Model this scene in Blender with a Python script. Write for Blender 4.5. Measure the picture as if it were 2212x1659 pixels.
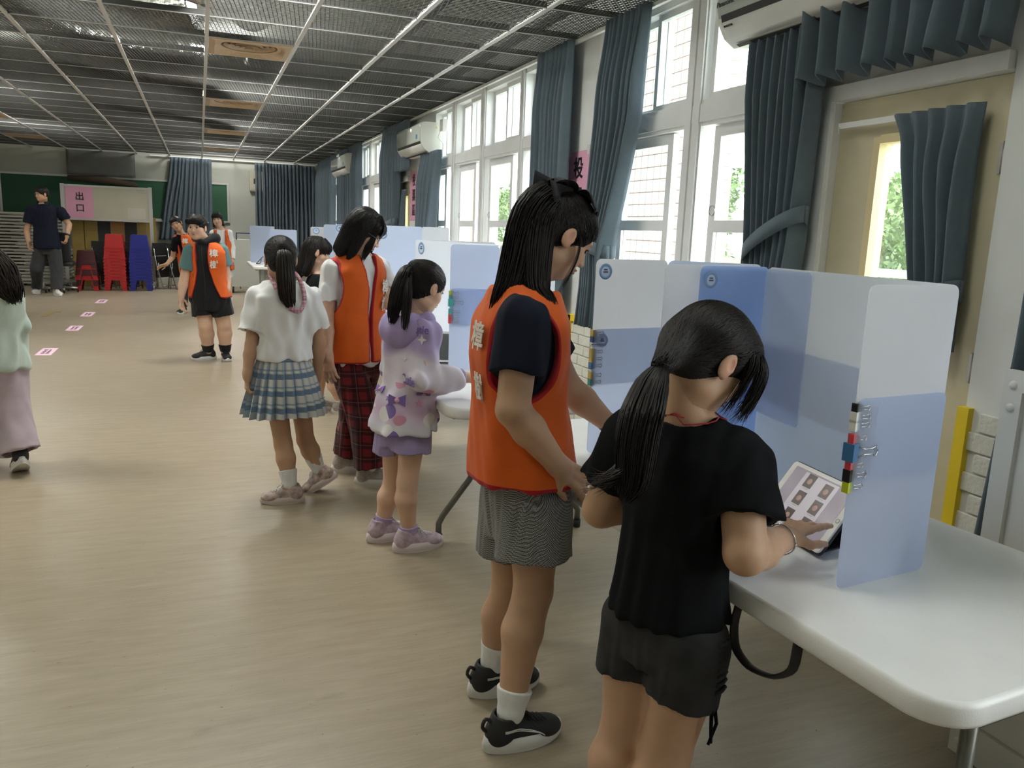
import bpy, bmesh, math, random
import numpy as np
from mathutils import Vector, Matrix

# ------------------------------------------------------------------ camera, sky, exposure
SC = bpy.context.scene
COL = SC.collection
for o in list(bpy.data.objects):
    bpy.data.objects.remove(o)
CAM_H = 1.32
FPX = 1720.6
YAW, PITCH, ROLL = (math.radians(a) for a in (21.436, -10.767, 2.1666))
_f = np.array([math.sin(YAW) * math.cos(PITCH), math.cos(YAW) * math.cos(PITCH), math.sin(PITCH)])
_r = np.array([math.cos(YAW), -math.sin(YAW), 0.0])
_u = np.cross(_r, _f)
_r, _u = math.cos(ROLL) * _r + math.sin(ROLL) * _u, -math.sin(ROLL) * _r + math.cos(ROLL) * _u
cam_d = bpy.data.cameras.new('camera')
cam_d.sensor_width = 36.0
cam_d.lens = 36.0 * FPX / 2212.0
cam_d.clip_start = 0.02
cam_d.clip_end = 200
cam = bpy.data.objects.new('camera', cam_d)
COL.objects.link(cam)
M = Matrix.Identity(4)
for i in range(3):
    M[i][0], M[i][1], M[i][2] = _r[i], _u[i], -_f[i]
M[2][3] = CAM_H
cam.matrix_world = M
SC.camera = cam

world = bpy.data.worlds.new('overcast_sky')
SC.world = world
world.use_nodes = True
bg = world.node_tree.nodes['Background']
bg.inputs['Color'].default_value = (0.93, 0.97, 1.0, 1)
bg.inputs['Strength'].default_value = 10.0

SC.view_settings.view_transform = 'Standard'
SC.view_settings.look = 'None'
SC.view_settings.exposure = 0.28
SC.view_settings.gamma = 1.0
SC.view_settings.use_curve_mapping = False
try:
    SC.cycles.max_bounces = 8
    SC.cycles.diffuse_bounces = 5
    SC.cycles.sample_clamp_indirect = 6.0
    SC.cycles.use_denoising = True
    SC.cycles.caustics_reflective = False
    SC.cycles.caustics_refractive = False
except Exception:
    pass

CEIL = 2.61
WX = 2.45          # inner face of the window wall
FY = 18.4          # far wall
LX = -5.3          # left wall, out of view
BY = -3.0          # wall behind the camera

def area_light(name, loc, sx, sy, power, color=(1, 1, 1), rot=(0, 0, 0), portal=False):
    l = bpy.data.lights.new(name, 'AREA')
    l.shape = 'RECTANGLE'
    l.size, l.size_y = sx, sy
    l.energy = power
    l.color = color
    if portal:
        l.cycles.is_portal = True
    o = bpy.data.objects.new(name, l)
    COL.objects.link(o)
    o.location = loc
    o.rotation_euler = rot
    return o

for (y0, y1) in ((-1.85, .45), (3.0, 4.9), (5.45, 8.85), (11.5, 13.4), (14.4, 16.6)):
    area_light('window_portal', (WX + 0.16, (y0 + y1) / 2, 1.75), 1.75, y1 - y0, 1, rot=(0, math.radians(90), 0), portal=True)

# ------------------------------------------------------------------ helpers
ORI = {}
MATS = {}
rng = random.Random(7)

def ray(px, py):
    return _f + _r * (px - 1106) / FPX - _u * (py - 829.5) / FPX

def at(px, py, Y):
    d = ray(px, py)
    return np.array([0, 0, CAM_H]) + d * (Y / d[1])

def atx(px, py, X):
    d = ray(px, py)
    return np.array([0, 0, CAM_H]) + d * (X / d[0])

def atz(px, py, z=0.0):
    d = ray(px, py)
    return np.array([0, 0, CAM_H]) + d * ((z - CAM_H) / d[2])

def V(*a):
    return np.array(a, float)

def nrm(v):
    v = np.asarray(v, float)
    return v / max(np.linalg.norm(v), 1e-9)

def mat(name, col, rough=0.6, metal=0.0, var=0.0, scale=8.0, bump=0.0, bscale=60.0, spec=None, sheen=0.0, trans=0.0, alpha=1.0, stretch=(1, 1, 1), emit=None, sss=0.0, coat=0.0):
    if name in MATS:
        return MATS[name]
    m = bpy.data.materials.new(name)
    m.use_nodes = True
    nt = m.node_tree
    b = nt.nodes['Principled BSDF']
    b.inputs['Base Color'].default_value = (*col, 1)
    b.inputs['Roughness'].default_value = rough
    b.inputs['Metallic'].default_value = metal
    if spec is not None:
        b.inputs['Specular IOR Level'].default_value = spec
    if sheen:
        b.inputs['Sheen Weight'].default_value = sheen
    if trans:
        b.inputs['Transmission Weight'].default_value = trans
    if alpha < 1:
        b.inputs['Alpha'].default_value = alpha
    if sss:
        b.inputs['Subsurface Weight'].default_value = sss
        b.inputs['Subsurface Radius'].default_value = (0.012, 0.005, 0.003)
        b.inputs['Subsurface Scale'].default_value = 1.0
    if coat:
        b.inputs['Coat Weight'].default_value = coat
        b.inputs['Coat Roughness'].default_value = 0.1
    if emit:
        b.inputs['Emission Color'].default_value = (*emit[0], 1)
        b.inputs['Emission Strength'].default_value = emit[1]
    if var or bump:
        tc = nt.nodes.new('ShaderNodeTexCoord')
        mp = nt.nodes.new('ShaderNodeMapping')
        mp.inputs['Scale'].default_value = stretch
        nt.links.new(tc.outputs['Object'], mp.inputs['Vector'])
    if var:
        nz = nt.nodes.new('ShaderNodeTexNoise')
        nz.inputs['Scale'].default_value = scale
        nz.inputs['Detail'].default_value = 5
        nt.links.new(mp.outputs['Vector'], nz.inputs['Vector'])
        mr = nt.nodes.new('ShaderNodeMapRange')
        mr.inputs['From Min'].default_value = 0.3
        mr.inputs['From Max'].default_value = 0.7
        mr.inputs['To Min'].default_value = 1 - var
        mr.inputs['To Max'].default_value = 1 + var
        nt.links.new(nz.outputs['Fac'], mr.inputs['Value'])
        mx = nt.nodes.new('ShaderNodeVectorMath')
        mx.operation = 'SCALE'
        mx.inputs[0].default_value = col
        nt.links.new(mr.outputs['Result'], mx.inputs['Scale'])
        nt.links.new(mx.outputs['Vector'], b.inputs['Base Color'])
    if bump:
        nz2 = nt.nodes.new('ShaderNodeTexNoise')
        nz2.inputs['Scale'].default_value = bscale
        nz2.inputs['Detail'].default_value = 3
        nt.links.new(mp.outputs['Vector'], nz2.inputs['Vector'])
        bp = nt.nodes.new('ShaderNodeBump')
        bp.inputs['Strength'].default_value = bump
        bp.inputs['Distance'].default_value = 0.01
        nt.links.new(nz2.outputs['Fac'], bp.inputs['Height'])
        nt.links.new(bp.outputs['Normal'], b.inputs['Normal'])
    MATS[name] = m
    return m

def link(o, parent=None, world_origin=None):
    COL.objects.link(o)
    if parent is not None:
        o.parent = parent
    return o

def tag(o, label=None, cat=None, group=None, kind=None):
    if label: o['label'] = label
    if cat: o['category'] = cat
    if group: o['group'] = group
    if kind: o['kind'] = kind
    return o

def thing(name, loc, label, cat, group=None, kind=None):
    o = bpy.data.objects.new(name, None)
    o.empty_display_size = 0.1
    COL.objects.link(o)
    o.location = tuple(loc)
    ORI[o] = np.array(loc, float)
    return tag(o, label, cat, group, kind)

def struct(name, loc=(0, 0, 0), label=None):
    o = bpy.data.objects.new(name, None)
    o.empty_display_size = 0.1
    COL.objects.link(o)
    o.location = tuple(loc)
    ORI[o] = np.array(loc, float)
    o['kind'] = 'structure'
    if label: o['label'] = label
    return o

class MB:
    """collects boxes, tubes, prisms in world space; build() links them as one mesh object"""
    def __init__(s):
        s.v, s.f, s.mi, s.sm = [], [], [], []
        s.cur = 0
    def add(s, vs, fs, smooth=False):
        b = len(s.v)
        s.v += [tuple(map(float, p)) for p in vs]
        for f in fs:
            s.f.append(tuple(b + i for i in f)); s.mi.append(s.cur); s.sm.append(smooth)
        return s
    def box(s, x0, x1, y0, y1, z0, z1):
        vs = [(x0, y0, z0), (x1, y0, z0), (x1, y1, z0), (x0, y1, z0), (x0, y0, z1), (x1, y0, z1), (x1, y1, z1), (x0, y1, z1)]
        return s.add(vs, [(0, 3, 2, 1), (4, 5, 6, 7), (0, 1, 5, 4), (1, 2, 6, 5), (2, 3, 7, 6), (3, 0, 4, 7)])
    def obox(s, c, ax, ay, az):
        """oriented box: centre and three half-axis vectors"""
        c, ax, ay, az = (np.asarray(q, float) for q in (c, ax, ay, az))
        vs = [c + i * ax + j * ay + k * az for k in (-1, 1) for (i, j) in ((-1, -1), (1, -1), (1, 1), (-1, 1))]
        return s.add(vs, [(0, 3, 2, 1), (4, 5, 6, 7), (0, 1, 5, 4), (1, 2, 6, 5), (2, 3, 7, 6), (3, 0, 4, 7)])
    def tube(s, pts, r, n=8, caps=True, flat=None):
        pts = [np.asarray(p, float) for p in pts]
        rs = r if hasattr(r, '__len__') else [r] * len(pts)
        t0 = nrm(pts[1] - pts[0])
        ref = V(0, 0, 1) if abs(t0[2]) < 0.9 else V(1, 0, 0)
        if flat is not None: ref = np.asarray(flat, float)
        a = nrm(np.cross(t0, ref)); rings = []
        vs = []
        for i, p in enumerate(pts):
            if i == 0: t = pts[1] - pts[0]
            elif i == len(pts) - 1: t = pts[-1] - pts[-2]
            else: t = nrm(pts[i + 1] - pts[i]) + nrm(pts[i] - pts[i - 1])
            t = nrm(t)
            a = nrm(a - t * np.dot(a, t)); b = np.cross(t, a)
            rr = rs[i]
            ra, rb = (rr if hasattr(rr, '__len__') else (rr, rr))
            for k in range(n):
                th = 2 * math.pi * k / n
                vs.append(p + a * ra * math.cos(th) + b * rb * math.sin(th))
        fs = []
        for i in range(len(pts) - 1):
            for k in range(n):
                k2 = (k + 1) % n
                fs.append((i * n + k, i * n + k2, (i + 1) * n + k2, (i + 1) * n + k))
        s.add(vs, fs, True)
        if caps:
            b0 = len(s.v) - len(vs)
            s.f.append(tuple(b0 + k for k in reversed(range(n)))); s.mi.append(s.cur); s.sm.append(False)
            s.f.append(tuple(b0 + (len(pts) - 1) * n + k for k in range(n))); s.mi.append(s.cur); s.sm.append(False)
        return s
    def prism(s, outline, o, ax, ay, az, h, bevel=0.0):
        """2D outline (ccw) in plane (ax, ay) at o, extruded by h along az"""
        o, ax, ay, az = (np.asarray(q, float) for q in (o, ax, ay, az))
        n = len(outline)
        def ring(k, hh, ins):
            c = np.mean(np.array(outline), 0)
            res = []
            for i, (x, y) in enumerate(outline):
                p = np.array([x, y], float)
                if ins:
                    e0 = nrm(np.array(outline[i]) - np.array(outline[i - 1])); e1 = nrm(np.array(outline[(i + 1) % n]) - np.array(outline[i]))
                    nn = nrm(np.array([-(e0 + e1)[1], (e0 + e1)[0]]))
                    p = p + nn * ins
                res.append(o + ax * p[0] + ay * p[1] + az * hh)
            return res
        if bevel:
            rings = [ring(0, 0, bevel), ring(0, bevel * .3, bevel * .3), ring(0, bevel, 0), ring(0, h - bevel, 0), ring(0, h - bevel * .3, bevel * .3), ring(0, h, bevel)]
        else:
            rings = [ring(0, 0, 0), ring(0, h, 0)]
        vs = [p for r_ in rings for p in r_]
        fs = []
        for k in range(len(rings) - 1):
            for i in range(n):
                j = (i + 1) % n
                fs.append((k * n + i, k * n + j, (k + 1) * n + j, (k + 1) * n + i))
        s.add(vs, fs, bool(bevel))
        b0 = len(s.v) - len(vs)
        s.f.append(tuple(b0 + i for i in reversed(range(n)))); s.mi.append(s.cur); s.sm.append(False)
        s.f.append(tuple(b0 + (len(rings) - 1) * n + i for i in range(n))); s.mi.append(s.cur); s.sm.append(False)
        return s
    def lathe(s, prof, c, az=(0, 0, 1), n=24):
        c = np.asarray(c, float); az = nrm(az)
        a = nrm(np.cross(az, V(1, 0, 0) if abs(az[0]) < .9 else V(0, 1, 0))); b = np.cross(az, a)
        vs = [c + az * z + (a * math.cos(2 * math.pi * k / n) + b * math.sin(2 * math.pi * k / n)) * r for (r, z) in prof for k in range(n)]
        fs = [(i * n + k, i * n + (k + 1) % n, (i + 1) * n + (k + 1) % n, (i + 1) * n + k) for i in range(len(prof) - 1) for k in range(n)]
        return s.add(vs, fs, True)
    def grid(s, P, smooth=True, close_u=False):
        """P[i][j] grid of points"""
        P = np.asarray(P, float); nu, nv = P.shape[:2]
        fs = []
        for i in range(nu if close_u else nu - 1):
            for j in range(nv - 1):
                i2 = (i + 1) % nu
                fs.append((i * nv + j, i2 * nv + j, i2 * nv + j + 1, i * nv + j + 1))
        return s.add(P.reshape(-1, 3), fs, smooth)
    def mesh(s, name, mats, origin=(0, 0, 0)):
        me = bpy.data.meshes.new(name)
        o = np.asarray(origin, float)
        me.from_pydata([tuple(np.array(p) - o) for p in s.v], [], s.f)
        for m in (mats if isinstance(mats, (list, tuple)) else [mats]):
            me.materials.append(m)
        me.polygons.foreach_set('material_index', s.mi)
        me.polygons.foreach_set('use_smooth', s.sm)
        me.update()
        return me
    def build(s, name, mats, parent=None, origin=None, **tags):
        org = ORI[parent] if parent is not None and parent in ORI else V(0, 0, 0)
        if origin is not None: org2 = np.asarray(origin, float)
        else: org2 = org
        o = bpy.data.objects.new(name, s.mesh(name, mats, org2))
        COL.objects.link(o)
        if parent is not None: o.parent = parent
        o.location = tuple(org2 - org)
        ORI[o] = org2
        tag(o, **tags)
        return o

def rrect(w, h, r, n=5):
    """rounded rectangle outline centred at 0, ccw"""
    out = []
    for cx, cy, a0 in ((w / 2 - r, h / 2 - r, 0), (-w / 2 + r, h / 2 - r, 90), (-w / 2 + r, -h / 2 + r, 180), (w / 2 - r, -h / 2 + r, 270)):
        for k in range(n + 1):
            a = math.radians(a0 + 90 * k / n)
            out.append((cx + r * math.cos(a), cy + r * math.sin(a)))
    return out

def text_obj(name, s, size, m, o, ax, az, parent=None, depth=0.0008, bold=0.0, align='CENTER', **tags):
    """flat lettering: ax is the reading direction, az the up direction of the glyphs"""
    cu = bpy.data.curves.new(name, 'FONT')
    cu.body = s; cu.size = size; cu.align_x = align; cu.align_y = 'CENTER'
    cu.extrude = depth; cu.offset = bold; cu.resolution_u = 3
    tmp = bpy.data.objects.new('tmp', cu)
    COL.objects.link(tmp)
    dg = bpy.context.evaluated_depsgraph_get()
    me = bpy.data.meshes.new_from_object(tmp.evaluated_get(dg))
    bpy.data.objects.remove(tmp); bpy.data.curves.remove(cu)
    ax = nrm(ax); az = nrm(az); ay = np.cross(ax, az)  # away from reader is -normal
    n = np.cross(ax, az)
    R = Matrix(((ax[0], az[0], n[0]), (ax[1], az[1], n[1]), (ax[2], az[2], n[2]))).to_4x4()
    me.transform(R)
    me.name = name
    me.materials.clear(); me.materials.append(m)
    ob = bpy.data.objects.new(name, me)
    COL.objects.link(ob)
    org = ORI[parent] if parent is not None else V(0, 0, 0)
    if parent is not None: ob.parent = parent
    ob.location = tuple(np.asarray(o, float) - org)
    tag(ob, **tags)
    return ob

def copy_part(o, parent, loc):
    c = o.copy(); COL.objects.link(c); c.parent = parent; c.location = loc
    return c

def copy_tree(o, loc, label=None):
    c = o.copy(); COL.objects.link(c); c.location = tuple(loc)
    if label: c['label'] = label
    for ch in o.children:
        d = ch.copy(); COL.objects.link(d); d.parent = c
        for g in ch.children:
            e = g.copy(); COL.objects.link(e); e.parent = d
    return c
# ------------------------------------------------------------------ structure: floor
def nodes(m):
    nt = m.node_tree
    return nt, nt.nodes, nt.links, nt.nodes['Principled BSDF']

def floor_material():
    m = mat('vinyl_floor', (0.42, 0.37, 0.25), 0.34)
    nt, N, L, b = nodes(m)
    tc = N.new('ShaderNodeTexCoord')
    def noise(scale, st, detail=6):
        mp = N.new('ShaderNodeMapping'); mp.inputs['Scale'].default_value = st
        mp.inputs['Rotation'].default_value = (0, 0, math.radians(4))
        L.new(tc.outputs['Object'], mp.inputs['Vector'])
        z = N.new('ShaderNodeTexNoise'); z.inputs['Scale'].default_value = scale; z.inputs['Detail'].default_value = detail
        L.new(mp.outputs['Vector'], z.inputs['Vector'])
        return z
    n1 = noise(3.0, (1.2, 9, 1)); n2 = noise(10.0, (1.0, 12, 1)); n3 = noise(0.7, (1, 1, 1), 3)
    r1 = N.new('ShaderNodeValToRGB')
    e = r1.color_ramp.elements
    e[0].position = 0.30; e[0].color = (0.245, 0.198, 0.136, 1)
    e[1].position = 0.70; e[1].color = (0.335, 0.278, 0.202, 1)
    mx = N.new('ShaderNodeMath'); mx.operation = 'MULTIPLY_ADD'; mx.inputs[1].default_value = 0.55
    L.new(n1.outputs['Fac'], mx.inputs[0])
    m2 = N.new('ShaderNodeMath'); m2.operation = 'MULTIPLY'; m2.inputs[1].default_value = 0.45
    L.new(n2.outputs['Fac'], m2.inputs[0]); L.new(m2.outputs[0], mx.inputs[2])
    L.new(mx.outputs[0], r1.inputs['Fac'])
    # fine dark specks
    spk = noise(55.0, (1, 1.6, 1), 2)
    rk = N.new('ShaderNodeValToRGB'); rk.color_ramp.elements[0].position = 0.73; rk.color_ramp.elements[0].color = (1, 1, 1, 1); rk.color_ramp.elements[1].position = 0.76; rk.color_ramp.elements[1].color = (0.45, 0.42, 0.40, 1)
    L.new(spk.outputs['Fac'], rk.inputs['Fac'])
    # scattered darker scuffs
    sc = noise(5.0, (1.0, 3.0, 1), 8)
    rs = N.new('ShaderNodeValToRGB')
    rs.color_ramp.elements[0].position = 0.66; rs.color_ramp.elements[0].color = (1, 1, 1, 1)
    rs.color_ramp.elements[1].position = 0.78; rs.color_ramp.elements[1].color = (0.72, 0.70, 0.68, 1)
    L.new(sc.outputs['Fac'], rs.inputs['Fac'])
    mm = N.new('ShaderNodeMixRGB'); mm.blend_type = 'MULTIPLY'; mm.inputs['Fac'].default_value = 1
    L.new(r1.outputs['Color'], mm.inputs['Color1']); L.new(rs.outputs['Color'], mm.inputs['Color2'])
    m3 = N.new('ShaderNodeMixRGB'); m3.blend_type = 'MULTIPLY'; m3.inputs['Fac'].default_value = 1
    L.new(mm.outputs['Color'], m3.inputs['Color1']); L.new(rk.outputs['Color'], m3.inputs['Color2'])
    L.new(m3.outputs['Color'], b.inputs['Base Color'])
    rr = N.new('ShaderNodeMapRange'); rr.inputs['To Min'].default_value = 0.26; rr.inputs['To Max'].default_value = 0.46
    L.new(n3.outputs['Fac'], rr.inputs['Value']); L.new(rr.outputs['Result'], b.inputs['Roughness'])
    bp = N.new('ShaderNodeBump'); bp.inputs['Strength'].default_value = 0.05; bp.inputs['Distance'].default_value = 0.01
    L.new(n2.outputs['Fac'], bp.inputs['Height']); L.new(bp.outputs['Normal'], b.inputs['Normal'])
    return m

M_floor = floor_material()
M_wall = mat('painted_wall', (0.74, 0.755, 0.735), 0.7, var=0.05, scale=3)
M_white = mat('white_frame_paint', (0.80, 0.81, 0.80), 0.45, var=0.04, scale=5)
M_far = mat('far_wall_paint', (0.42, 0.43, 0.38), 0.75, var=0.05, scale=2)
M_slab = mat('plenum_concrete', (0.62, 0.66, 0.58), 0.9, var=0.12, scale=2)
M_tbar = mat('grid_bar', (0.62, 0.61, 0.60), 0.4)
M_mesh = mat('black_expanded_mesh', (0.035, 0.035, 0.032), 0.5)
M_foil = mat('foil_duct', (0.75, 0.75, 0.72), 0.22, 1.0, bump=1.0, bscale=22)
M_glass = None

def glass_material():
    m = bpy.data.materials.new('window_glass'); m.use_nodes = True
    nt = m.node_tree; nt.nodes.clear()
    o = nt.nodes.new('ShaderNodeOutputMaterial')
    t = nt.nodes.new('ShaderNodeBsdfTransparent'); t.inputs['Color'].default_value = (0.93, 0.96, 0.95, 1)
    g = nt.nodes.new('ShaderNodeBsdfGlossy'); g.inputs['Roughness'].default_value = 0.03
    d = nt.nodes.new('ShaderNodeBsdfDiffuse'); d.inputs['Color'].default_value = (0.8, 0.84, 0.82, 1)
    x = nt.nodes.new('ShaderNodeMixShader'); x.inputs['Fac'].default_value = 0.07
    y = nt.nodes.new('ShaderNodeMixShader'); y.inputs['Fac'].default_value = 0.12
    nt.links.new(t.outputs[0], x.inputs[1]); nt.links.new(g.outputs[0], x.inputs[2])
    nt.links.new(x.outputs[0], y.inputs[1]); nt.links.new(d.outputs[0], y.inputs[2])
    nt.links.new(y.outputs[0], o.inputs[0])
    return m
M_glass = glass_material()

MB().box(LX, WX + .05, BY, FY + .05, -.06, 0).build('floor', M_floor, kind='structure', label='glossy beige wood-grain vinyl floor')
MB().box(LX - .2, LX, BY, FY, 0, 3.7).build('wall_left', M_wall, kind='structure')
MB().box(LX - .2, WX + .2, BY - .2, BY, 0, 3.7).build('wall_back', M_wall, kind='structure')
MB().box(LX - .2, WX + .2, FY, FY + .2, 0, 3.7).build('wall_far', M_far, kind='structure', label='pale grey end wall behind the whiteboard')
ceil = MB().box(LX - .2, WX + .2, BY - .2, FY + .2, 3.7, 3.8).build('ceiling', M_slab, kind='structure', label='suspended ceiling of black open mesh panels in a pale grid')

# suspended grid
GX = [0.09 + 0.6167 * k for k in range(-9, 4)]      # main runners
GXe = [LX] + GX[1:] + [WX]
GY = [6.425 + 0.615 * k for k in range(-15, 20)]
for x in GX:
    b = MB(); b.box(x - .013, x + .013, BY, FY, CEIL - .006, CEIL); b.box(x - .002, x + .002, BY, FY, CEIL, CEIL + .03)
    b.build('main_runner', M_tbar, ceil)
b = MB(); b.box(WX - .03, WX, BY, FY, CEIL - .008, CEIL + .03); b.build('edge_angle', M_white, ceil)
ct = MB(); ct.box(.013, .604, -.007, .007, CEIL - .003, CEIL + .001); ct.cur = 1; ct.box(.013, .604, -.003, .003, CEIL + .001, CEIL + .036)
ct_me = ct.mesh('cross_tee', [mat('cross_bar', (.45, .45, .44), .5), mat('tee_web_shaded', (.05, .05, .048), .6)])  # web colour is darkened to stand for the shade on it
pm = MB()
W_, D_ = .59, .59
nl = 19
for k in range(nl):                                  # strands across
    y = (k + .5) / nl * D_
    pm.obox((.308, y + .0125, CEIL + .008), (W_ / 2, 0, 0), (0, .0016, 0), (0, 0, .0023))
ns = 22
for k in range(ns + 3):                              # slanting bonds
    x0, x1 = (k - 3) / ns * W_, k / ns * W_
    a, c_ = V(.013 + max(x0, 0), .0125, CEIL + .008), V(.013 + min(x1, W_), .6025, CEIL + .008)
    if x0 < 0: a[1] += (-x0) / (x1 - x0) * D_
    if x1 > W_: c_[1] -= (x1 - W_) / (x1 - x0) * D_
    d = (c_ - a) / 2
    if np.linalg.norm(d) < .03: continue
    pm.obox((a + c_) / 2, d, (.0016, 0, .0), (0, 0, .0023))
pm_me = pm.mesh('mesh_panel', M_mesh)
VENTS = [(0.09, 6.425), (0.09, 9.5), (0.09, 12.575), (0.09, 15.65), (-2.995, 9.5), (-2.995, 12.575), (-2.995, 15.65)]
for xi, x in enumerate(GX):
    if x < -4.9: continue
    wid = (GX[xi + 1] if xi + 1 < len(GX) else WX) - x
    for y in GY:
        if y < 2.0 or y > FY - .3: continue
        if not (x < -3.7 and y < 9):
            o = bpy.data.objects.new('cross_tee', ct_me); COL.objects.link(o); o.parent = ceil; o.location = (x, y, 0); o.scale = (wid / .6167, 1, 1)
        if any(abs(x - vx) < .1 and abs(y - vy) < .1 for vx, vy in VENTS): continue
        if x < -3.7: continue
        if abs(x + .5267) < .05 and abs(y - 5.195) < .05: continue      # the missing panel
        # keep to what the photograph can see, with a margin
        if x + .62 < -0.32 * (y + .6) + 1.2 - .9 and y < 14: 
            if x + .62 < -0.245 * y - .1: continue
        o = bpy.data.objects.new('mesh_panel', pm_me); COL.objects.link(o); o.parent = ceil; o.location = (x, y, 0); o.scale = (wid / .6167, 1, 1)

M_vent = mat('tan_vent_plastic', (0.50, 0.36, 0.23), 0.35, var=.06, scale=4)
M_ventd = mat('vent_dark', (0.10, 0.07, 0.045), 0.6)
def ceiling_vent(x, y, label):
    t = thing('ceiling_vent', (x + .308, y + .3075, CEIL), label, 'vent', 'round tan ceiling vents')
    c = V(x + .308, y + .3075, CEIL)
    b = MB()
    out = rrect(.585, .585, .01, 2); n = 48
    hole = [(.205 * math.cos(2 * math.pi * k / n), .205 * math.sin(2 * math.pi * k / n)) for k in range(n)]
    # square plate with a shallow cone towards the round opening
    sq = []
    for k in range(n):
        a = 2 * math.pi * k / n; ca, sa = math.cos(a), math.sin(a); s_ = .292 / max(abs(ca), abs(sa)); sq.append((s_ * ca, s_ * sa))
    rings = [[c + V(px, py, .012) for px, py in sq], [c + V(px, py, -.004) for px, py in sq],
             [c + V(px * .86, py * .86, -.012) for px, py in sq], [c + V(px * 1.12, py * 1.12, .012) for px, py in hole], [c + V(px, py, .018) for px, py in hole], [c + V(px, py, .06) for px, py in hole]]
    b.grid(np.array(rings).transpose(1, 0, 2), False, True)
    b.build('plate', M_vent, t)
    b = MB(); b.lathe([(.206, .06), (.0, .062)], c, n=32); b.build('duct_throat', M_ventd, t)
    for k, r_ in enumerate((.185, .148, .111, .074, .037)):
        b = MB(); z0 = .022 - .006 * k
        b.lathe([(r_ - .016, z0 + .02), (r_, z0), (r_ + .004, z0 - .003), (r_ - .012, z0 + .02)], c, n=32)
        b.build('louvre_ring', M_vent, t)
    return t
vl = ['round ring vent in tan ceiling plate, the nearest and largest one', 'tan ceiling vent, second in the row going away from camera', 'tan ceiling vent, third in the row going away from camera', 'tan ceiling vent farthest along the row above the blue end curtains',
      'tan ceiling vent cut by the left edge of the picture, nearer one', 'tan ceiling vent at the left picture edge above the grey wall', 'tan ceiling vent near left edge close to the end wall']
for (x, y), l in zip(VENTS, vl): ceiling_vent(x, y, l)

# plenum: foil ducts, conduits, fluorescent fittings above the mesh
def foil_duct(pts, r, label):
    P = []
    pts = np.array(pts, float); N_ = 60
    seg = np.linspace(0, len(pts) - 1, N_)
    n = 18
    for s_ in seg:
        i = min(int(s_), len(pts) - 2); f_ = s_ - i
        # catmull-rom
        p0, p1, p2, p3 = pts[max(i - 1, 0)], pts[i], pts[i + 1], pts[min(i + 2, len(pts) - 1)]
        p = .5 * ((2 * p1) + (-p0 + p2) * f_ + (2 * p0 - 5 * p1 + 4 * p2 - p3) * f_ ** 2 + (-p0 + 3 * p1 - 3 * p2 + p3) * f_ ** 3)
        P.append(p)
    b = MB(); b.tube(P, [r * (1 + .05 * math.sin(k * 2.1) + .04 * rng.uniform(-1, 1)) for k in range(N_)], n)
    b.build("flexible_duct", M_foil, None, P[0], label=label, cat="duct")
foil_duct([(-1.0, 4.2, 2.86), (-.5, 5.4, 2.84), (0.2, 6.0, 2.86), (.42, 6.65, 2.9)], .17, 'silver foil duct bending towards the nearest ceiling vent')
foil_duct([(-1.2, 5.3, 2.85), (-1.0, 6.4, 2.82), (-.5, 7.0, 2.84), (.0, 6.9, 2.9)], .16, 'crinkled silver foil duct left of the nearest ceiling vent')
foil_duct([(-1.1, 8.0, 2.84), (-.5, 8.5, 2.82), (.1, 8.7, 2.84), (.42, 9.75, 2.9)], .17, 'silver foil duct leading to the second ceiling vent')
foil_duct([(-1.1, 10.6, 2.84), (-.4, 11.2, 2.82), (.3, 11.8, 2.84), (.42, 12.9, 2.9)], .17, 'silver foil duct leading to the third ceiling vent')
M_pipe = mat('grey_conduit', (0.10, 0.10, 0.095), 0.6)
for k, (x, z) in enumerate(((2.2, 2.70), (1.62, 2.86))):
    b = MB(); b.tube([(x, BY + .2, z), (x, FY - .1, z)], .03, 8)
    b.build('cable_bundle' if k == 0 else 'conduit', M_pipe, None, (x, BY + .2, z), label=('dark cable bundle above the ceiling mesh along the window wall', 'dark conduit above the ceiling mesh, one tile in from the windows')[k], cat='cable')
M_lamp = mat('lamp_tube', (1, 1, 1), 0.4, emit=((0.97, 1.0, 0.95), 5))
M_tray = mat('lamp_tray', (0.8, 0.8, 0.78), 0.4)
LAMPS = [(0.35, 4.85, 'ceiling lamp nearest, glowing through the mesh beside the near vent'), (-.75, 4.75, 'ceiling lamp glowing above the foil duct at the top edge'),
         (.45, 8.25, 'ceiling lamp above the mesh between first and second vent'), (.45, 11.35, 'ceiling lamp above the mesh between second and third vent'), (.45, 14.5, 'ceiling lamp above the mesh between third and fourth vent'),
         (.45, 1.6, 'ceiling lamp above the near table, over the camera'), (-2.4, 1.6, 'ceiling lamp above the floor left of the camera'), (-2.4, 5.2, 'ceiling lamp above the open floor at left'), (-2.4, 9.4, 'added ceiling lamp above the row of pink floor sheets'), (-2.4, 13.2, 'added ceiling lamp above the man at the chalkboard'), (.45, 16.9, 'added ceiling lamp nearest to the end wall')]  # far left and end-wall lamps are added to brighten the far end
LAMP_W = 64
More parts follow.
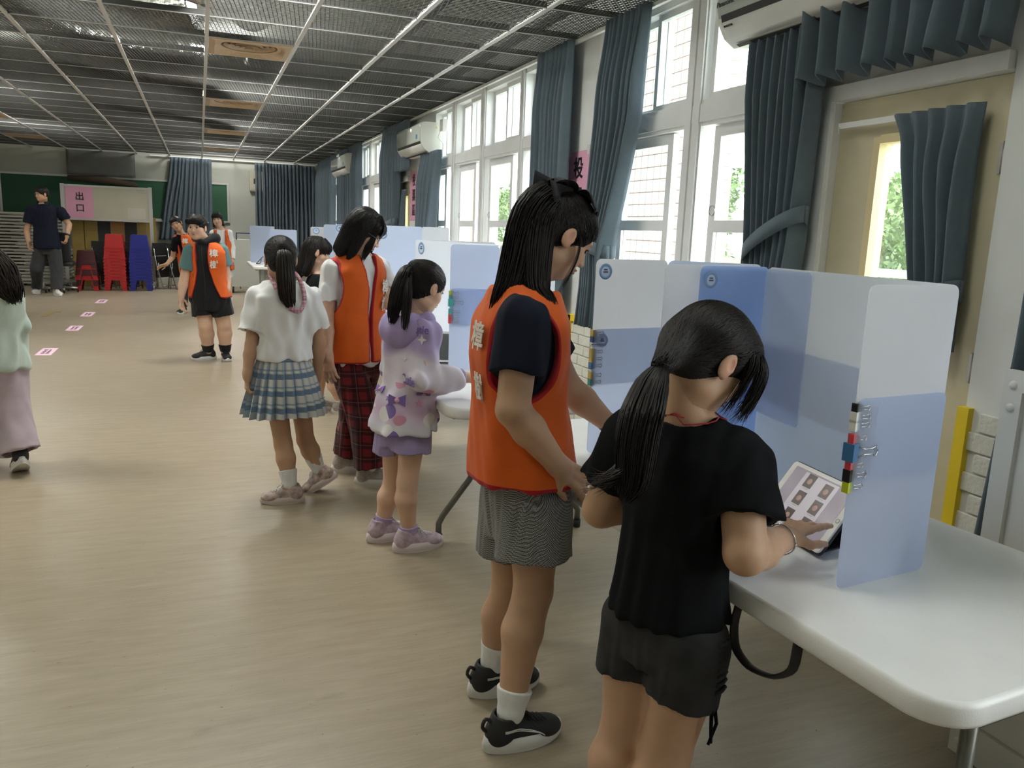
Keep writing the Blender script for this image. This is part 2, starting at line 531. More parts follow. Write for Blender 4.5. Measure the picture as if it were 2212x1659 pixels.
for (x, y, lab) in LAMPS:
    t = thing('fluorescent_lamp', (x, y, 3.33), lab, 'lamp', 'fluorescent lamps above the mesh')
    b = MB(); b.box(x - .23, x + .23, y - .30, y - .28, 3.35, 3.40); b.box(x - .23, x + .23, y + .28, y + .30, 3.35, 3.40); b.box(x - .02, x + .02, y - .3, y + .3, 3.385, 3.41)
    b.build('tray', M_tray, t)
    for k in range(3):
        b = MB(); xx = x - .18 + .18 * k; b.tube([(xx, y - .28, 3.365), (xx, y + .28, 3.365)], .014, 8); b.build('lamp_tube', M_lamp, t)
    pw = LAMP_W * (.15 if y < 3 else .75 if y < 6 else 1.0)
    a = area_light('fluorescent_light', (x, y, 3.325), .55, .55, pw, (1.0, 0.99, 0.95)); a.data.spread = math.radians(170)
    area_light('fluorescent_glow', (x, y, 3.43), .5, .5, pw * (1.1 if y < 6 else .5 if y < 10 else .2), (1.0, 0.99, 0.95), rot=(math.pi, 0, 0))
# ------------------------------------------------------------------ window wall
wr = MB()
TK = .2
def seg(y0, y1, z0, z1, x0=WX): wr.box(x0, WX + TK, y0, y1, z0, z1)
seg(BY, -1.9, 0, 3.7); seg(-1.9, .5, 0, .88); seg(-1.9, .5, CEIL, 3.7); seg(.5, 1.94, 0, 3.7); seg(1.94, 2.79, 1.945, 3.7)
for (a, c_) in ((2.99, 4.91), (5.39, 8.86), (10.62, 13.35), (14.45, 16.4)):
    seg(a, c_, 0, .88); seg(a, c_, CEIL, 3.7)
seg(2.79, 2.99, 0, 3.7); seg(4.91, 5.39, 0, 3.7); seg(8.86, 9.95, 0, 3.7); seg(9.95, 10.52, 1.95, 3.7); seg(10.52, 10.62, 0, 3.7); seg(13.35, 14.45, 0, 3.7); seg(16.4, FY, 0, 3.7)
wall_r = wr.build('wall_right', M_wall, kind='structure', label='white window wall with pillars and doors')

def sash(parent, y0, y1, z0, z1, x, rail=None, bar=.045):
    """one glazed sash: four bars, optional mid rail, panes as sub-parts"""
    f = MB(); t = .02
    f.box(x - t, x + t, y0, y0 + bar, z0, z1); f.box(x - t, x + t, y1 - bar, y1, z0, z1)
    f.box(x - t, x + t, y0 + bar, y1 - bar, z0, z0 + bar); f.box(x - t, x + t, y0 + bar, y1 - bar, z1 - bar, z1)
    if rail: f.box(x - t, x + t, y0 + bar, y1 - bar, rail - .03, rail + .03)
    s_ = f.build('sash', M_white, parent)
    zs = [(z0 + bar, z1 - bar)] if not rail else [(z0 + bar, rail - .03), (rail + .03, z1 - bar)]
    for (a, c_) in zs:
        MB().box(x - .003, x + .003, y0 + bar, y1 - bar, a, c_).build('pane', M_glass, s_)
    return s_

def window(n, y0, y1, posts, bays, tz, label):
    w = struct('window_%d' % n, (WX, (y0 + y1) / 2, .88), label)
    f = MB()
    xa, xb = WX + .0, WX + .15
    f.box(WX - .03, WX + .2, y0, y1, .86, .90); f.box(xa, xb, y0 + .05, y1 - .05, CEIL - .05, CEIL + .02); f.box(xa, xb, y0, y0 + .05, .9, CEIL + .02); f.box(xa, xb, y1 - .05, y1, .9, CEIL + .02)
    f.build('frame', M_white, w)
    for (a, c_) in posts:
        g = MB(); g.box(xa, xb, a, c_, .9, CEIL); g.box(xa - .012, xa, a + .01, (a + c_) / 2 - .008, .9, CEIL); g.box(xa - .012, xa, (a + c_) / 2 + .008, c_ - .01, .9, CEIL)
        g.build('mullion', M_white, w)
    g = MB(); g.box(xa + .005, xb - .005, y0, y1, tz[0], tz[1]); g.box(xa - .006, xa + .005, y0 + .04, y1 - .04, tz[0] + .02, tz[1] - .02); g.build('transom', M_white, w)
    for (a, c_, lo, up) in bays:
        for (s0, s1) in up: sash(w, s0, s1, tz[1], CEIL - .05, WX + (.05 if s0 == up[0][0] else .095), bar=.035)
        for (s0, s1) in lo:
            s_ = sash(w, s0, s1, .91, tz[0] - .005, WX + .055, rail=1.39, bar=.055)
            MB().lathe([(.0, -.012), (.022, -.012), (.026, 0), (.026, .004)], (WX + .035, s1 - .03, 1.47), (-1, 0, 0), 12).build('finger_pull', mat('pull_metal', (.25, .24, .22), .4, .8), s_)
    return w

window(1, 2.99, 4.91, [(3.69, 3.84)], [(3.04, 3.69, [(3.06, 3.61)], [(3.34, 3.68), (3.04, 3.36)]), (3.84, 4.86, [(4.0, 4.6)], [(3.85, 4.24), (4.2, 4.86)])], (1.90, 2.03), 'tall white window with open sash left of the near door')
window(2, 5.39, 8.86, [(6.18, 6.28), (7.13, 7.26), (8.04, 8.17)],
       [(5.44, 6.18, [(5.62, 6.12)], [(5.44, 5.84), (5.8, 6.18)]), (6.28, 7.13, [(6.50, 7.10)], [(6.29, 6.69), (6.65, 7.12)]), (7.26, 8.04, [(7.48, 8.02)], [(7.27, 7.66), (7.62, 8.03)]), (8.17, 8.81, [(8.47, 8.81)], [(8.18, 8.5), (8.46, 8.81)])], (1.965, 2.08),
       'long white window with half-open sashes between the two pink signs')
window(3, 10.62, 13.35, [(11.5, 11.62), (12.4, 12.52)], [(10.67, 11.5, [(10.9, 11.46)], [(10.67, 11.1), (11.06, 11.5)]), (11.62, 12.4, [(11.85, 12.38)], [(11.62, 12.0), (11.98, 12.4)]), (12.52, 13.3, [(12.74, 13.28)], [(12.52, 12.9), (12.88, 13.3)])], (1.965, 2.08), 'white window behind the girl with glasses')
window(4, 14.45, 16.4, [(15.3, 15.42)], [(14.5, 15.3, [(14.7, 15.26)], [(14.5, 14.9), (14.88, 15.3)]), (15.42, 16.35, [(15.6, 16.3)], [(15.42, 15.9), (15.88, 16.35)])], (1.965, 2.08), 'farthest white window before the end curtains')

window(5, -1.9, .5, [(-.75, -.62)], [(-1.85, -.75, [(-1.8, -1.25)], [(-1.85, -1.3), (-1.32, -.75)]), (-.62, .45, [(-.1, .45)], [(-.62, -.08), (-.1, .45)])], (1.90, 2.03), 'white window right of the camera beside the cabinet')
# doors
M_door = mat('cream_door', (0.60, 0.54, 0.37), 0.5, var=.05, scale=6)
M_beige = mat('glazing_bead', (0.72, 0.60, 0.34), 0.5)
M_steel = mat('brushed_steel', (0.5, 0.49, 0.47), 0.35, 0.9)
def door(n, y0, y1, top, gy, gz, label, hinge=None, knob=None):
    d = struct('door_%d' % n, (WX, (y0 + y1) / 2, 0), label)
    f = MB()
    for (a, c_) in ((y0, y0 + .0), (y1, y1 + .075)):
        if c_ > a: f.box(WX - .03, WX + .1, a, c_, 0, top + .06)
    f.box(WX - .03, WX + .1, y0 - .0, y1, top, top + .06)
    f.box(WX - .015, WX + .06, y1 - .012, y1, 0, top)
    f.build('door_casing', M_white, d)
    lf = MB(); x0, x1 = WX + .02, WX + .065
    for q in ((y0, gy[0], .01, top - .004), (gy[1], y1 - .014, .01, top - .004)): lf.box(x0, x1, *q)
    lf.box(x0, x1, gy[0], gy[1], .01, gz[0]); lf.box(x0, x1, gy[0], gy[1], gz[1], top - .004)
    leaf = lf.build('leaf', M_door, d)
    bd = MB(); w = .025
    for q in ((gy[0] - w * .3, gy[0] + w, gz[0], gz[1]), (gy[1] - w, gy[1] + w * .3, gz[0], gz[1]), (gy[0] + w, gy[1] - w, gz[0] - w * .3, gz[0] + w), (gy[0] + w, gy[1] - w, gz[1] - w, gz[1] + w * .3)): bd.box(x0 - .012, x1 + .012, *q)
    bd.build('glazing_bead', M_beige, leaf)
    MB().box(x0 + .02, x0 + .026, gy[0], gy[1], gz[0], gz[1]).build('pane', M_glass, leaf)
    for z in (hinge or []):
        h = MB(); h.box(WX + .012, WX + .022, y0 - .004, y0 + .02, z - .05, z + .05); h.tube([(WX + .008, y0 - .002, z - .052), (WX + .008, y0 - .002, z + .052)], .007, 8); h.build('hinge', M_steel, d)
    if knob:
        h = MB(); h.lathe([(0, -.075), (.02, -.07), (.028, -.05), (.02, -.03), (.009, -.025), (.009, -.006), (.03, -.005), (.032, 0)], (x0, knob[0], knob[1]), (1, 0, 0), 16); h.build('knob', M_steel, leaf)
    return d
door(1, 1.945, 2.72, 1.89, (2.13, 2.50), (.85, 1.735), 'cream door with glazed strip at right', hinge=(1.62, .92))
door(2, 9.955, 10.44, 1.90, (10.06, 10.32), (.9, 1.75), 'cream far door with round knob', knob=(10.36, 1.0))

# foam brick cladding and yellow corner guards
M_brick = mat('foam_brick', (0.70, 0.70, 0.62), 0.6, var=.05, scale=20, bump=.5, bscale=45)
bk = MB(); bk.prism(rrect(.172, .066, .006, 2), (0, 0, 0), (0, 1, 0), (0, 0, 1), (-1, 0, 0), .012, .004)
bk_me = bk.mesh('brick', M_brick)
def bricks(y0, y1, z1, x=WX):
    r_ = 0; z = .035
    while z < z1 - .02:
        y = y0 + (.09 if r_ % 2 == 0 else .0)
        while y < y1 - .03:
            w0, w1 = max(y - .09, y0), min(y + .09, y1)
            if w1 - w0 > .04:
                o = bpy.data.objects.new('brick', bk_me); COL.objects.link(o); o.parent = wall_r; o.location = (x, (w0 + w1) / 2, z); o.scale = (1, (w1 - w0) / .18, 1)
            y += .18
        z += .071; r_ += 1
bricks(1.70, 1.915, .78); bricks(4.80, 5.39, .72); bricks(10.72, 11.3, .74)
M_yel = mat('yellow_foam', (0.82, 0.60, 0.02), 0.55, var=.04, scale=10)
def guard(name, pts, label, r=.022):
    b = MB()
    for p, q in zip(pts[:-1], pts[1:]):
        p, q = V(*p), V(*q); d = nrm(q - p)
        s_ = nrm(np.cross(d, V(1, 0, 0)))
        b.obox((p + q) / 2 + V(-.008, 0, 0), (q - p) / 2 + d * r * .8, s_ * r, V(.018, 0, 0))
    b.build(name, M_yel, None, pts[0], label=label, cat='edge guard')
guard('corner_guard', [(WX, 1.93, .0), (WX, 1.93, .77)], 'yellow foam corner guard beside the near cream door')
guard('corner_guard', [(WX, 5.12, .0), (WX, 5.12, .745), (WX, 4.7, .745)], 'yellow foam guard bent over the foam bricks behind the vest girl')
guard('corner_guard', [(WX, 10.62, .0), (WX, 10.62, .75), (WX, 10.95, .75)], 'yellow foam guard by the far cream door', .03)

# ------------------------------------------------------------------ outside
M_tile = mat('white_wall_tile', (0.80, 0.80, 0.78), 0.35)
M_grout = mat('red_brown_grout', (0.42, 0.25, 0.20), 0.8)
M_conc = mat('outdoor_concrete', (0.5, 0.48, 0.44), 0.8, var=.1, scale=3)
MB().box(WX + .2, 5.2, -4, 30, -.2, -.03).build('terrace', M_conc, kind='structure')
MB().box(5.2, 60, -20, 70, -.6, -.4).build('ground', mat('outdoor_ground', (.22, .25, .14), .9), kind='structure')
tm = MB(); tm.prism(rrect(.098, .098, .004, 1), (0, 0, 0), (1, 0, 0), (0, 0, 1), (0, -1, 0), .008)
tile_x = tm.mesh('tile', M_tile)
tm = MB(); tm.prism(rrect(.098, .098, .004, 1), (0, 0, 0), (0, 1, 0), (0, 0, 1), (-1, 0, 0), .008)
tile_y = tm.mesh('tile', M_tile)
def tiled_pillar(x0, x1, y0, y1, single, label, z1=3.8):
    p = thing('tiled_pillar', ((x0 + x1) / 2, (y0 + y1) / 2, -.03), label, 'pillar')
    MB().box(x0, x1, y0, y1, -.03, z1).build('core', M_grout, p)
    org = ORI[p]; joined = MB()
    nx, ny, nz = int((x1 - x0) / .108), int((y1 - y0) / .108), int(z1 / .108)
    for k in range(nz):
        z = .05 + k * .108
        vis = single and .8 < z < 2.75
        for i in range(nx):
            x = x0 + .055 + i * (x1 - x0 - .0) / nx
            if vis:
                o = bpy.data.objects.new('tile', tile_x); COL.objects.link(o); o.parent = p; o.location = tuple(V(x, y0, z) - org)
            else: joined.box(x - .049, x + .049, y0 - .008, y0, z - .049, z + .049)
        for i in range(ny):
            y = y0 + .055 + i * (y1 - y0) / ny
            if vis:
                o = bpy.data.objects.new('tile', tile_y); COL.objects.link(o); o.parent = p; o.location = tuple(V(x0, y, z) - org)
            else: joined.box(x0 - .008, x0, y - .049, y + .049, z - .049, z + .049)
    joined.build('tile_field', M_tile, p, kind='stuff')
tiled_pillar(3.8, 4.3, 5.95, 6.85, True, 'white tiled pillar outside the window left of the near door')
tiled_pillar(3.8, 4.3, 11.9, 12.8, False, 'white tiled pillar outside the far end of the long window')
tiled_pillar(3.8, 4.3, 17.85, 18.75, False, 'white tiled pillar outside the farthest window')
b = MB(); b.box(WX + .2, 3.6, -4, 30, 3.8, 4.0); b.build('terrace_roof', mat('terrace_soffit', (.8, .78, .74), .7), kind='structure')
M_rail = mat('rail_paint', (0.62, 0.60, 0.55), 0.5)
t = thing('terrace_railing', (4.9, 12, -.03), 'pale balcony railing outside the windows', 'railing')
for z in (1.12, .62): 
    b = MB(); b.box(4.87, 4.93, -3, 28, z - .03, z + .03); b.build('rail', M_rail, t)
for k in range(28):
    b = MB(); y = -2.5 + k * 1.1; b.box(4.88, 4.92, y - .02, y + .02, -.03, 1.1); b.build('post', M_rail, t)

def leaf_mat(name, c):
    m = mat(name, c, 0.5, var=.3, scale=6)
    return m
M_leaf = [leaf_mat('leaf_green', (0.10, 0.18, 0.045)), leaf_mat('leaf_light', (0.15, 0.24, 0.07))]
M_trunk = mat('bark', (0.16, 0.12, 0.08), 0.9)
nr = np.random.default_rng(3)
def foliage(c, rad, n, size, parent, m):
    P = nr.normal(size=(n, 3)); P /= np.linalg.norm(P, axis=1)[:, None]
    rr = nr.uniform(.55, 1.0, n) ** .5
    lump = 1 + .25 * np.sin(P[:, 0] * 5 + c[0]) * np.cos(P[:, 1] * 4 + c[1]) + .15 * np.sin(P[:, 2] * 7)
    P = P * (rr * lump)[:, None] * np.array(rad) + np.array(c)
    a = nr.normal(size=(n, 3)); a /= np.linalg.norm(a, axis=1)[:, None]
    bb = np.cross(a, nr.normal(size=(n, 3))); bb /= np.linalg.norm(bb, axis=1)[:, None]
    s_ = size * nr.uniform(.6, 1.3, n)[:, None]
    vs = np.stack([P - a * s_, P + bb * s_ * .5, P + a * s_, P - bb * s_ * .5], 1).reshape(-1, 3)
    me = bpy.data.meshes.new('foliage')
    org = ORI[parent]
    me.from_pydata((vs - org).tolist(), [], np.arange(4 * n).reshape(-1, 4).tolist())
    me.materials.append(m)
    o = bpy.data.objects.new('foliage', me); COL.objects.link(o); o.parent = parent; o['kind'] = 'stuff'
def tree(x, y, h, r_, label, k=0, n=2600):
    t = thing('tree', (x, y, -.4), label, 'tree', 'trees beyond the terrace')
    b = MB(); b.tube([(x, y, -.4), (x + .05, y, h * .4), (x, y + .05, h * .8)], [.12, .08, .04], 8); b.build('trunk', M_trunk, t)
    foliage((x, y, h * .75), (r_, r_, h * .4), int(n * 1.8), .05, t, M_leaf[k])
def hedge(x, y0, y1, h, label, k=0):
    t = thing('hedge', (x, (y0 + y1) / 2, -.4), label, 'hedge')
    b = MB()
    for i in range(8):
        y = y0 + (i + .5) / 8 * (y1 - y0); b.tube([(x, y, -.4), (x, y + .05, h * .5)], .02, 6)
    b.build('stems', M_trunk, t)
    foliage((x, (y0 + y1) / 2, h * .45), (.7, (y1 - y0) / 2 * .8, h * .62), 9000, .045, t, M_leaf[k])
hedge(6.2, 2.4, 7.5, 1.25, 'green hedge beyond the railing seen through the near door and window', 0)
hedge(6.4, 8.2, 15.5, 1.75, 'long green hedge beyond the railing behind the middle window', 1)
hedge(6.3, 16.6, 32, 2.0, 'green hedge beyond the railing at the far end of the terrace', 0)
tree(7.6, 6.6, 1.9, .8, 'leafy young tree beside the tiled pillar outside', 1)
tree(12.5, 12.0, 2.3, .9, 'rounded green tree seen through the glazed near door', 0)
tree(13.5, 27, 3.0, 1.4, 'green tree behind the middle window gap', 0)
tree(11.4, 17.3, 2.2, .8, 'bushy light green tree behind the long window', 1)
for k_, (px_, py_, X_, l_) in enumerate(((1030, 470, 8.2, 'leafy tree filling the far window gap of the long window'), (1108, 470, 8.2, 'leafy tree filling the second window gap of the long window'), (1482, 420, 8.3, 'narrow tree strip right of the tiled pillar outside'), (1905, 520, 9.9, 'rounded bush tree filling the near door glass'))):
    q_ = atx(px_, py_, X_); tree(q_[0], q_[1], q_[2] + .55, .85, l_, k_ % 2, 3200)
# school block across the yard
M_bld = mat('school_wall', (0.72, 0.70, 0.66), 0.8, var=.06, scale=1)
M_bglass = mat('school_glass', (0.32, 0.36, 0.38), 0.15)
def block(x, y0, y1, h, label):
    t = thing('school_building', (x, (y0 + y1) / 2, -.4), label, 'building')
    MB().box(x, x + 6, y0, y1, -.4, h).build('wall', M_bld, t)
    n = int((y1 - y0) / 2.6)
    for fl in range(3):
        z = .6 + fl * 2.9
        if z + 1.5 > h: break
        MB().box(x - .5, x, y0, y1, z - 1.05, z - .8).build('ledge', M_bld, t)
        for i in range(n):
            y = y0 + (i + .5) * (y1 - y0) / n
            w = MB(); w.box(x - .04, x + .02, y - .85, y + .85, z, z + 1.4); wo = w.build('window', M_white, t)
            for s_ in (-.42, .42): MB().box(x - .06, x - .03, y + s_ - .38, y + s_ + .38, z + .06, z + 1.34).build('pane', M_bglass, wo)
block(19, 14, 36, 6.5, 'pale school building across the yard seen through the windows')
block(22, 44, 66, 7.5, 'farther pale school building behind the long window')
ORD = ['', 'second', 'third', 'fourth', 'fifth', 'sixth', 'seventh', 'eighth', 'ninth', 'tenth', 'eleventh', 'twelfth', 'thirteenth', 'fourteenth', 'fifteenth', 'sixteenth', 'seventeenth', 'eighteenth', 'nineteenth', 'twentieth', 'twenty-first', 'twenty-second']
def place(i, n):
    return 'topmost' if i == n - 1 else 'lowest' if i == 0 else ORD[n - 1 - i] + ' from the top'
# ------------------------------------------------------------------ curtains
def fabric(name, col, transl=0.25):
    if name in MATS: return MATS[name]
    m = mat(name, col, 0.85, var=.07, scale=30, bump=.25, bscale=500, sheen=.15)
    nt, N, L, b = nodes(m)
    out = N['Material Output']
    t = N.new('ShaderNodeBsdfTranslucent'); t.inputs['Color'].default_value = (*[c * 1.3 for c in col], 1)
    x = N.new('ShaderNodeMixShader'); x.inputs['Fac'].default_value = transl
    L.new(b.outputs[0], x.inputs[1]); L.new(t.outputs[0], x.inputs[2]); L.new(x.outputs[0], out.inputs['Surface'])
    return m
M_curt = fabric('blue_grey_curtain', (0.135, 0.178, 0.215))

def sm(x):
    x = min(max(x, 0), 1); return x * x * (3 - 2 * x)

def curtain(label, o, along, normal, prof, n, amp, tie=None, name='curtain', seed=0, nu=None, jag=0.0, cat='curtain', group=None, ys=1):
    """prof: list of (z, start, end) along the wall from top to bottom; n pleats of depth amp"""
    if ys != 1: prof = [(z_, a_ * ys, b_ * ys) for z_, a_, b_ in prof]
    o = V(*o); along = nrm(along); normal = nrm(normal)
    zt, zb = prof[0][0], prof[-1][0]
    R_ = random.Random(seed)
    ph = [R_.uniform(-.5, .5) for _ in range(n + 2)]
    wd = [R_.uniform(.7, 1.3) for _ in range(n)]; tot = sum(wd)
    nu = nu or n * 10 + 1; nv = 30
    zs = np.array([p[0] for p in prof])[::-1]; ss = np.array([p[1] for p in prof])[::-1]; es = np.array([p[2] for p in prof])[::-1]
    cen = float(np.mean([(p[1] + p[2]) / 2 for p in prof]))
    t = thing(name, tuple(o + along * cen + V(0, 0, zb)), label, cat, group)
    P = np.zeros((nu, nv, 3))
    cum = np.cumsum([0] + wd) / tot
    for i in range(nu):
        u = i / (nu - 1)
        k = min(int(np.searchsorted(cum, u, side='right') - 1), n - 1)
        f_ = (u - cum[k]) / (cum[k + 1] - cum[k])
        wave = .5 - .5 * math.cos(2 * math.pi * f_)
        wave = wave ** .75
        for j in range(nv):
            v = j / (nv - 1); z = zt + (zb - zt) * v
            s_, e_ = np.interp(z, zs, ss), np.interp(z, zs, es)
            w = e_ - s_
            squeeze = min(1.6, (abs(prof[0][2] - prof[0][1]) / max(abs(w), .05)) ** .5)
            a = amp * (.55 + .45 * sm(v * 4)) * squeeze * (1 + .25 * ph[k])
            sway = .012 * math.sin(v * 5 + ph[k] * 6) * sm(v * 2)
            zz = z - (jag * (1 - wave) if j == nv - 1 else 0)
            P[i, j] = o + along * (s_ + w * u + sway * (1 if 0 < u < 1 else .3)) + normal * (a * wave + .006) + V(0, 0, zz)
    b = MB(); b.grid(P, True)
    d = b.build('drape', M_curt, t)
    md = d.modifiers.new('thickness', 'SOLIDIFY'); md.thickness = .004
    if tie:
        z0, z1, hh = tie          # z at start side, z at end side
        b = MB(); ring = []
        for i in range(25):
            th = 2 * math.pi * i / 24
            u = .5 - .5 * math.cos(th)
            z = z0 + (z1 - z0) * u
            s_, e_ = np.interp(z, zs, ss), np.interp(z, zs, es)
            w = e_ - s_
            p = o + along * (s_ - .01 * np.sign(w) + (w + .02 * np.sign(w)) * u) + normal * (amp * .6 + (amp * .85 + .015) * math.sin(th)) + V(0, 0, z)
            ring.append([p + V(0, 0, -hh / 2), p + V(0, 0, hh / 2)])
        b.grid(np.array(ring), True)
        tb = b.build('tieback', M_curt, t)
        md = tb.modifiers.new('thickness', 'SOLIDIFY'); md.thickness = .006
    return t
XN = (-1, 0, 0); YA = (0, 1, 0)
cx = WX - .07
curtain('blue curtain tied back between the near window and the near door', (cx, 0, 0), YA, XN, [(2.56, 2.80, 3.27), (1.95, 2.81, 3.27), (1.3, 2.82, 3.17), (1.15, 2.84, 3.14), (.76, 2.84, 3.16)], 8, .075, tie=(1.44, 1.24, .07), seed=1, ys=0.967)
curtain('blue curtain gathered beside the nearer pink sign, on its right', (cx, 0, 0), YA, XN, [(2.6, 4.32, 4.83), (2.0, 4.36, 4.85), (1.6, 4.48, 4.88), (1.32, 4.58, 4.88), (1.2, 4.60, 4.88), (1.0, 4.58, 4.91), (.74, 4.60, 4.96)], 9, .08, tie=(1.22, 1.30, .08), seed=2, ys=0.958)
curtain('blue curtain hanging left of the nearer pink sign', (cx, 0, 0), YA, XN, [(2.6, 5.36, 5.97), (1.4, 5.36, 5.93), (.76, 5.36, 5.9)], 9, .075, seed=3, ys=0.958)
curtain('blue curtain gathered right of the farther pink sign', (cx, 0, 0), YA, XN, [(2.14, 8.66, 9.4), (1.9, 8.68, 9.4), (1.3, 8.85, 9.36), (1.15, 8.95, 9.34), (.76, 8.85, 9.4)], 9, .09, tie=(1.22, 1.2, .09), seed=4, ys=0.958)
curtain('blue curtain hanging left of the far cream door', (cx, 0, 0), YA, XN, [(2.6, 10.55, 11.5), (1.4, 10.6, 11.4), (1.2, 10.65, 11.3), (.8, 10.6, 11.4)], 10, .1, tie=(1.4, 1.2, .09), seed=5, ys=0.958)
curtain('blue valance above the far cream door', (cx - .03, 0, 0), YA, XN, [(2.58, 9.98, 10.85), (2.0, 9.98, 10.85)], 10, .07, seed=6, ys=0.958)
curtain('blue curtain below the farthest air conditioner, lit by the window', (cx, 0, 0), YA, XN, [(2.6, 13.3, 14.35), (.8, 13.3, 14.35)], 10, .1, seed=7, ys=0.958)
curtain('narrow blue curtain beside the farthest window', (cx, 0, 0), YA, XN, [(2.6, 14.6, 15.25), (.8, 14.6, 15.25)], 7, .1, seed=8, ys=0.958)
curtain('blue curtain in the far corner of the window wall', (cx, 0, 0), YA, XN, [(2.6, 15.95, 18.2), (.7, 16.1, 18.2)], 20, .1, seed=9, ys=0.958)
curtain('blue curtain hanging behind the white cabinet at the right edge', (cx, 0, 0), YA, XN, [(2.56, .55, 1.80), (1.0, .55, 1.80), (.28, .6, 1.83)], 15, .075, seed=10, ys=0.958)
curtain('wavy blue valance below the big air conditioner above the door', (cx - .02, 0, 0), YA, XN, [(2.6, 1.93, 2.90), (2.3, 1.92, 2.90), (1.97, 1.96, 2.90)], 9, .10, seed=11, jag=.03, ys=0.967)
curtain('small pleated blue curtain tied on the near door glass', (WX - .02, 0, 0), YA, XN, [(1.80, 2.035, 2.425), (1.70, 2.04, 2.37), (1.5, 2.035, 2.32), (1.3, 2.03, 2.25), (1.2, 2.03, 2.21), (1.12, 2.04, 2.19), (.97, 2.03, 2.20)], 5, .055, tie=(1.18, 1.12, .075), name='door_curtain', seed=12, ys=0.985)
curtain('small pleated blue curtain tied on the far door glass', (WX - .02, 0, 0), YA, XN, [(1.80, 10.18, 10.58), (1.72, 10.22, 10.54), (1.2, 10.25, 10.51), (1.12, 10.26, 10.5), (.9, 10.22, 10.54)], 5, .06, tie=(1.18, 1.14, .08), name='door_curtain', seed=13, ys=0.985)
XA = (1, 0, 0); YN = (0, -1, 0)
curtain('blue end-wall curtain falling beside the whiteboard', (0, FY - .08, 0), XA, YN, [(2.58, -.52, .27), (2.2, -.56, .26), (1.5, -.70, .26), (.9, -.80, .27)], 11, .10, seed=14)
curtain('wide dark blue end-wall curtain in the right corner', (0, FY - .08, 0), XA, YN, [(2.57, 1.13, 2.38), (.45, 1.13, 2.38)], 17, .10, seed=15)
M_plast = mat('white_plastic', (0.80, 0.80, 0.77), 0.35)
b = MB(); b.obox((WX - .02, 2.37, 1.79), (.006, 0, 0), (0, .30, .0), (0, 0, .011)); b.tube([(WX - .03, 2.66, 1.785), (WX - .03, 2.66, 1.76)], .003, 6); b.build('curtain_track', M_plast, None, (WX - .02, 2.37, 1.78), label='short white curtain track on the near door', cat='rail')
for (x0, x1, y0, y1, l) in ((WX - .06, WX - .035, 2.0, 16.3, 'white curtain track along the top of the windows'), (-.9, 2.4, FY - .08, FY - .05, 'white curtain track on the end wall')):
    b = MB(); b.box(x0, x1, y0, y1, CEIL - .03, CEIL - .008); b.build('curtain_track', M_plast, None, (x0, y0, CEIL - .03), label=l, cat='rail')

# ------------------------------------------------------------------ air conditioners
M_ac = mat('ac_plastic', (0.74, 0.74, 0.68), 0.3)
M_acf = mat('ac_gloss_front', (0.60, 0.66, 0.60), 0.12, coat=.5)
M_dark = mat('dark_slot', (0.02, 0.02, 0.02), 0.5)
M_ink = mat('black_ink', (0.012, 0.012, 0.014), 0.5)
M_grey = mat('grey_plastic', (0.38, 0.38, 0.37), 0.5)
def air_con(y0, y1, zb, label, words=None, s=1.0):
    t = thing('air_conditioner', (WX, (y0 + y1) / 2, zb), label, 'air conditioner')
    # profile in (depth from wall, height)
    pr = [(.003, .30), (.16, .30), (.20, .285), (.215, .26), (.215, .14), (.205, .085), (.17, .03), (.12, .0), (.003, .015)]
    pr = [(d * s, h * s) for d, h in pr]
    b = MB()
    n = len(pr)
    for y in (y0, y1): pass
    vs = [(WX - d, y, zb + h) for y in (y0, y1) for d, h in pr]
    b.add(vs, [tuple(range(n))[::-1], tuple(n + i for i in range(n))] + [(i, (i + 1) % n, n + (i + 1) % n, n + i) for i in range(n)])
    b.build('body', M_ac, t)
    b = MB(); e = .004
    fr = [(.168, .304), (.204, .289), (.220, .262), (.220, .132), (.2105, .10)]
    g = [[(WX - d * s, y, zb + h * s) for d, h in fr] for y in (y0 + .012, y1 - .012)]
    b.grid(np.array(g), True); f = b.build('front_panel', M_acf, t); md = f.modifiers.new('thickness', 'SOLIDIFY'); md.thickness = .006
    b = MB(); b.add([(WX - d * s, y, zb + h * s) for y in (y0 + .03, y1 - .03) for d, h in ((.214, .112), (.205, .078))], [(0, 1, 3, 2)]); b.build('air_slot', M_dark, t)
    b = MB(); g = [[(WX - (d + .003) * s, y, zb + h * s) for d, h in ((.207, .082), (.192, .055), (.168, .026), (.148, .012))] for y in (y0 + .03, y1 - .03)]
    b.grid(np.array(g), True); f = b.build('louvre', M_ac, t); md = f.modifiers.new('thickness', 'SOLIDIFY'); md.thickness = .005
    b = MB(); b.add([(WX - d * s, y, zb + h * s) for y in (y0 + .05, y1 - .05) for d, h in ((.142, .006), (.125, -.002))], [(0, 1, 3, 2)]); b.build('lower_slot', M_dark, t)
    if words:
        text_obj('lettering', words[0], .032, M_ink, (WX - .2215 * s, y1 - .07, zb + .15 * s), (0, -1, 0), (0, 0, 1), t, bold=.0004)
        d_ = nrm(V(-.015, 0, .027))
        text_obj('lettering', words[1], .014, M_ink, (WX - .2035 * s, y1 - .075, zb + .066 * s), (0, -1, 0), nrm(V(-.5, 0, .85)), t)
    else:
        b = MB(); b.prism([(-.011, -.009), (.011, -.009), (0, .011)], (WX - .05, y0 - .0005, zb + .25 * s), (1, 0, 0), (0, 0, 1), (0, -1, 0), .001); b.build('warning_sticker', mat('sticker_yellow', (.85, .62, .05), .5), t)
        b = MB(); b.box(WX - .225 * s, WX - .218 * s, y0 + .12, y0 + .17, zb + .145, zb + .19); b.build('blue_sticker', mat('sticker_blue', (.15, .35, .55), .5), t)
    return t
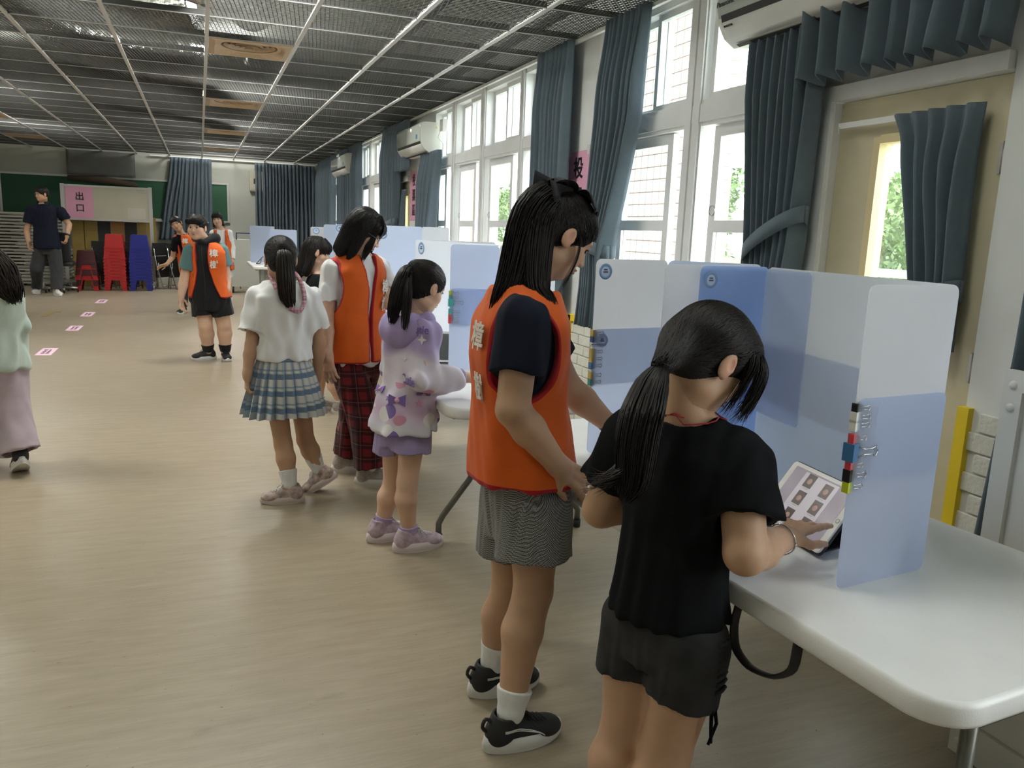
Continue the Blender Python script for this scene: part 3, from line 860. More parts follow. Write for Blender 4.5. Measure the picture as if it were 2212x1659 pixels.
air_con(1.95, 3.27, 2.185, 'large white wall air conditioner above the near door at the top', ('Panasonic', 'INVERTER'), 1.12)
air_con(8.6, 9.72, 2.13, 'white wall air conditioner above the farther pink sign', s=1.05)
air_con(13.35, 14.85, 2.15, 'white wall air conditioner farthest away near the end curtains', s=1.1)
b = MB(); b.box(WX - .045, WX, 8.38, 8.5, 2.34, 2.46); b.box(WX - .05, WX - .04, 8.43, 8.46, 2.37, 2.40); b.tube([(WX - .05, 8.44, 2.36), (WX - .06, 8.5, 2.28), (WX - .04, 8.36, 2.2), (WX - .03, 8.45, 2.08)], .005, 6)
b.build('wall_socket', M_plast, None, (WX, 8.44, 2.4), label='white power socket box with cable beside the middle air conditioner', cat='socket')

# ------------------------------------------------------------------ signs
M_pink = mat('pink_paper', (0.72, 0.36, 0.50), 0.7, var=.03, scale=4)
M_tape = mat('clear_tape', (0.75, 0.72, 0.70), 0.2)
def wall_sign(y0, y1, z0, z1, chars, size, label):
    t = thing('paper_sign', (WX - .002, (y0 + y1) / 2, z0), label, 'sign')
    b = MB(); b.box(WX - .004, WX - .002, y0, y1, z0, z1); b.build('sheet', M_pink, t)
    n = len(chars)
    for i, c_ in enumerate(chars):
        z = z1 - (i + .62) * (z1 - z0) / (n + .25)
        text_obj('character', c_, size, M_ink, (WX - .0055, (y0 + y1) / 2, z), (0, -1, 0), (0, 0, 1), t, bold=size * .022)
    for yy in (y0 + .06, y1 - .06):
        b = MB(); b.box(WX - .0052, WX - .0042, yy - .02, yy + .02, z1 - .03, z1 + .03); b.build('tape', M_tape, t)
wall_sign(4.93, 5.33, 1.24, 1.885, '投票區', .15, 'pink paper sign with bold black characters on the near pillar')
wall_sign(9.54, 9.94, 1.42, 2.0, '投票區', .15, 'pink paper sign on the far pillar below the middle air conditioner')

M_print = mat('print_grey', (0.05, 0.03, 0.05), 0.6)
def floor_sheet(px, label, w=.15, l=.42, sk=-.12):
    c = V(*px)
    t = thing('floor_sheet', (c[0], c[1], 0), label, 'paper', 'pink direction sheets taped to the floor')
    ax = nrm(V(1, -.12, 0)); ay = nrm(V(.0, 1, 0))
    b = MB(); b.obox((c[0], c[1], .0012), ax * w / 2, ay * l / 2, V(0, 0, .0010)); b.build('sheet', M_pink2, t)
    R_ = random.Random(int(abs(c[1] * 100)))
    for k in range(7):
        yy = (k - 3) * l * .085
        for s_ in (-1, 1):
            b = MB(); hw = w * R_.uniform(.06, .13); b.obox(c + ay * yy + ax * s_ * w * .14 + V(0, 0, .0025), ax * hw, ay * l * .025, V(0, 0, .0004)); b.build('print_mark', M_print, t)
M_pink2 = mat('pale_pink_paper', (0.75, 0.50, 0.62), 0.6)
for (p, l, k) in (((101, 760), 'pink sheet taped to the floor, nearest of four', 1.25), ((161, 709), 'pink sheet on the floor, second nearest of four', 1.25), ((190, 679), 'pink sheet on the floor, third of four going away', 1.4), ((220, 651), 'pink sheet on the floor, farthest, by the man', 1.6)):
    floor_sheet(atz(*p), l, .14 * 1.0, .38 * k)
c = atz(104, 679); b = MB(); b.obox((c[0], c[1], .002), V(.03, .0, 0), V(.02, .28, 0), V(0, 0, .0015)); b.obox((c[0] + .05, c[1] + .3, .0025), V(.06, .01, 0), V(0, .03, 0), V(0, 0, .0015)); b.build('floor_tape', mat('brown_tape', (.30, .2, .06), .5), None, (c[0], c[1], 0), label='small brown tape mark on the floor left of the pink sheets', cat='tape')

# ------------------------------------------------------------------ end wall furniture
M_green = mat('chalkboard_green', (0.012, 0.075, 0.035), 0.6, var=.1, scale=2)
M_alu = mat('aluminium', (0.55, 0.55, 0.53), 0.4, 0.6)
t = thing('chalkboard', (-1.5, FY, 1.33), 'long green chalkboard on the end wall', 'chalkboard')
MB().box(-3.56, .56, FY - .03, FY, 1.33, 2.08).build('board', M_green, t)
for q in ((-3.60, .60, 2.08, 2.12), (-3.60, .60, 1.30, 1.33), (-3.60, -3.56, 1.33, 2.08), (.56, .60, 1.33, 2.08)): MB().box(q[0], q[1], FY - .05, FY, q[2], q[3]).build('frame_bar', M_alu, t)
MB().box(-3.5, .5, FY - .13, FY - .03, 1.27, 1.30).build('chalk_tray', M_alu, t)
b = MB(); b.box(-3.14, -2.94, FY - .14, FY - .06, 1.30, 1.42); b.box(-3.13, -2.95, FY - .145, FY - .14, 1.36, 1.41); b.build('eraser_box', M_plast, None, (-3.04, FY - .1, 1.3), label='small white eraser box on the chalkboard tray beside the man', cat='box')
t = thing('rolled_screen', (-1.79, FY - .12, 2.1), 'grey hanging projection cloth above the whiteboard', 'screen')
b = MB(); P = [[(x, FY - .10 - .015 * math.sin(x * 4 + z * 3), z) for z in np.linspace(2.12, 2.6, 8)] for x in np.linspace(-2.41, -1.18, 16)]
b.grid(np.array(P), True); d = b.build('cloth', mat('grey_cloth', (.15, .15, .145), .9, var=.08, scale=6), t); md = d.modifiers.new('thickness', 'SOLIDIFY'); md.thickness = .01
b = MB(); b.tube([(-2.4, FY - .12, 2.06), (-1.75, FY - .13, 2.05), (-1.15, FY - .12, 1.98)], [.05, .07, .045], 10); b.build('rolled_edge', mat('brown_cloth', (.085, .06, .04), .9), t)
t = thing('electric_box', (1.15, FY, 1.98), 'beige electric box on the end wall beside the curtain', 'electric box')
MB().box(1.02, 1.30, FY - .1, FY, 1.98, 2.40).build('case', mat('beige_metal', (.45, .42, .32), .5), t); MB().box(1.04, 1.28, FY - .112, FY - .1, 2.0, 2.38).build('lid', mat('beige_metal', (.45, .42, .32), .5), t); MB().box(1.10, 1.13, FY - .118, FY - .112, 2.13, 2.24).build('latch', M_dark, t)

WBY = 16.95
t = thing('whiteboard_stand', (-1.58, WBY, 0), 'wheeled whiteboard holding the pink exit sign', 'whiteboard')
MB().box(-2.30, -.87, WBY - .02, WBY + .01, 1.28, 1.865).build('board', mat('whiteboard_face', (.50, .48, .38), .3, var=.05, scale=3), t)
for x in (-2.33, -.86): MB().box(x - .03, x + .03, WBY - .03, WBY + .02, .12, 1.90).build('post', M_alu, t)
for z in (1.265, 1.87): MB().box(-2.30, -.89, WBY - .028, WBY + .018, z - .018, z + .018).build('frame_bar', M_alu, t)
for x in (-2.33, -.86): 
    b = MB(); b.box(x - .025, x + .025, WBY - .28, WBY + .28, .08, .13); b.tube([(x - .02, WBY - .24, .04), (x + .02, WBY - .24, .04)], .04, 12); b.tube([(x - .02, WBY + .24, .04), (x + .02, WBY + .24, .04)], .04, 12); b.build('foot', M_alu, t)
for q in ((-1.10, -.95, 1.825, 1.84), (-1.08, -.92, 1.785, 1.795)): MB().box(q[0], q[1], WBY - .0215, WBY - .0205, q[2], q[3]).build('printed_line', M_grey, t)
MB().box(-1.26, -.95, WBY - .0225, WBY - .0205, 1.30, 1.50).build('notice_sheet', mat('off_white_paper', (.55, .53, .45), .6), t)
t = thing('paper_sign', (-2.07, WBY - .03, 1.28), 'pink exit sign taped to the left end of the whiteboard', 'sign')
MB().box(-2.28, -1.83, WBY - .026, WBY - .022, 1.285, 1.855).build('sheet', M_pink, t)
for c_, z in (('出', 1.67), ('口', 1.46)): text_obj('character', c_, .155, M_ink, (-2.05, WBY - .028, z), (1, 0, 0), (0, 0, 1), t, bold=.003)

M_gold = mat('gold_card', (0.30, 0.21, 0.055), 0.35, var=.12, scale=6); M_gold2 = mat('orange_card', (0.36, 0.18, 0.05), 0.4, var=.1, scale=6)
x = -2.26
for k, (w, m_, l) in enumerate(((.22, M_gold, 'gold'), (.24, M_gold, 'gold'), (.22, M_dark, 'black'), (.24, M_gold2, 'orange gold'), (.22, M_dark, 'black'), (.17, M_gold, 'gold'), (.17, M_gold, 'gold'))):
    t = thing('card_panel', (x + w / 2, 17.3, .55), '%s card panel behind the whiteboard legs, %s from its left post' % (l, ('first', 'second', 'third', 'fourth', 'fifth', 'sixth', 'seventh')[k]), 'panel')
    MB().box(x, x + w - .004, 17.28, 17.31, .0 + .0, 1.34).build('sheet', m_, t); MB().box(x + .0, x + w - .004, 17.272, 17.28, 1.24, 1.30).build('top_strip', M_alu if m_ is M_dark else m_, t)
    x += w - (.015 if k == 0 else 0)

# folded white tables piled flat at the left
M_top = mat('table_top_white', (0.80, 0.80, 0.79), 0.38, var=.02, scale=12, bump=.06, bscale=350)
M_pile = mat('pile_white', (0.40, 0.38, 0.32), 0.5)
z = .03; R_ = random.Random(5)
for k in range(22):
    x0, x1 = -4.6 + R_.uniform(-.05, .05), -2.32 + R_.uniform(-.06, .05); y0 = 17.25 + R_.uniform(-.03, .03)
    if k > 11: x1 -= .12
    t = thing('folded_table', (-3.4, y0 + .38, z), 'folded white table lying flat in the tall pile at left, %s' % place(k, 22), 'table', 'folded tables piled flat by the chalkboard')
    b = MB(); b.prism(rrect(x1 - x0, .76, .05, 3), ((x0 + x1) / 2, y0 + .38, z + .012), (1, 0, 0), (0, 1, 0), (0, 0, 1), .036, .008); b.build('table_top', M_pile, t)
    xs = -3.15 + R_.uniform(-.12, .1)
    if k > 9 and k % 2 == 0: MB().box(x0 + .06, xs, y0 - .002 + .01, y0 + .5, z - .001, z + .013).build('gap_shade', M_dark, t)  # black box stands in for the shade in the gap between tops
    MB().box(max(xs, x0 + .1), x1 - .06, y0 + .04, y0 + .7, z - .003, z + .013).build('under_frame', M_alu, t)
    z += .0605

# plastic stools
def stool_proto(m, label, group, h=.45, wt=.27, wb=.36):
    t = thing('plastic_stool', (0, 0, 0), label, 'stool', group)
    b = MB(); b.prism(rrect(wt, wt, .03, 3), (0, 0, h - .02), (1, 0, 0), (0, 1, 0), (0, 0, 1), .02, .006); b.build('seat', m, t)
    b = MB()   # upper body: four sloping walls
    zc = h * .42
    def W_(z): return wb + (wt - wb) * z / h
    for sx, sy in ((0, 1), (0, -1), (1, 0), (-1, 0)):
        a, c_ = W_(zc) / 2, W_(h - .01) / 2
        n_ = V(sx, sy, 0); p_ = V(-sy, sx, 0)
        b.add([n_ * a - p_ * a + V(0, 0, zc), n_ * a + p_ * a + V(0, 0, zc), n_ * c_ + p_ * c_ + V(0, 0, h - .01), n_ * c_ - p_ * c_ + V(0, 0, h - .01),
               n_ * (a - .006) - p_ * a + V(0, 0, zc), n_ * (a - .006) + p_ * a + V(0, 0, zc), n_ * (c_ - .006) + p_ * c_ + V(0, 0, h - .01), n_ * (c_ - .006) - p_ * c_ + V(0, 0, h - .01)], [(0, 1, 2, 3), (7, 6, 5, 4), (1, 0, 4, 5)])
        b.obox(n_ * (a + .003) + V(0, 0, zc + .012), n_ * .005, p_ * (a - .01), V(0, 0, .012))
    b.build('body', m, t)
    for sx in (-1, 1):
        for sy in (-1, 1):
            b = MB(); a, c_ = wb / 2, W_(zc) / 2; l = .075
            def pt(r_, z_, ix, iy): return (sx * (r_ - ix), sy * (r_ - iy), z_)
            out = [(0, 0), (l, 0), (l, .008), (.008, .008), (.008, l), (0, l)]
            vs = [pt(a, 0, i, j) for i, j in out] + [pt(c_, zc, i * 1.25, j * 1.25) for i, j in out]
            fs = [tuple(range(6)), tuple(range(11, 5, -1))] + [(i, (i + 1) % 6, 6 + (i + 1) % 6, 6 + i) for i in range(6)]
            b.add(vs, fs); b.obox((sx * (a - .03), sy * (a - .03), .012), (.036, 0, 0), (0, .036, 0), (0, 0, .012)); b.build('leg', m, t)
    return t
M_sred = mat('red_plastic', (0.42, 0.012, 0.014), 0.3); M_sblu = mat('blue_plastic', (0.012, 0.018, 0.22), 0.3); M_smar = mat('maroon_plastic', (0.06, 0.008, 0.012), 0.3)
def stack(m, x, y, n, dz, label, group, **k):
    p = stool_proto(m, label + ', ' + place(0, n), group, **k); p.location = (x, y, 0)
    for i in range(1, n): copy_tree(p, (x + rng.uniform(-.004, .004), y, i * dz), label + ', ' + place(i, n))
c = atz(250, 627); stack(M_sred, -1.47, 16.45, 11, .057, 'red plastic stool in the tall red stack', 'tall stack of red stools')
stack(M_sblu, -1.05, 16.45, 11, .057, 'blue plastic stool in the tall blue stack', 'tall stack of blue stools')
for i, (m, z) in enumerate(((M_sred, 0), (M_smar, .09), (M_sred, .19), (M_smar, .28))):
    p = stool_proto(m, ('bottom red stool of the low mixed stack', 'maroon stool between the red ones of the low stack', 'upper red stool of the low mixed stack', 'topmost maroon stool of the low mixed stack')[i], 'low stack of mixed stools', h=.44); p.location = (-1.93, 16.4, z)

# black office chair, trolley, folding chairs
M_black = mat('black_vinyl', (0.012, 0.012, 0.012), 0.5); M_chrome = mat('chrome_tube', (0.45, 0.45, 0.43), 0.25, 0.9)
t = thing('office_chair', (-2.30, 15.9, 0), 'black office chair beside the low stool stack', 'chair')
b = MB(); b.prism(rrect(.42, .5, .08, 4), (-2.30, 15.67, .78), (1, 0, 0), (0, 0, 1), (0, 1, 0), .06, .02); b.build('backrest', M_black, t)
b = MB(); b.prism(rrect(.48, .46, .08, 4), (-2.30, 15.9, .46), (1, 0, 0), (0, 1, 0), (0, 0, 1), .07, .02); b.build('seat', M_black, t)
b = MB(); b.tube([(-2.30, 15.9, .08), (-2.30, 15.9, .46)], .03, 10); b.build('post', M_chrome, t)
for k in range(5):
    a = k * 2 * math.pi / 5; e = V(-2.30 + .26 * math.cos(a), 15.9 + .26 * math.sin(a), .07)
    b = MB(); b.tube([(-2.30, 15.9, .1), e], [.025, .018], 8); b.build('base_arm', M_chrome, t); b = MB(); b.tube([e + V(-.012, 0, -.04), e + V(.012, 0, -.04)], .03, 10); b.build('caster', M_black, t)
t = thing('flat_trolley', (-2.55, 16.6, 0), 'low metal trolley behind the man', 'trolley')
MB().box(-2.72, -2.12, 16.45, 16.95, .13, .16).build('deck', M_chrome, t)
for x in (-2.66, -2.2):
    b = MB(); b.tube([(x - .02, 16.47, .06), (x + .02, 16.47, .06)], .06, 14); b.build('wheel', M_grey, t)
def folding_chair(x, y, rz, label):
    t = thing('folding_chair', (x, y, 0), label, 'chair', 'black folding chairs leaning by the end wall')
    ca, sa = math.cos(rz), math.sin(rz)
    def p(a, d, z): return (x + a * ca - d * sa, y + a * sa + d * ca, z)
    for s_ in (-1, 1):
        b = MB(); b.tube([p(s_ * .2, -.10, .0), p(s_ * .2, .03, .45), p(s_ * .19, .10, .86)], .011, 8); b.build('front_leg', M_chrome, t)
        b = MB(); b.tube([p(s_ * .18, .06, .0), p(s_ * .18, .0, .5)], .011, 8); b.build('rear_leg', M_chrome, t)
    b = MB(); b.tube([p(-.2, -.08, .06), p(.2, -.08, .06)], .009, 8); b.build('stretcher', M_chrome, t)
    b = MB(); b.obox(p(0, .09, .75), V(ca, sa, 0) * .2, V(-sa, ca, 0) * .015, V(0, 0, .12)); b.build('backrest', M_black, t)
    b = MB(); b.obox(p(0, .04, .42), V(ca, sa, 0) * .19, V(-sa, ca, 0) * .02, V(0, 0, .20)); b.build('seat', M_black, t)
for k, x in enumerate((-.66, -.42, -.18, .06, .30, .54)):
    folding_chair(x, 16.9, 1.0, 'black folding chair in the leaning row, %s from the blue stools' % ('first', 'second', 'third', 'fourth', 'fifth', 'sixth')[k])
folding_chair(-1.26, 17.0, 0, 'black folding chair between the red and blue stools'); folding_chair(-1.72, 16.98, 0, 'black folding chair between low stack and red stools')
t = thing('cart', (.75, 16.2, 0), 'grey cart with blue handle behind the far girl in vest', 'cart')
MB().box(.50, 1.02, 16.0, 16.4, .12, 1.0).build('body', M_far, t); b = MB(); b.tube([(.63, 16.0, 1.0), (.63, 15.95, 1.12), (.88, 15.95, 1.12), (.88, 16.0, 1.0)], .012, 8); b.build('handle', mat('navy_handle', (.02, .04, .14), .4), t)
for x in (.55, .97):
    b = MB(); b.tube([(x - .02, 16.05, .06), (x + .02, 16.05, .06)], .06, 12); b.build('wheel', M_black, t)
# ------------------------------------------------------------------ folding tables
M_leg = mat('olive_grey_metal', (0.17, 0.17, 0.145), 0.4, 0.5)
M_legw = mat('pale_grey_metal', (0.42, 0.42, 0.40), 0.4, 0.3)
def table(A, d, L_, W_, zt, label, ml=M_leg, handle=False, inset=.30, inset0=None):
    A = V(A[0], A[1], 0); d = nrm(V(d[0], d[1], 0)); w = V(d[1], -d[0], 0)
    c = A + d * L_ / 2 + w * W_ / 2
    t = thing('folding_table', (c[0], c[1], 0), label, 'table')
    b = MB(); b.prism(rrect(L_, W_, .085, 8), c + V(0, 0, zt - .045), d, -w, (0, 0, 1), .045, .010); b.build('table_top', M_top, t)
    def P(l, s, z): return A + d * l + w * s + V(0, 0, z)
    for e, sg in ((inset0 or inset, 1), (L_ - inset, -1)):
        for s0, so in ((.20, .05), (W_ - .20, W_ - .05)):
            b = MB(); b.tube([P(e, s0, zt - .05), P(e, s0, .30), P(e, s0 + (so - s0) * .12, .265), P(e, s0 + (so - s0) * .88, .115), P(e, so, .08), P(e, so, .03)], .0135, 10)
            lg = b.build('leg', ml, t)
            b = MB(); b.tube([P(e, so, .0), P(e, so, .035)], .017, 10); b.build('rubber_foot', M_black, lg)
        b = MB(); b.tube([P(e, .20, zt - .12), P(e, W_ - .20, zt - .12)], .011, 8); b.build('crossbar', ml, t)
        b = MB(); p0, p1 = P(e + sg * .02, W_ / 2, zt - .125), P(e + sg * .42, W_ / 2, zt - .05)
        m_ = (p0 + p1) / 2 + V(0, 0, -.02)
        for s_ in (-.1, .1): b.tube([p0 + w * s_ * 1.6, m_ + w * s_ * .3], (.013, .013), 8)
        b.obox(m_, nrm(p1 - p0) * .05, w * .025, V(0, 0, .008)); b.tube([m_, p1], .013, 8); b.build('brace', ml, t)
    for s_ in (.06, W_ - .06):
        MB().obox(P(L_ / 2, s_, zt - .055), d * (L_ / 2 - .12), w * .012, V(0, 0, .012)).build('side_rail', ml, t)
    if handle:
        b = MB(); l0 = handle
        cp = np.array([P(l0, .02, zt - .045), P(l0 - .005, .01, zt - .10), P(l0 + .035, .005, zt - .135), P(l0 + .10, .005, zt - .150), P(l0 + .150, .01, zt - .135), P(l0 + .165, .015, zt - .09), P(l0 + .16, .02, zt - .045)])
        sp_ = np.linspace(0, 6, 25); cs_ = np.stack([np.interp(sp_, np.arange(7), cp[:, k_]) for k_ in range(3)], 1)
        for _ in range(2): cs_[1:-1] = .25 * cs_[:-2] + .5 * cs_[1:-1] + .25 * cs_[2:]
        b.tube(list(cs_), [(.005, .013)] * 25, 8)
        b.build('carry_handle', M_black, t)
    return t
ZT = .65
T1A, T1D = (1.0, .745), (-.075, .997)
table(T1A, T1D, 1.83, .76, ZT, 'long white folding table in the right foreground', handle=.31, inset0=.09)
table((.865, 2.83), (0, 1), 1.83, .76, ZT, 'white folding table between the purple-jacket girl and the windows')
table((1.08, 5.0), (0, 1), 1.83, .76, .70, 'white folding table by the girl with long black hair', ml=M_legw)
table((1.10, 7.2), (0, 1), 1.83, .76, .70, 'white folding table beyond the girl with glasses', ml=M_legw)
table((.74, 12.9), (0, 1), 1.83, .76, .66, 'white folding table near the end wall with two booth panels', ml=M_legw)

# ------------------------------------------------------------------ booth screens of milky plastic sheets
def milky(name, col, tcol, tr=.5):
    m = bpy.data.materials.new(name); m.use_nodes = True
    nt = m.node_tree; b = nt.nodes['Principled BSDF']; out = nt.nodes['Material Output']
    b.inputs['Base Color'].default_value = (*col, 1); b.inputs['Roughness'].default_value = .42
    t = nt.nodes.new('ShaderNodeBsdfTranslucent'); t.inputs['Color'].default_value = (*tcol, 1)
    x = nt.nodes.new('ShaderNodeMixShader'); x.inputs['Fac'].default_value = tr
    nt.links.new(b.outputs[0], x.inputs[1]); nt.links.new(t.outputs[0], x.inputs[2]); nt.links.new(x.outputs[0], out.inputs['Surface'])
    return m
M_milk = milky('milky_white_sheet', (.76, .77, .79), (.88, .90, .94), .80)
M_milkb = milky('milky_blue_sheet', (.68, .73, .82), (.78, .84, .97), .80)
M_milkd = milky('milky_deep_blue_sheet', (.50, .61, .82), (.60, .73, .98), .75)
M_logo = mat('logo_blue', (.22, .36, .60), .5); M_logo2 = mat('logo_pale', (.55, .66, .82), .5); M_logod = mat('logo_navy', (.05, .09, .22), .5)
def sheet(parent, p, q, z0, z1, m, off=0.0, rad=.018, name='panel', th=.0028):
    p = V(p[0], p[1], 0); q = V(q[0], q[1], 0); ax = nrm(q - p); n = V(ax[1], -ax[0], 0)
    w = np.linalg.norm(q - p)
    b = MB(); b.prism(rrect(w, z1 - z0, rad, 4), (p + q) / 2 + V(0, 0, (z0 + z1) / 2) + n * off, ax, (0, 0, 1), np.cross(ax, V(0, 0, 1)), th)
    return b.build(name, m, parent)
def logo(parent, p, q, u, z, r_=.022, off=.0034):
    p = V(p[0], p[1], 0); q = V(q[0], q[1], 0); ax = nrm(q - p); n = np.cross(ax, V(0, 0, 1))
    c = p + ax * u + V(0, 0, z) + n * off
    b = MB(); b.lathe([(r_, 0), (r_, .0006), (r_ * .66, .0006), (r_ * .66, 0)], c, n, 28)
    L_ = b.build('round_logo', M_logo, parent)
    b = MB(); b.lathe([(r_ * .66, .0003), (.0, .0003)], c, n, 28); b.build('logo_field', M_logo2, L_) if False else b.build('logo_field', M_logo2, parent)
    b = MB()
    for dz, hw in ((.22, .26), (-.06, .34)):
        for k in range(-2, 3): b.obox(c + ax * k * hw * r_ * .42 + V(0, 0, dz * r_) + n * .0007, ax * hw * r_ * .17, V(0, 0, r_ * .09), n * .0002)
    b.build('logo_text', M_logod, parent)
def booth(name_label, pts, z0, z1, zl, zu, cols, group=None):
    """pts: fold points; zl..zu is where lower and upper sheets overlap"""
    t = thing('booth_screen', (*np.mean(np.array(pts), 0), z0), name_label, 'screen', group)
    for i, (p, q) in enumerate(zip(pts[:-1], pts[1:])):
        mu, ml_ = cols[i]
        sg = 1 if (q[0] - p[0]) >= 0 else -1
        sheet(t, p, q, zl, z1, mu, -.002 * sg, name='upper_sheet'); sheet(t, p, q, z0 + .001, zu, ml_, .002 * sg, name='lower_sheet')
    return t
RF, RB, LB, LF = (1.147, 1.137), (1.405, 1.165), (1.520, 1.885), (1.275, 1.862)
t = booth('tall milky blue voting booth screen standing around the near tablet', [RF, RB, LB, LF], ZT, 1.25, .87, 1.035, [(M_milk, M_milkb), (M_milk, M_milkb), (M_milkd, M_milkd)])
sheet(t, (1.170, 1.880), (1.5, 1.905), .80, 1.252, M_milk, .0, name='upper_sheet')
sheet(t, LB, (1.487, 1.66), .83, 1.246, M_milkb, .007, name='upper_sheet')
logo(t, LF, LB, .030, 1.212, .0225, .006)
B2F, B2C, B2E = (1.103, 2.155), (1.375, 2.195), (1.60, 2.02)
t = booth('milky white voting booth screen standing behind the front girl', [B2F, B2C, B2E], ZT, 1.252, .87, 1.04, [(M_milk, M_milkb), (M_milkb, M_milkb)])
logo(t, B2F, B2C, .032, 1.215, .024, .004); logo(t, B2F, B2C, .034, 1.005, .021, .004)
B3F, B3C = (1.11, 3.69), (1.62, 3.60)
t = booth('milky blue voting booth screen on the second table', [B3F, (1.34, 3.65), B3C], ZT, 1.255, .87, 1.045, [(M_milkb, M_milkb), (M_milk, M_milk)])
sheet(t, (1.13, 4.44), (1.34, 3.66), .68, 1.26, M_milk, 0, name='upper_sheet')
sheet(t, (1.13, 4.44), (1.62, 4.48), .68, 1.26, M_milk, 0, name='upper_sheet')
logo(t, (1.13, 4.44), (1.34, 3.66), .07, 1.215, .034, .004)
def simple_booth(pts, z0, z1, cols, label, logos=()):
    t = thing('booth_screen', (*np.mean(np.array(pts), 0), z0), label, 'screen')
    for (p, q, m_) in zip(pts[:-1], pts[1:], cols): sheet(t, p, q, z0 + .001, z1, m_)
    for (i, u, z, r_) in logos: logo(t, pts[i], pts[i + 1], u, z, r_)
simple_booth([(1.17, 5.75), (1.50, 5.70), (1.52, 5.1)], .70, 1.335, [M_milkb, M_milk], 'pale blue voting booth screen right of the long-haired girl', ((0, .05, 1.27, .03),))
simple_booth([(1.14, 7.35), (1.60, 7.30), (1.62, 8.1)], .70, 1.335, [M_milkb, M_milk], 'blue booth screen with two round logos behind the girl with glasses', ((0, .03, 1.30, .035), (0, .22, 1.19, .035)))
simple_booth([(1.12, 8.0), (1.5, 7.96)], .70, 1.33, [M_milkb], 'blue booth panel standing second in the row at the far tables')
simple_booth([(1.10, 8.85), (1.5, 8.8)], .70, 1.30, [M_milk], 'pale booth panel last in the row before the end curtains', ((0, .06, 1.26, .035),))
simple_booth([(1.02, 13.2), (1.42, 13.15), (1.42, 13.9)], .66, 1.23, [M_milkb, M_milk], 'blue booth panel on the end-wall table, nearer one')
simple_booth([(.78, 14.3), (1.12, 14.25), (1.12, 13.6)], .66, 1.27, [M_milkb, M_milk], 'clear blue booth panel on the end-wall table, farther one')

# binder clips along the screen edges
CC = dict(black=(.015, .015, .015), white=(.75, .74, .68), red=(.62, .07, .09), blue=(.05, .16, .33), gold=(.50, .36, .08), teal=(.05, .36, .36), lime=(.50, .55, .03), navy=(.03, .06, .18), green=(.03, .22, .17))
def clip(p, dirv, z, col, s=1.0, lab='', group=''):
    p = V(p[0], p[1], z); d = nrm(V(dirv[0], dirv[1], 0)); n = V(d[1], -d[0], 0)
    t = thing('binder_clip', tuple(p), lab, 'clip', group)
    b = MB(); h = .0105 * s
    tri = [(-.004 * s, -.0075 * s), (.0125 * s, -.002 * s), (.0125 * s, .002 * s), (-.004 * s, .0075 * s)]
    b.prism(tri, p + V(0, 0, -h), d, n, (0, 0, 1), 2 * h); b.build('jaw', mat('clip_' + col, CC[col], .35), t)
    for sg in (-1, 1):
        b = MB(); L_ = .030 * s
        loop = [(.010 * s, .003, .006), (.018 * s, .0045, .003), (.030 * s, .005, .0035), (L_ + .006 * s, .005, .006), (L_ + .009 * s, .005, 0), (L_ + .006 * s, .005, -.006), (.030 * s, .005, -.0035), (.018 * s, .0045, -.003), (.010 * s, .003, -.006)]
        b.tube([p + d * a + n * sg * c_ * s + V(0, 0, z_ * s) for a, c_, z_ in loop], .0009 * s, 6); b.build('handle', M_chrome, t)
d1 = (RB[0] - RF[0], RB[1] - RF[1])
for k, (y, col, s) in enumerate(((868, 'black', .9), (887, 'white', 1), (905, 'white', 1), (933, 'red', .9), (963, 'blue', 1.7), (993, 'red', .9), (1014, 'black', 1.15), (1040, 'lime', 1.0))):
    clip(RF, d1, 1.25 - (y - 612) / 1100, col, s, '%s binder clip on the near screen edge, %s from the top' % (col, ('first', 'second', 'third', 'fourth', 'fifth', 'sixth', 'seventh', 'lowest')[k]), 'clips on the near screen')
d2 = (B2C[0] - B2F[0], B2C[1] - B2F[1])
for k, (y, col) in enumerate(((721, 'gold'), (733, 'navy'), (760, 'gold'), (775, 'gold'), (790, 'blue'), (810, 'gold'), (825, 'green'))):
    clip(B2F, d2, 1.252 - (y - 567) / 688, col, .95, '%s binder clip on the white screen edge, %s from the top' % (col, ('first', 'second', 'third', 'fourth', 'fifth', 'sixth', 'lowest')[k]), 'clips on the white screen')
b = MB(); z = 1.252 - (746 - 567) / 688; p = V(*B2F, z); d = nrm(V(*d2, 0)); n = V(d[1], -d[0], 0)
b.tube([p + d * a + n * .004 + V(0, 0, h) for a, h in ((-.006, .003), (.032, .003), (.036, 0), (.032, -.003), (-.004, -.003), (-.008, 0), (-.004, .0015), (.024, .0015))], .0008, 6); b.build('paper_clip', M_chrome, None, tuple(p), label='long wire paper clip on the white screen edge', cat='clip')
d3 = (B3C[0] - B3F[0], B3C[1] - B3F[1])
for k, (y, col, s) in enumerate(((632, 'lime', 1.1), (641, 'teal', 1.1), (653, 'teal', 1.7), (673, 'teal', 1.3), (685, 'red', 1.2), (694, 'red', 1.2))):
    clip(B3F, d3, 1.255 - (y - 524) / 465, col, s, '%s binder clip on the second table screen, %s from the top' % (col, ('first', 'second', 'third', 'fourth', 'fifth', 'lowest')[k]), 'clips on the second table screen')

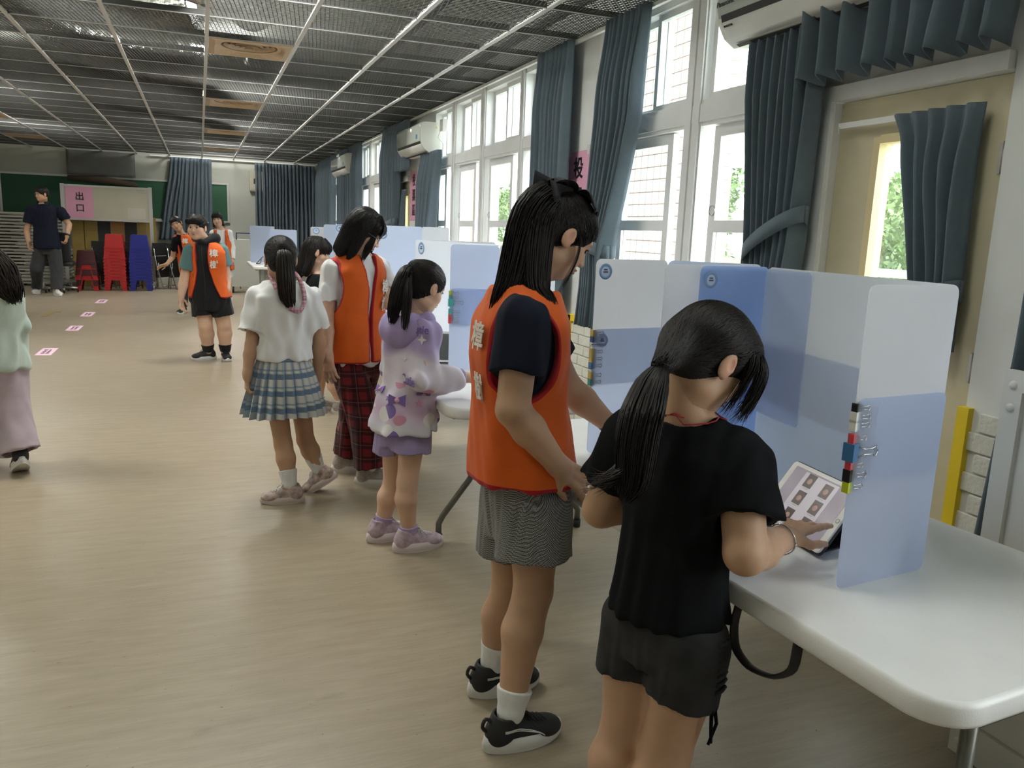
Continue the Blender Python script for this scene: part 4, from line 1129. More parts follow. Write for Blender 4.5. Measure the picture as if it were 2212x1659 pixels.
# ------------------------------------------------------------------ tablets
M_case = mat('tablet_cover', (.03, .03, .035), .6); M_bez = mat('tablet_bezel', (.82, .80, .76), .25)
M_scr = mat('tablet_screen', (.10, .09, .10), .12, emit=((.42, .37, .42), .38)); M_scrd = mat('tablet_screen_dark', (.10, .11, .11), .12)
M_pic = mat('portrait_photo', (.05, .035, .03), .2, emit=((.07, .045, .04), .3)); M_pic2 = mat('portrait_face', (.25, .13, .10), .3, emit=((.22, .11, .085), .35)); M_card = mat('screen_card', (.3, .28, .3), .2, emit=((.50, .46, .50), .38))
def tablet(bl, br, up, label, lit=True, photos=True):
    bl, br, up = V(*bl), V(*br), V(*up)
    ax = br - bl; w = np.linalg.norm(ax); ax = ax / w; h = np.linalg.norm(up); az = up / h; n = np.cross(ax, az)
    c = (bl + br) / 2 + up / 2
    t = thing('tablet', tuple((bl + br) / 2), label, 'tablet')
    b = MB(); b.prism(rrect(w + .006, h + .006, .012, 4), c - n * .008, ax, az, n, .006, .002); b.build('cover', M_case, t)
    b = MB(); b.prism(rrect(w, h, .011, 4), c - n * .003, ax, az, n, .006, .0015); b.build('bezel', M_bez, t)
    s_ = MB().obox(c + n * .0034, ax * (w / 2 - .019), az * (h / 2 - .010), n * .0003).build('display', M_scr if lit else M_scrd, t)
    b = MB(); b.lathe([(.0055, .0032), (.0055, .0038), (.0042, .0038)], c + ax * (w / 2 - .0095), n, 16); b.build('home_button', M_grey, t)
    if photos:
        MB().obox(c + n * .0038 - ax * .002, ax * (w / 2 - .062), az * (h / 2 - .014), n * .0002).build('page', M_card, s_)
        for i, (u, v_) in enumerate(((-.033, .052), (.030, .046), (-.030, .006), (.033, .002), (-.028, -.042), (.036, -.044))):
            o_ = c + ax * u + az * v_ + n * .0042
            MB().obox(o_, ax * .0145, az * .0175, n * .0002).build('portrait', M_pic, s_)
            b = MB(); b.lathe([(.0075, .0003), (.0, .0005)], o_ - az * .001, n, 14); b.lathe([(.0125, .0003), (0, .0004)], o_ - az * .0145, n, 14) if False else None; b.build('portrait_face', M_pic2, s_)
            MB().obox(o_ - az * .021, ax * .009, az * .0008, n * .0002).build('caption', M_grey, s_)
    # folded cover stand behind
    foot = (bl + br) / 2 - n * .09; foot[2] = bl[2] + .003
    top = c + az * h * .22 - n * .009
    for (p, q) in ((top, foot), (foot, (bl + br) / 2 - n * .012)):
        m_ = (p + q) / 2; e = (q - p) / 2; MB().obox(m_, ax * w * .42, e, np.cross(ax, nrm(e)) * .002).build('stand_flap', M_case, t)
    return t
tablet((1.245, 1.508, .662), (1.222, 1.266, .662), (.098, -.010, .135), 'white tablet on a black stand touched by the front girl')
tablet((1.20, 3.42, .662), (1.13, 3.24, .662), (.09, -.03, .12), 'white tablet touched by the girl in purple jacket', photos=False)
tablet((1.07, 3.86, .662), (1.24, 3.80, .662), (.03, .06, .145), 'tablet leaning behind the second table screen', lit=False, photos=False)
tablet((.93, 13.05, .672), (.90, 12.90, .672), (.10, .0, .11), 'small tablet on the end-wall table, nearer one', lit=False, photos=False)
tablet((.86, 13.9, .672), (.83, 13.70, .672), (.10, .0, .11), 'small tablet on the end-wall table, farther one', lit=False, photos=False)
# clear tape patch on the near screen
b = MB()
R_ = random.Random(2)
nn = V(d1[1], -d1[0], 0) / np.linalg.norm(d1); dd = nrm(V(*d1, 0))
P = [[V(*RF, 0) + dd * (.004 + .05 * u) + nn * (.005 + .004 * R_.random()) + V(0, 0, z) for z in np.linspace(.88, 1.02, 12)] for u in np.linspace(0, 1, 6)]
b.grid(np.array(P), True)
gm = bpy.data.materials.new('clear_film'); gm.use_nodes = True
nt = gm.node_tree; nt.nodes.clear(); o_ = nt.nodes.new('ShaderNodeOutputMaterial'); tr = nt.nodes.new('ShaderNodeBsdfTransparent'); gl = nt.nodes.new('ShaderNodeBsdfGlossy'); gl.inputs['Roughness'].default_value = .08; mx = nt.nodes.new('ShaderNodeMixShader'); mx.inputs['Fac'].default_value = .12
nt.links.new(tr.outputs[0], mx.inputs[1]); nt.links.new(gl.outputs[0], mx.inputs[2]); nt.links.new(mx.outputs[0], o_.inputs[0])
b.build('clear_tape', gm, None, (RF[0], RF[1], .88), label='crumpled clear tape over the clips on the near screen', cat='tape')

# ------------------------------------------------------------------ white steel cabinet at the right edge
M_cab = mat('cabinet_white', (.74, .74, .71), .4, var=.03, scale=5)
t = thing('steel_cabinet', (2.06, .9, 0), 'white steel cabinet with bolted corner at the right edge', 'cabinet')
MB().box(1.85, 2.30, .45, 1.35, .02, 1.03).build('body', M_cab, t)
MB().box(1.835, 1.86, 1.31, 1.36, 0, 1.035).build('corner_post', M_cab, t)
MB().box(1.835, 1.86, .45, 1.31, .985, 1.035).build('top_rail', M_cab, t); MB().box(1.835, 1.86, .45, 1.31, 0, .10).build('bottom_rail', M_cab, t)
MB().box(1.842, 1.852, .46, 1.298, .108, .975).build('front_panel', M_cab, t)
for z in (1.00, .945, .14, .085, .035):
    b = MB(); b.lathe([(.011, 0), (.009, .004), (.004, .006), (0, .0062)], (1.835, 1.335, z), (-1, 0, 0), 14); b.build('bolt', M_cab, t)
s_ = MB().box(1.840, 1.842, 1.16, 1.275, .865, .915).build('label_plate', mat('label_tan', (.62, .45, .18), .5), t)
for k in range(6): MB().box(1.8385, 1.840, 1.245, 1.268, .870 + k * .0075, .8735 + k * .0075).build('stripe', M_ink, s_)
# ------------------------------------------------------------------ people: smooth bodies grown from blended distance fields
F4 = np.float32
def smin(a, b, k):
    if k <= 0: return np.minimum(a, b)
    h = np.clip(.5 + .5 * (b - a) / k, 0, 1)
    return b + (a - b) * h - k * h * (1 - h)
def smax(a, b, k): return -smin(-a, -b, k)
def cone(a, b, ra, rb):
    a = np.asarray(a, F4); b = np.asarray(b, F4); ab = b - a; L2 = float(ab @ ab) + 1e-9
    def f(P):
        q = P - a; t = np.clip(q @ ab / L2, 0, 1)
        q = q - t[:, None] * ab
        return np.sqrt(np.einsum('ij,ij->i', q, q)) - (ra + (rb - ra) * t)
    return f
def fcone(a, b, ra, rb, side, fl):
    """cone flattened across 'side' by factor fl (<1 thinner along side)"""
    a = np.asarray(a, F4); b = np.asarray(b, F4); ab = b - a; L2 = float(ab @ ab) + 1e-9; s = np.asarray(nrm(side), F4)
    def f(P):
        q = P - a; t = np.clip(q @ ab / L2, 0, 1); q = q - t[:, None] * ab
        w = q @ s; q = q + np.outer(w * (1 / fl - 1), s)
        return (np.sqrt(np.einsum('ij,ij->i', q, q)) - (ra + (rb - ra) * t)) * (fl if fl < 1 else 1)
    return f
def ell(c, r, R=None):
    c = np.asarray(c, F4); r = np.asarray(r, F4)
    R = None if R is None else np.asarray(R, F4)
    def f(P):
        q = P - c
        if R is not None: q = q @ R
        k0 = np.sqrt(((q / r) ** 2).sum(1)); k1 = np.sqrt(((q / (r * r)) ** 2).sum(1)) + 1e-6
        return k0 * (k0 - 1) / k1
    return f
def plane(o, n):
    o = np.asarray(o, F4); n = np.asarray(nrm(n), F4)
    return lambda P: (P - o) @ n
def loft(secs, fw, p=2.3, cap=.01):
    """secs: (centre, half width, half depth), any z order; sections are horizontal; fw horizontal facing"""
    secs = sorted(secs, key=lambda s: s[0][2])
    z = np.array([s[0][2] for s in secs]); cx_ = np.array([s[0][0] for s in secs]); cy_ = np.array([s[0][1] for s in secs])
    rx = np.array([s[1] for s in secs]); ry = np.array([s[2] for s in secs])
    # smooth resample
    zz = np.linspace(z[0], z[-1], 60)
    def smooth(a):
        v = np.interp(zz, z, a); 
        for _ in range(3): v[1:-1] = .25 * v[:-2] + .5 * v[1:-1] + .25 * v[2:]
        return v
    cx_, cy_, rx, ry = smooth(cx_), smooth(cy_), smooth(rx), smooth(ry)
    fw = nrm(V(fw[0], fw[1], 0)); f0, f1 = fw[0], fw[1]
    def f(P):
        zc = P[:, 2]
        x = P[:, 0] - np.interp(zc, zz, cx_); y = P[:, 1] - np.interp(zc, zz, cy_)
        a = np.abs(x * f1 - y * f0); b = np.abs(x * f0 + y * f1)
        RX = np.interp(zc, zz, rx); RY = np.interp(zc, zz, ry)
        d = ((a / RX) ** p + (b / RY) ** p) ** (1 / p)
        d = (d - 1) * np.minimum(RX, RY)
        return smax(d, np.maximum(zc - z[-1], z[0] - zc), cap)
    return f
class Fld:
    def __init__(s): s.ops = []
    def u(s, f, k=.02): s.ops.append((0, f, k)); return s
    def sub(s, f, k=.004): s.ops.append((1, f, k)); return s
    def cut(s, f, k=.004): s.ops.append((2, f, k)); return s
    def add(s, f): s.ops.append((3, f, 0)); return s
    def __call__(s, P):
        d = None
        for op, f, k in s.ops:
            if op == 0: v = f(P); d = v if d is None else smin(d, v, k)
            elif op == 1: d = smax(d, -f(P), k)
            elif op == 2: d = smax(d, f(P), k)
            else: d = d + f(P)
        return d
def folds(seed, amp, freq, zsq=.35, dirn=None):
    R_ = np.random.default_rng(seed); ws = R_.normal(size=(6, 3)) * freq; ws[:, 2] *= zsq; ph = R_.uniform(0, 6.28, 6)
    if dirn is not None: ws = ws + np.outer(R_.choice([-1, 1], 6), nrm(dirn)) * freq
    ws = ws.astype(F4)
    def f(P):
        s = np.zeros(len(P), F4); w = np.sin(P @ (ws[0] * .45) + ph[0]) * .8
        for i in range(6): s += np.sin(P @ ws[i] + ph[i] + w)
        return s * (amp / 3)
    return f
def sdf_mesh(fn, lo, hi, h, newton=2):
    B = 6
    lo = np.asarray(lo, float) - 2 * h; hi = np.asarray(hi, float) + 2 * h
    nb = np.maximum(np.ceil((hi - lo) / (h * B)).astype(int), 1); n = nb * B
    g = [lo[i] + (np.arange(nb[i]) + .5) * B * h - .5 * h for i in range(3)]
    C = np.stack(np.meshgrid(*g, indexing='ij'), -1).reshape(-1, 3).astype(F4)
    dc = fn(C)
    D = np.repeat(np.repeat(np.repeat(dc.reshape(nb), B, 0), B, 1), B, 2).astype(F4)
    keep = np.nonzero(np.abs(dc) < h * B * 1.35)[0]
    off = (np.stack(np.meshgrid(*[np.arange(B)] * 3, indexing='ij'), -1).reshape(-1, 3) - (B - 1) / 2) * h
    bi = np.stack(np.unravel_index(keep, nb), -1)
    Dv = D.reshape(nb[0], B, nb[1], B, nb[2], B)
    CH = 600
    for s in range(0, len(keep), CH):
        k = keep[s:s + CH]; P = (C[k][:, None, :] + off[None].astype(F4)).reshape(-1, 3)
        v = fn(P).reshape(len(k), B, B, B); ii = bi[s:s + CH]
        Dv[ii[:, 0], :, ii[:, 1], :, ii[:, 2], :] = v
    D = Dv.reshape(n)
    S = D < 0
    o = lo
    cnt = np.zeros(np.array(n) - 1, np.int8)
    cs = [(i, j, k) for i in (0, 1) for j in (0, 1) for k in (0, 1)]
    sl = lambda i, m: slice(i, m - 1 + i)
    for (i, j, k) in cs: cnt += S[sl(i, n[0]), sl(j, n[1]), sl(k, n[2])]
    act = np.argwhere((cnt > 0) & (cnt < 8))
    if len(act) == 0: return np.zeros((0, 3)), np.zeros((0, 4), int)
    acc = np.zeros((len(act), 3)); num = np.zeros(len(act))
    for a in cs:
        for ax in range(3):
            if a[ax]: continue
            b = list(a); b[ax] = 1
            da = D[tuple((act + a).T)]; db = D[tuple((act + b).T)]
            m = (da < 0) != (db < 0)
            t = np.where(m, da / np.where(m, da - db, 1), 0)
            p = np.array(a, float)[None].repeat(len(act), 0); p[:, ax] += t
            acc += p * m[:, None]; num += m
    verts = o + (act + acc / num[:, None]) * h
    idx = -np.ones(np.array(n) - 1, np.int64); idx[tuple(act.T)] = np.arange(len(act))
    quads = []
    for ax in range(3):
        u, v = (ax + 1) % 3, (ax + 2) % 3
        A = np.moveaxis(S, ax, 0)
        s0 = [slice(1, -1)] * 3; s0[ax] = slice(0, -1); s1 = list(s0); s1[ax] = slice(1, None)
        e0, e1 = S[tuple(s0)], S[tuple(s1)]
        E = np.argwhere(e0 != e1)
        if len(E) == 0: continue
        st = np.ones(3, int); st[ax] = 0
        E = E + st
        fl = S[tuple(E.T)]
        du = np.zeros(3, int); du[u] = 1; dv = np.zeros(3, int); dv[v] = 1
        q = np.stack([idx[tuple((E - du - dv).T)], idx[tuple((E - dv).T)], idx[tuple(E.T)], idx[tuple((E - du).T)]], 1)
        q[~fl] = q[~fl][:, ::-1]
        quads.append(q)
    quads = np.concatenate(quads); quads = quads[(quads >= 0).all(1)]
    for _ in range(newton):
        e = h * .25; Pv = verts.astype(F4); d = fn(Pv)
        gr = np.stack([(fn(Pv + np.array([e * (i == j) for j in range(3)], F4)) - d) / e for i in range(3)], 1)
        g2 = (gr ** 2).sum(1) + 1e-4
        stp = gr * (d / g2)[:, None]; ln = np.linalg.norm(stp, axis=1)
        stp *= np.minimum(1, .5 * h / np.maximum(ln, 1e-9))[:, None]
        verts = verts - stp
    return verts, quads
def grad(fn, P, e=.002):
    P = P.astype(F4); d = fn(P)
    g = np.stack([(fn(P + np.array([e * (i == j) for j in range(3)], F4)) - d) / e for i in range(3)], 1)
    return d, g / (np.linalg.norm(g, axis=1)[:, None] + 1e-6)
def mesh_obj(name, verts, faces, mats, parent, attrs=None, smooth=True, uv=None, label=None):
    org = ORI[parent]
    me = bpy.data.meshes.new(name)
    vv = np.asarray(verts) - org
    faces = np.asarray(faces)
    me.vertices.add(len(vv)); me.vertices.foreach_set('co', vv.astype(F4).ravel())
    k = faces.shape[1]; nf = len(faces)
    me.loops.add(nf * k); me.loops.foreach_set('vertex_index', faces.ravel().astype(np.int32))
    me.polygons.add(nf); me.polygons.foreach_set('loop_start', (np.arange(nf) * k).astype(np.int32))
    me.update(calc_edges=True)
    me.polygons.foreach_set('use_smooth', [smooth] * nf)
    for m in (mats if isinstance(mats, list) else [mats]): me.materials.append(m)
    for a, v in (attrs or {}).items():
        at_ = me.attributes.new(a, 'FLOAT', 'POINT'); at_.data.foreach_set('value', np.asarray(v, F4))
    me.validate()
    o = bpy.data.objects.new(name, me); COL.objects.link(o); o.parent = parent; o.location = (0, 0, 0); ORI[o] = org
    if label: o['label'] = label
    return o
def bbox_pts(pts, m):
    pts = np.array(pts, float); return pts.min(0) - m, pts.max(0) + m

# materials ------------------------------------------------------------
def skin_mat(name, col):
    m = mat(name, col, .5, var=.05, scale=25, sss=.12, spec=.35)
    nt, N, L, b = nodes(m)
    src = b.inputs['Base Color'].links[0].from_socket
    prev = src
    for an, c in (('lip', (.36, .10, .09)), ('brow', (.03, .02, .018)), ('blush', (.62, .28, .20))):
        a = N.new('ShaderNodeAttribute'); a.attribute_name = an
        mx = N.new('ShaderNodeMixRGB'); mx.inputs['Color2'].default_value = (*c, 1)
        L.new(a.outputs['Fac'], mx.inputs['Fac']); L.new(prev, mx.inputs['Color1']); prev = mx.outputs['Color']
    L.new(prev, b.inputs['Base Color'])
    return m
M_skin = skin_mat('skin', (.47, .285, .18)); M_skin2 = skin_mat('skin_fair', (.60, .39, .28))
def hair_mat(name, col):
    m = mat(name, col, .46, var=.25, scale=60, spec=.28)
    return m
M_hair = hair_mat('black_hair', (.010, .0075, .0065)); M_hair2 = hair_mat('dark_brown_hair', (.018, .011, .008))
M_eyew = mat('eye_white', (.55, .53, .50), .3); M_iris = mat('iris_dark', (.01, .007, .005), .15)
def cloth(name, col, var=.05, bscale=900, rough=.85, sheen=.1, trim=None, trim_w=.008):
    if name in MATS: return MATS[name]
    m = mat(name, col, rough, var=var, scale=18, bump=.15, bscale=bscale, sheen=sheen, spec=.25)
    if trim:
        nt, N, L, b = nodes(m)
        prev = b.inputs['Base Color'].links[0].from_socket
        a = N.new('ShaderNodeAttribute'); a.attribute_name = 'trim'
        lt = N.new('ShaderNodeMath'); lt.operation = 'LESS_THAN'; lt.inputs[1].default_value = trim_w
        L.new(a.outputs['Fac'], lt.inputs[0])
        mx = N.new('ShaderNodeMixRGB'); mx.inputs['Color2'].default_value = (*trim, 1)
        L.new(lt.outputs[0], mx.inputs['Fac']); L.new(prev, mx.inputs['Color1']); L.new(mx.outputs['Color'], b.inputs['Base Color'])
    return m
M_vest = cloth('orange_vest', (.62, .10, .008), trim=(.36, .008, .016), rough=.7)
M_tblack = cloth('black_cotton', (.0065, .007, .008), sheen=0, rough=.95); MATS['black_cotton'].node_tree.nodes['Principled BSDF'].inputs['Specular IOR Level'].default_value = .1; M_tnavy = cloth('navy_cotton', (.007, .009, .020), sheen=0, rough=.95); M_twhite = cloth('white_cotton', (.72, .72, .72), var=.02)
M_teal = cloth('teal_cotton', (.085, .165, .165)); M_blkshort = cloth('black_shorts', (.008, .008, .009)); M_denim = cloth('black_denim', (.026, .026, .028), var=.35, bscale=1500, sheen=0)
M_trouser = cloth('grey_trousers', (.035, .036, .038)); M_sockw = cloth('white_sock', (.70, .70, .69)); M_sockb = cloth('black_sock', (.01, .01, .01)); M_sockl = cloth('lilac_sock', (.42, .33, .55))
M_hoodb = cloth('black_hood_fleece', (.008, .008, .009)); M_lilacp = cloth('pale_lilac_trousers', (.46, .38, .43)); M_mint = cloth('mint_fleece', (.50, .59, .53)); M_lshort = cloth('lilac_shorts', (.30, .24, .42))

# head -----------------------------------------------------------------
def head_frame(fwd, up):
    y = nrm(fwd); z = nrm(np.asarray(up) - y * np.dot(up, y)); x = np.cross(y, z)
    return np.stack([x, y, z], 1)           # columns: right, forward, up
class Head:
    def __init__(s, c, fwd, up, hh, fat=1.0):
        s.c = np.asarray(c, float); s.R = head_frame(fwd, up); s.h = hh; s.fat = fat
    def w(s, x, y, z): return s.c + s.R @ (V(x, y, z) * s.h)
    def loc(s, P): return ((P - s.c) @ s.R) / s.h
    def E(s, c, r): return ell(s.w(*c), np.array(r) * s.h, s.R)
    def C(s, a, b, ra, rb): return cone(s.w(*a), s.w(*b), ra * s.h, rb * s.h)
    def field(s):
        k = s.h; f = Fld(); w = s.fat
        f.u(s.E((0, -.05, .14), (.325, .405, .355)))
        f.u(s.E((0, .09, -.10), (.27 * w, .285, .36)), .06 * k)
        f.u(s.E((0, .195, -.365), (.13 * w, .12, .11)), .12 * k)
        for e in (-1, 1):
            f.u(s.E((e * .14 * w, .19, -.13), (.13 * w, .13, .13)), .08 * k)
            f.u(s.E((e * .17 * w, .02, -.28), (.10 * w, .16, .10)), .10 * k)
        f.u(s.E((0, .30, .10), (.20, .07, .06)), .08 * k)
        for e in (-1, 1): f.sub(s.E((e * .135, .42, .01), (.085, .10, .05)), .05 * k)
        f.u(s.C((0, .345, .03), (0, .415, -.125), .026, .043), .045 * k)
        for e in (-1, 1): f.u(s.E((e * .048, .385, -.135), (.035, .04, .03)), .025 * k)
        f.u(s.E((0, .372, -.232), (.088, .04, .020)), .025 * k); f.u(s.E((0, .362, -.272), (.072, .042, .022)), .022 * k)
        f.sub(s.E((0, .415, -.252), (.10, .05, .006)), .012 * k)
        for e in (-1, 1):
            f.u(s.E((e * .345, -.03, -.015), (.030, .080, .130)), .012 * k)
            f.u(s.E((e * .325, .0, -.10), (.03, .04, .05)), .02 * k)
            f.sub(s.E((e * .378, -.005, .01), (.026, .040, .065)), .008 * k); f.u(s.E((e * .352, .035, -.03), (.012, .016, .03)), .01 * k)
        return f
    def attrs(s, P):
        q = s.loc(P)
        g = lambda c, r: np.exp(-(((q - np.array(c)) / np.array(r)) ** 2).sum(1))
        lip = np.clip(1.3 * (g((0, .40, -.236), (.085, .06, .022)) + g((0, .39, -.270), (.07, .06, .022))), 0, .75)
        brow = np.clip(1.5 * sum(g((e * .135, .38, .095), (.075, .08, .014)) for e in (-1, 1)), 0, .85)
        bl = np.clip(.5 * sum(g((e * .18, .3, -.12), (.09, .12, .08)) + g((e * .36, 0, -.02), (.05, .09, .12)) for e in (-1, 1)), 0, .5)
        return lip, brow, bl
def eyes(head, parent):
    for e in (-1, 1):
        c = head.w(e * .135, .315, .012); b = MB(); n = 14
        # almond of sclera with a dark iris and upper lid line, bulging like a lens
        x, y, z = head.R[:, 0], head.R[:, 1], head.R[:, 2]; k = head.h
        rings = []
        for r_ in (0, .35, .7, 1):
            rings.append([c + x * math.cos(t) * .062 * k * r_ + z * (math.sin(t) * .026 * k * r_ * (1 if math.sin(t) < 0 else 1.1)) + y * (.022 * k * (1 - r_ * r_)) for t in np.linspace(0, 2 * math.pi, n, endpoint=False)])
        b.grid(np.array(rings).transpose(1, 0, 2), True, True)
        eo = b.build('eye', M_eyew, parent)
        b = MB(); b.lathe([(.027 * k, 0), (.02 * k, .006 * k), (0, .008 * k)], c + y * .018 * k, y, 12); b.build('iris', M_iris, eo)
        b = MB(); b.tube([c + x * u * .066 * k + z * (.026 * k * math.sqrt(max(0, 1 - u * u)) + .004 * k) + y * (.024 - .012 * u * u) * k for u in np.linspace(-1, 1, 7)], .006 * k, 6); b.build('upper_lid', M_hair, eo)

# hands ----------------------------------------------------------------
def hand_prims(f, wr, d, n, side, L_, curl=(.35, .4, .45, .5), thumb=.5, spread=.12, point=None):
    """wrist, direction, palm normal (towards the palm side), thumb side sign; L_ hand length"""
    d = nrm(d); n = nrm(np.asarray(n) - d * np.dot(n, d)); s = np.cross(d, n) * side     # towards thumb
    W_ = L_ * .42; pl = L_ * .50; r = L_ * .052
    for q in (-.33, 0, .33):
        f.u(cone(wr + s * q * W_ * .7, wr + d * pl * .92 + s * q * W_ * .95, r * 1.25, r * 1.25), .012)
    f.u(cone(wr - d * .01, wr + d * .01, L_ * .145, L_ * .145), .015)
    fl = (.44, .49, .46, .37); pos = (.40, .135, -.13, -.39)
    for i in range(4):
        k = wr + d * pl * (1.0 - .10 * abs(pos[i] - .1)) + s * pos[i] * W_
        c = curl[i]; dd = nrm(d + s * spread * pos[i] * 2); a = 0; p = k; ln = fl[i] * L_
        for j, (fr, cu) in enumerate(((.45, .7), (.31, 1.0), (.24, .8))):
            a += c * cu
            v = dd * math.cos(a) + n * math.sin(a); q = p + v * ln * fr
            f.u(cone(p, q, r * (1.0 - .10 * j), r * (.92 - .12 * j)), .004 if j else .008); p = q
    b0 = wr + d * pl * .22 + s * W_ * .34; v = nrm(d * .55 + s * .75 + n * .35 * (1 + thumb)); b1 = b0 + v * L_ * .20
    v2 = nrm(d * .85 + s * (.45 - .5 * thumb) + n * .45 * thumb); b2 = b1 + v2 * L_ * .16; b3 = b2 + nrm(v2 + n * .25 * thumb) * L_ * .12
    f.u(cone(b0, b1, r * 1.6, r * 1.15), .012); f.u(cone(b1, b2, r * 1.1, r), .005); f.u(cone(b2, b3, r, r * .8), .004)

# shoes ----------------------------------------------------------------
def shoe(parent, ank, toe, L_, mats, h=.004, pitch=0.0, socks=None, sock_h=.06, sock_r=.034, tongue=True, laces=True, sole_t=.028, groove=False, floor=0.0, leg=None):
    """ank: ankle point; toe: horizontal direction"""
    t = nrm(V(toe[0], toe[1], 0)); s = V(t[1], -t[0], 0); up = V(0, 0, 1)
    if pitch:
        t2 = t * math.cos(pitch) - up * math.sin(pitch); up = nrm(np.cross(s, t2)); up = up if up[2] > 0 else -up; t = t2
    o = np.asarray(ank, float) - up * (L_ * .36)
    if not pitch: o[2] = floor
    A = lambda a, b, c: o + t * a * L_ + s * b * L_ + up * c * L_
    R_ = np.stack([s, t, up], 1)
    E = lambda c, r: ell(A(*c), np.array([r[0], r[1], r[2]]) * L_, R_)
    f = Fld(); f.u(E((-.12, 0, .19), (.140, .175, .18))); f.u(E((.10, 0, .20), (.150, .26, .165)), .02); f.u(E((.38, 0, .165), (.165, .24, .115)), .03); f.u(E((.49, 0, .15), (.150, .18, .090)), .02)
    f.u(cone(A(-.13, 0, .27), A(-.07, 0, .37), .140 * L_, .158 * L_), .015)
    f.sub(cone(A(-.055, 0, .42), A(-.04, 0, .60), .125 * L_, .17 * L_), .008)
    f.cut(plane(A(0, 0, .08), -up), .003)
    if tongue: f.u(fcone(A(.16, 0, .30), A(.10, 0, .47), .085 * L_, .08 * L_, t, .40), .01)
    lo, hi = bbox_pts([A(-.35, -.25, 0), A(.75, .25, .5), A(-.35, .25, 0), A(.75, -.25, .5), A(-.35, 0, .5), A(.75, 0, 0)], .01)
    v, q = sdf_mesh(f, lo, hi, h)
    sh = mesh_obj('shoe', v, q, mats[0], parent)
    g = Fld(); zt = sole_t / L_
    ol = []
    for a in np.linspace(0, 2 * math.pi, 40, endpoint=False):
        y = math.cos(a); x = math.sin(a)
        w = .180 + .022 * y; ln = .51
        ol.append((x * w * (1 - .12 * y * y), .18 + y * ln))
    b = MB()
    rings = []
    for (zz, sc) in ((.0, .93), (.03, 1.0), (zt * .6, 1.02), (zt + .03, .96), (zt + .035, .8)):
        rr = []
        for (x, y) in ol:
            yy = (y - .18)
            lift = .05 * max(0, yy - .25) ** 1.2 * 2 + .04 * max(0, -yy - .33)
            rr.append(A(.18 + yy * (1 + (sc - 1) * .6), x * sc, zz + lift * (1.4 if zz < .04 else .8) + (.03 * max(0, -yy - .1) if zz > .04 else 0)))
        rings.append(rr)
    b.grid(np.array(rings).transpose(1, 0, 2), True, True)
    n_ = len(ol); base = len(b.v) - n_ * 5
    b.f.append(tuple(base + i * 5 for i in range(n_))); b.mi.append(0); b.sm.append(False); b.f.append(tuple(base + i * 5 + 4 for i in reversed(range(n_)))); b.mi.append(0); b.sm.append(False)
    b.build('sole', mats[1], sh)
    if laces:
        b = MB()
        def onto(pts_):
            Q = np.array(pts_)
            for _ in range(25): d, g_ = grad(f, Q); Q = Q - up[None] * np.clip(d - .001, -.02, .02)[:, None] * .8
            return Q
        for k in range(5):
            a = .17 + .055 * k
            b.tube(onto([A(a, x_, .62) for x_ in (-.085, -.045, 0, .045, .085)]), .0024, 6); b.tube(onto([A(a + .05 * u_, -.08 + .16 * u_, .62) for u_ in (0, .35, .65, 1)]), .0022, 6)
        q_ = onto([A(.17, 0, .62)])[0]
        for sg in (-1, 1): b.tube([q_, q_ + s * sg * .022 + up * .016, q_ + s * sg * .036 + up * .004 + t * .008, q_ + s * sg * .016 + up * .003], .0022, 6); b.tube([q_, q_ + s * sg * .025 + t * .012 - up * .002, q_ + s * sg * .036 + t * .028 - up * .018], .002, 6)
        b.build('laces', mats[2] if len(mats) > 2 else mats[0], sh)
    if socks is not None:
        b = Fld(); ax = nrm((leg if leg is not None else ank + up) - ank)
        b.u(cone(A(-.05, 0, .25), np.asarray(ank) + ax * .015, .10 * L_, sock_r + .003)); b.u(cone(np.asarray(ank) + ax * .015, np.asarray(ank) + ax * sock_h, sock_r + .005, sock_r + .009 + .11 * sock_h), .01); b.add(folds(3, .0008, 90, 1.5)); b.cut(plane(np.asarray(ank) + ax * sock_h, ax), .002)
        lo, hi = bbox_pts([A(-.06, 0, .1), np.asarray(ank) + ax * sock_h], .05)
        v, q = sdf_mesh(b, lo, hi, max(h, .0035)); mesh_obj('sock', v, q, socks, parent)
    A.fld = f; A.s = s
    return sh, A

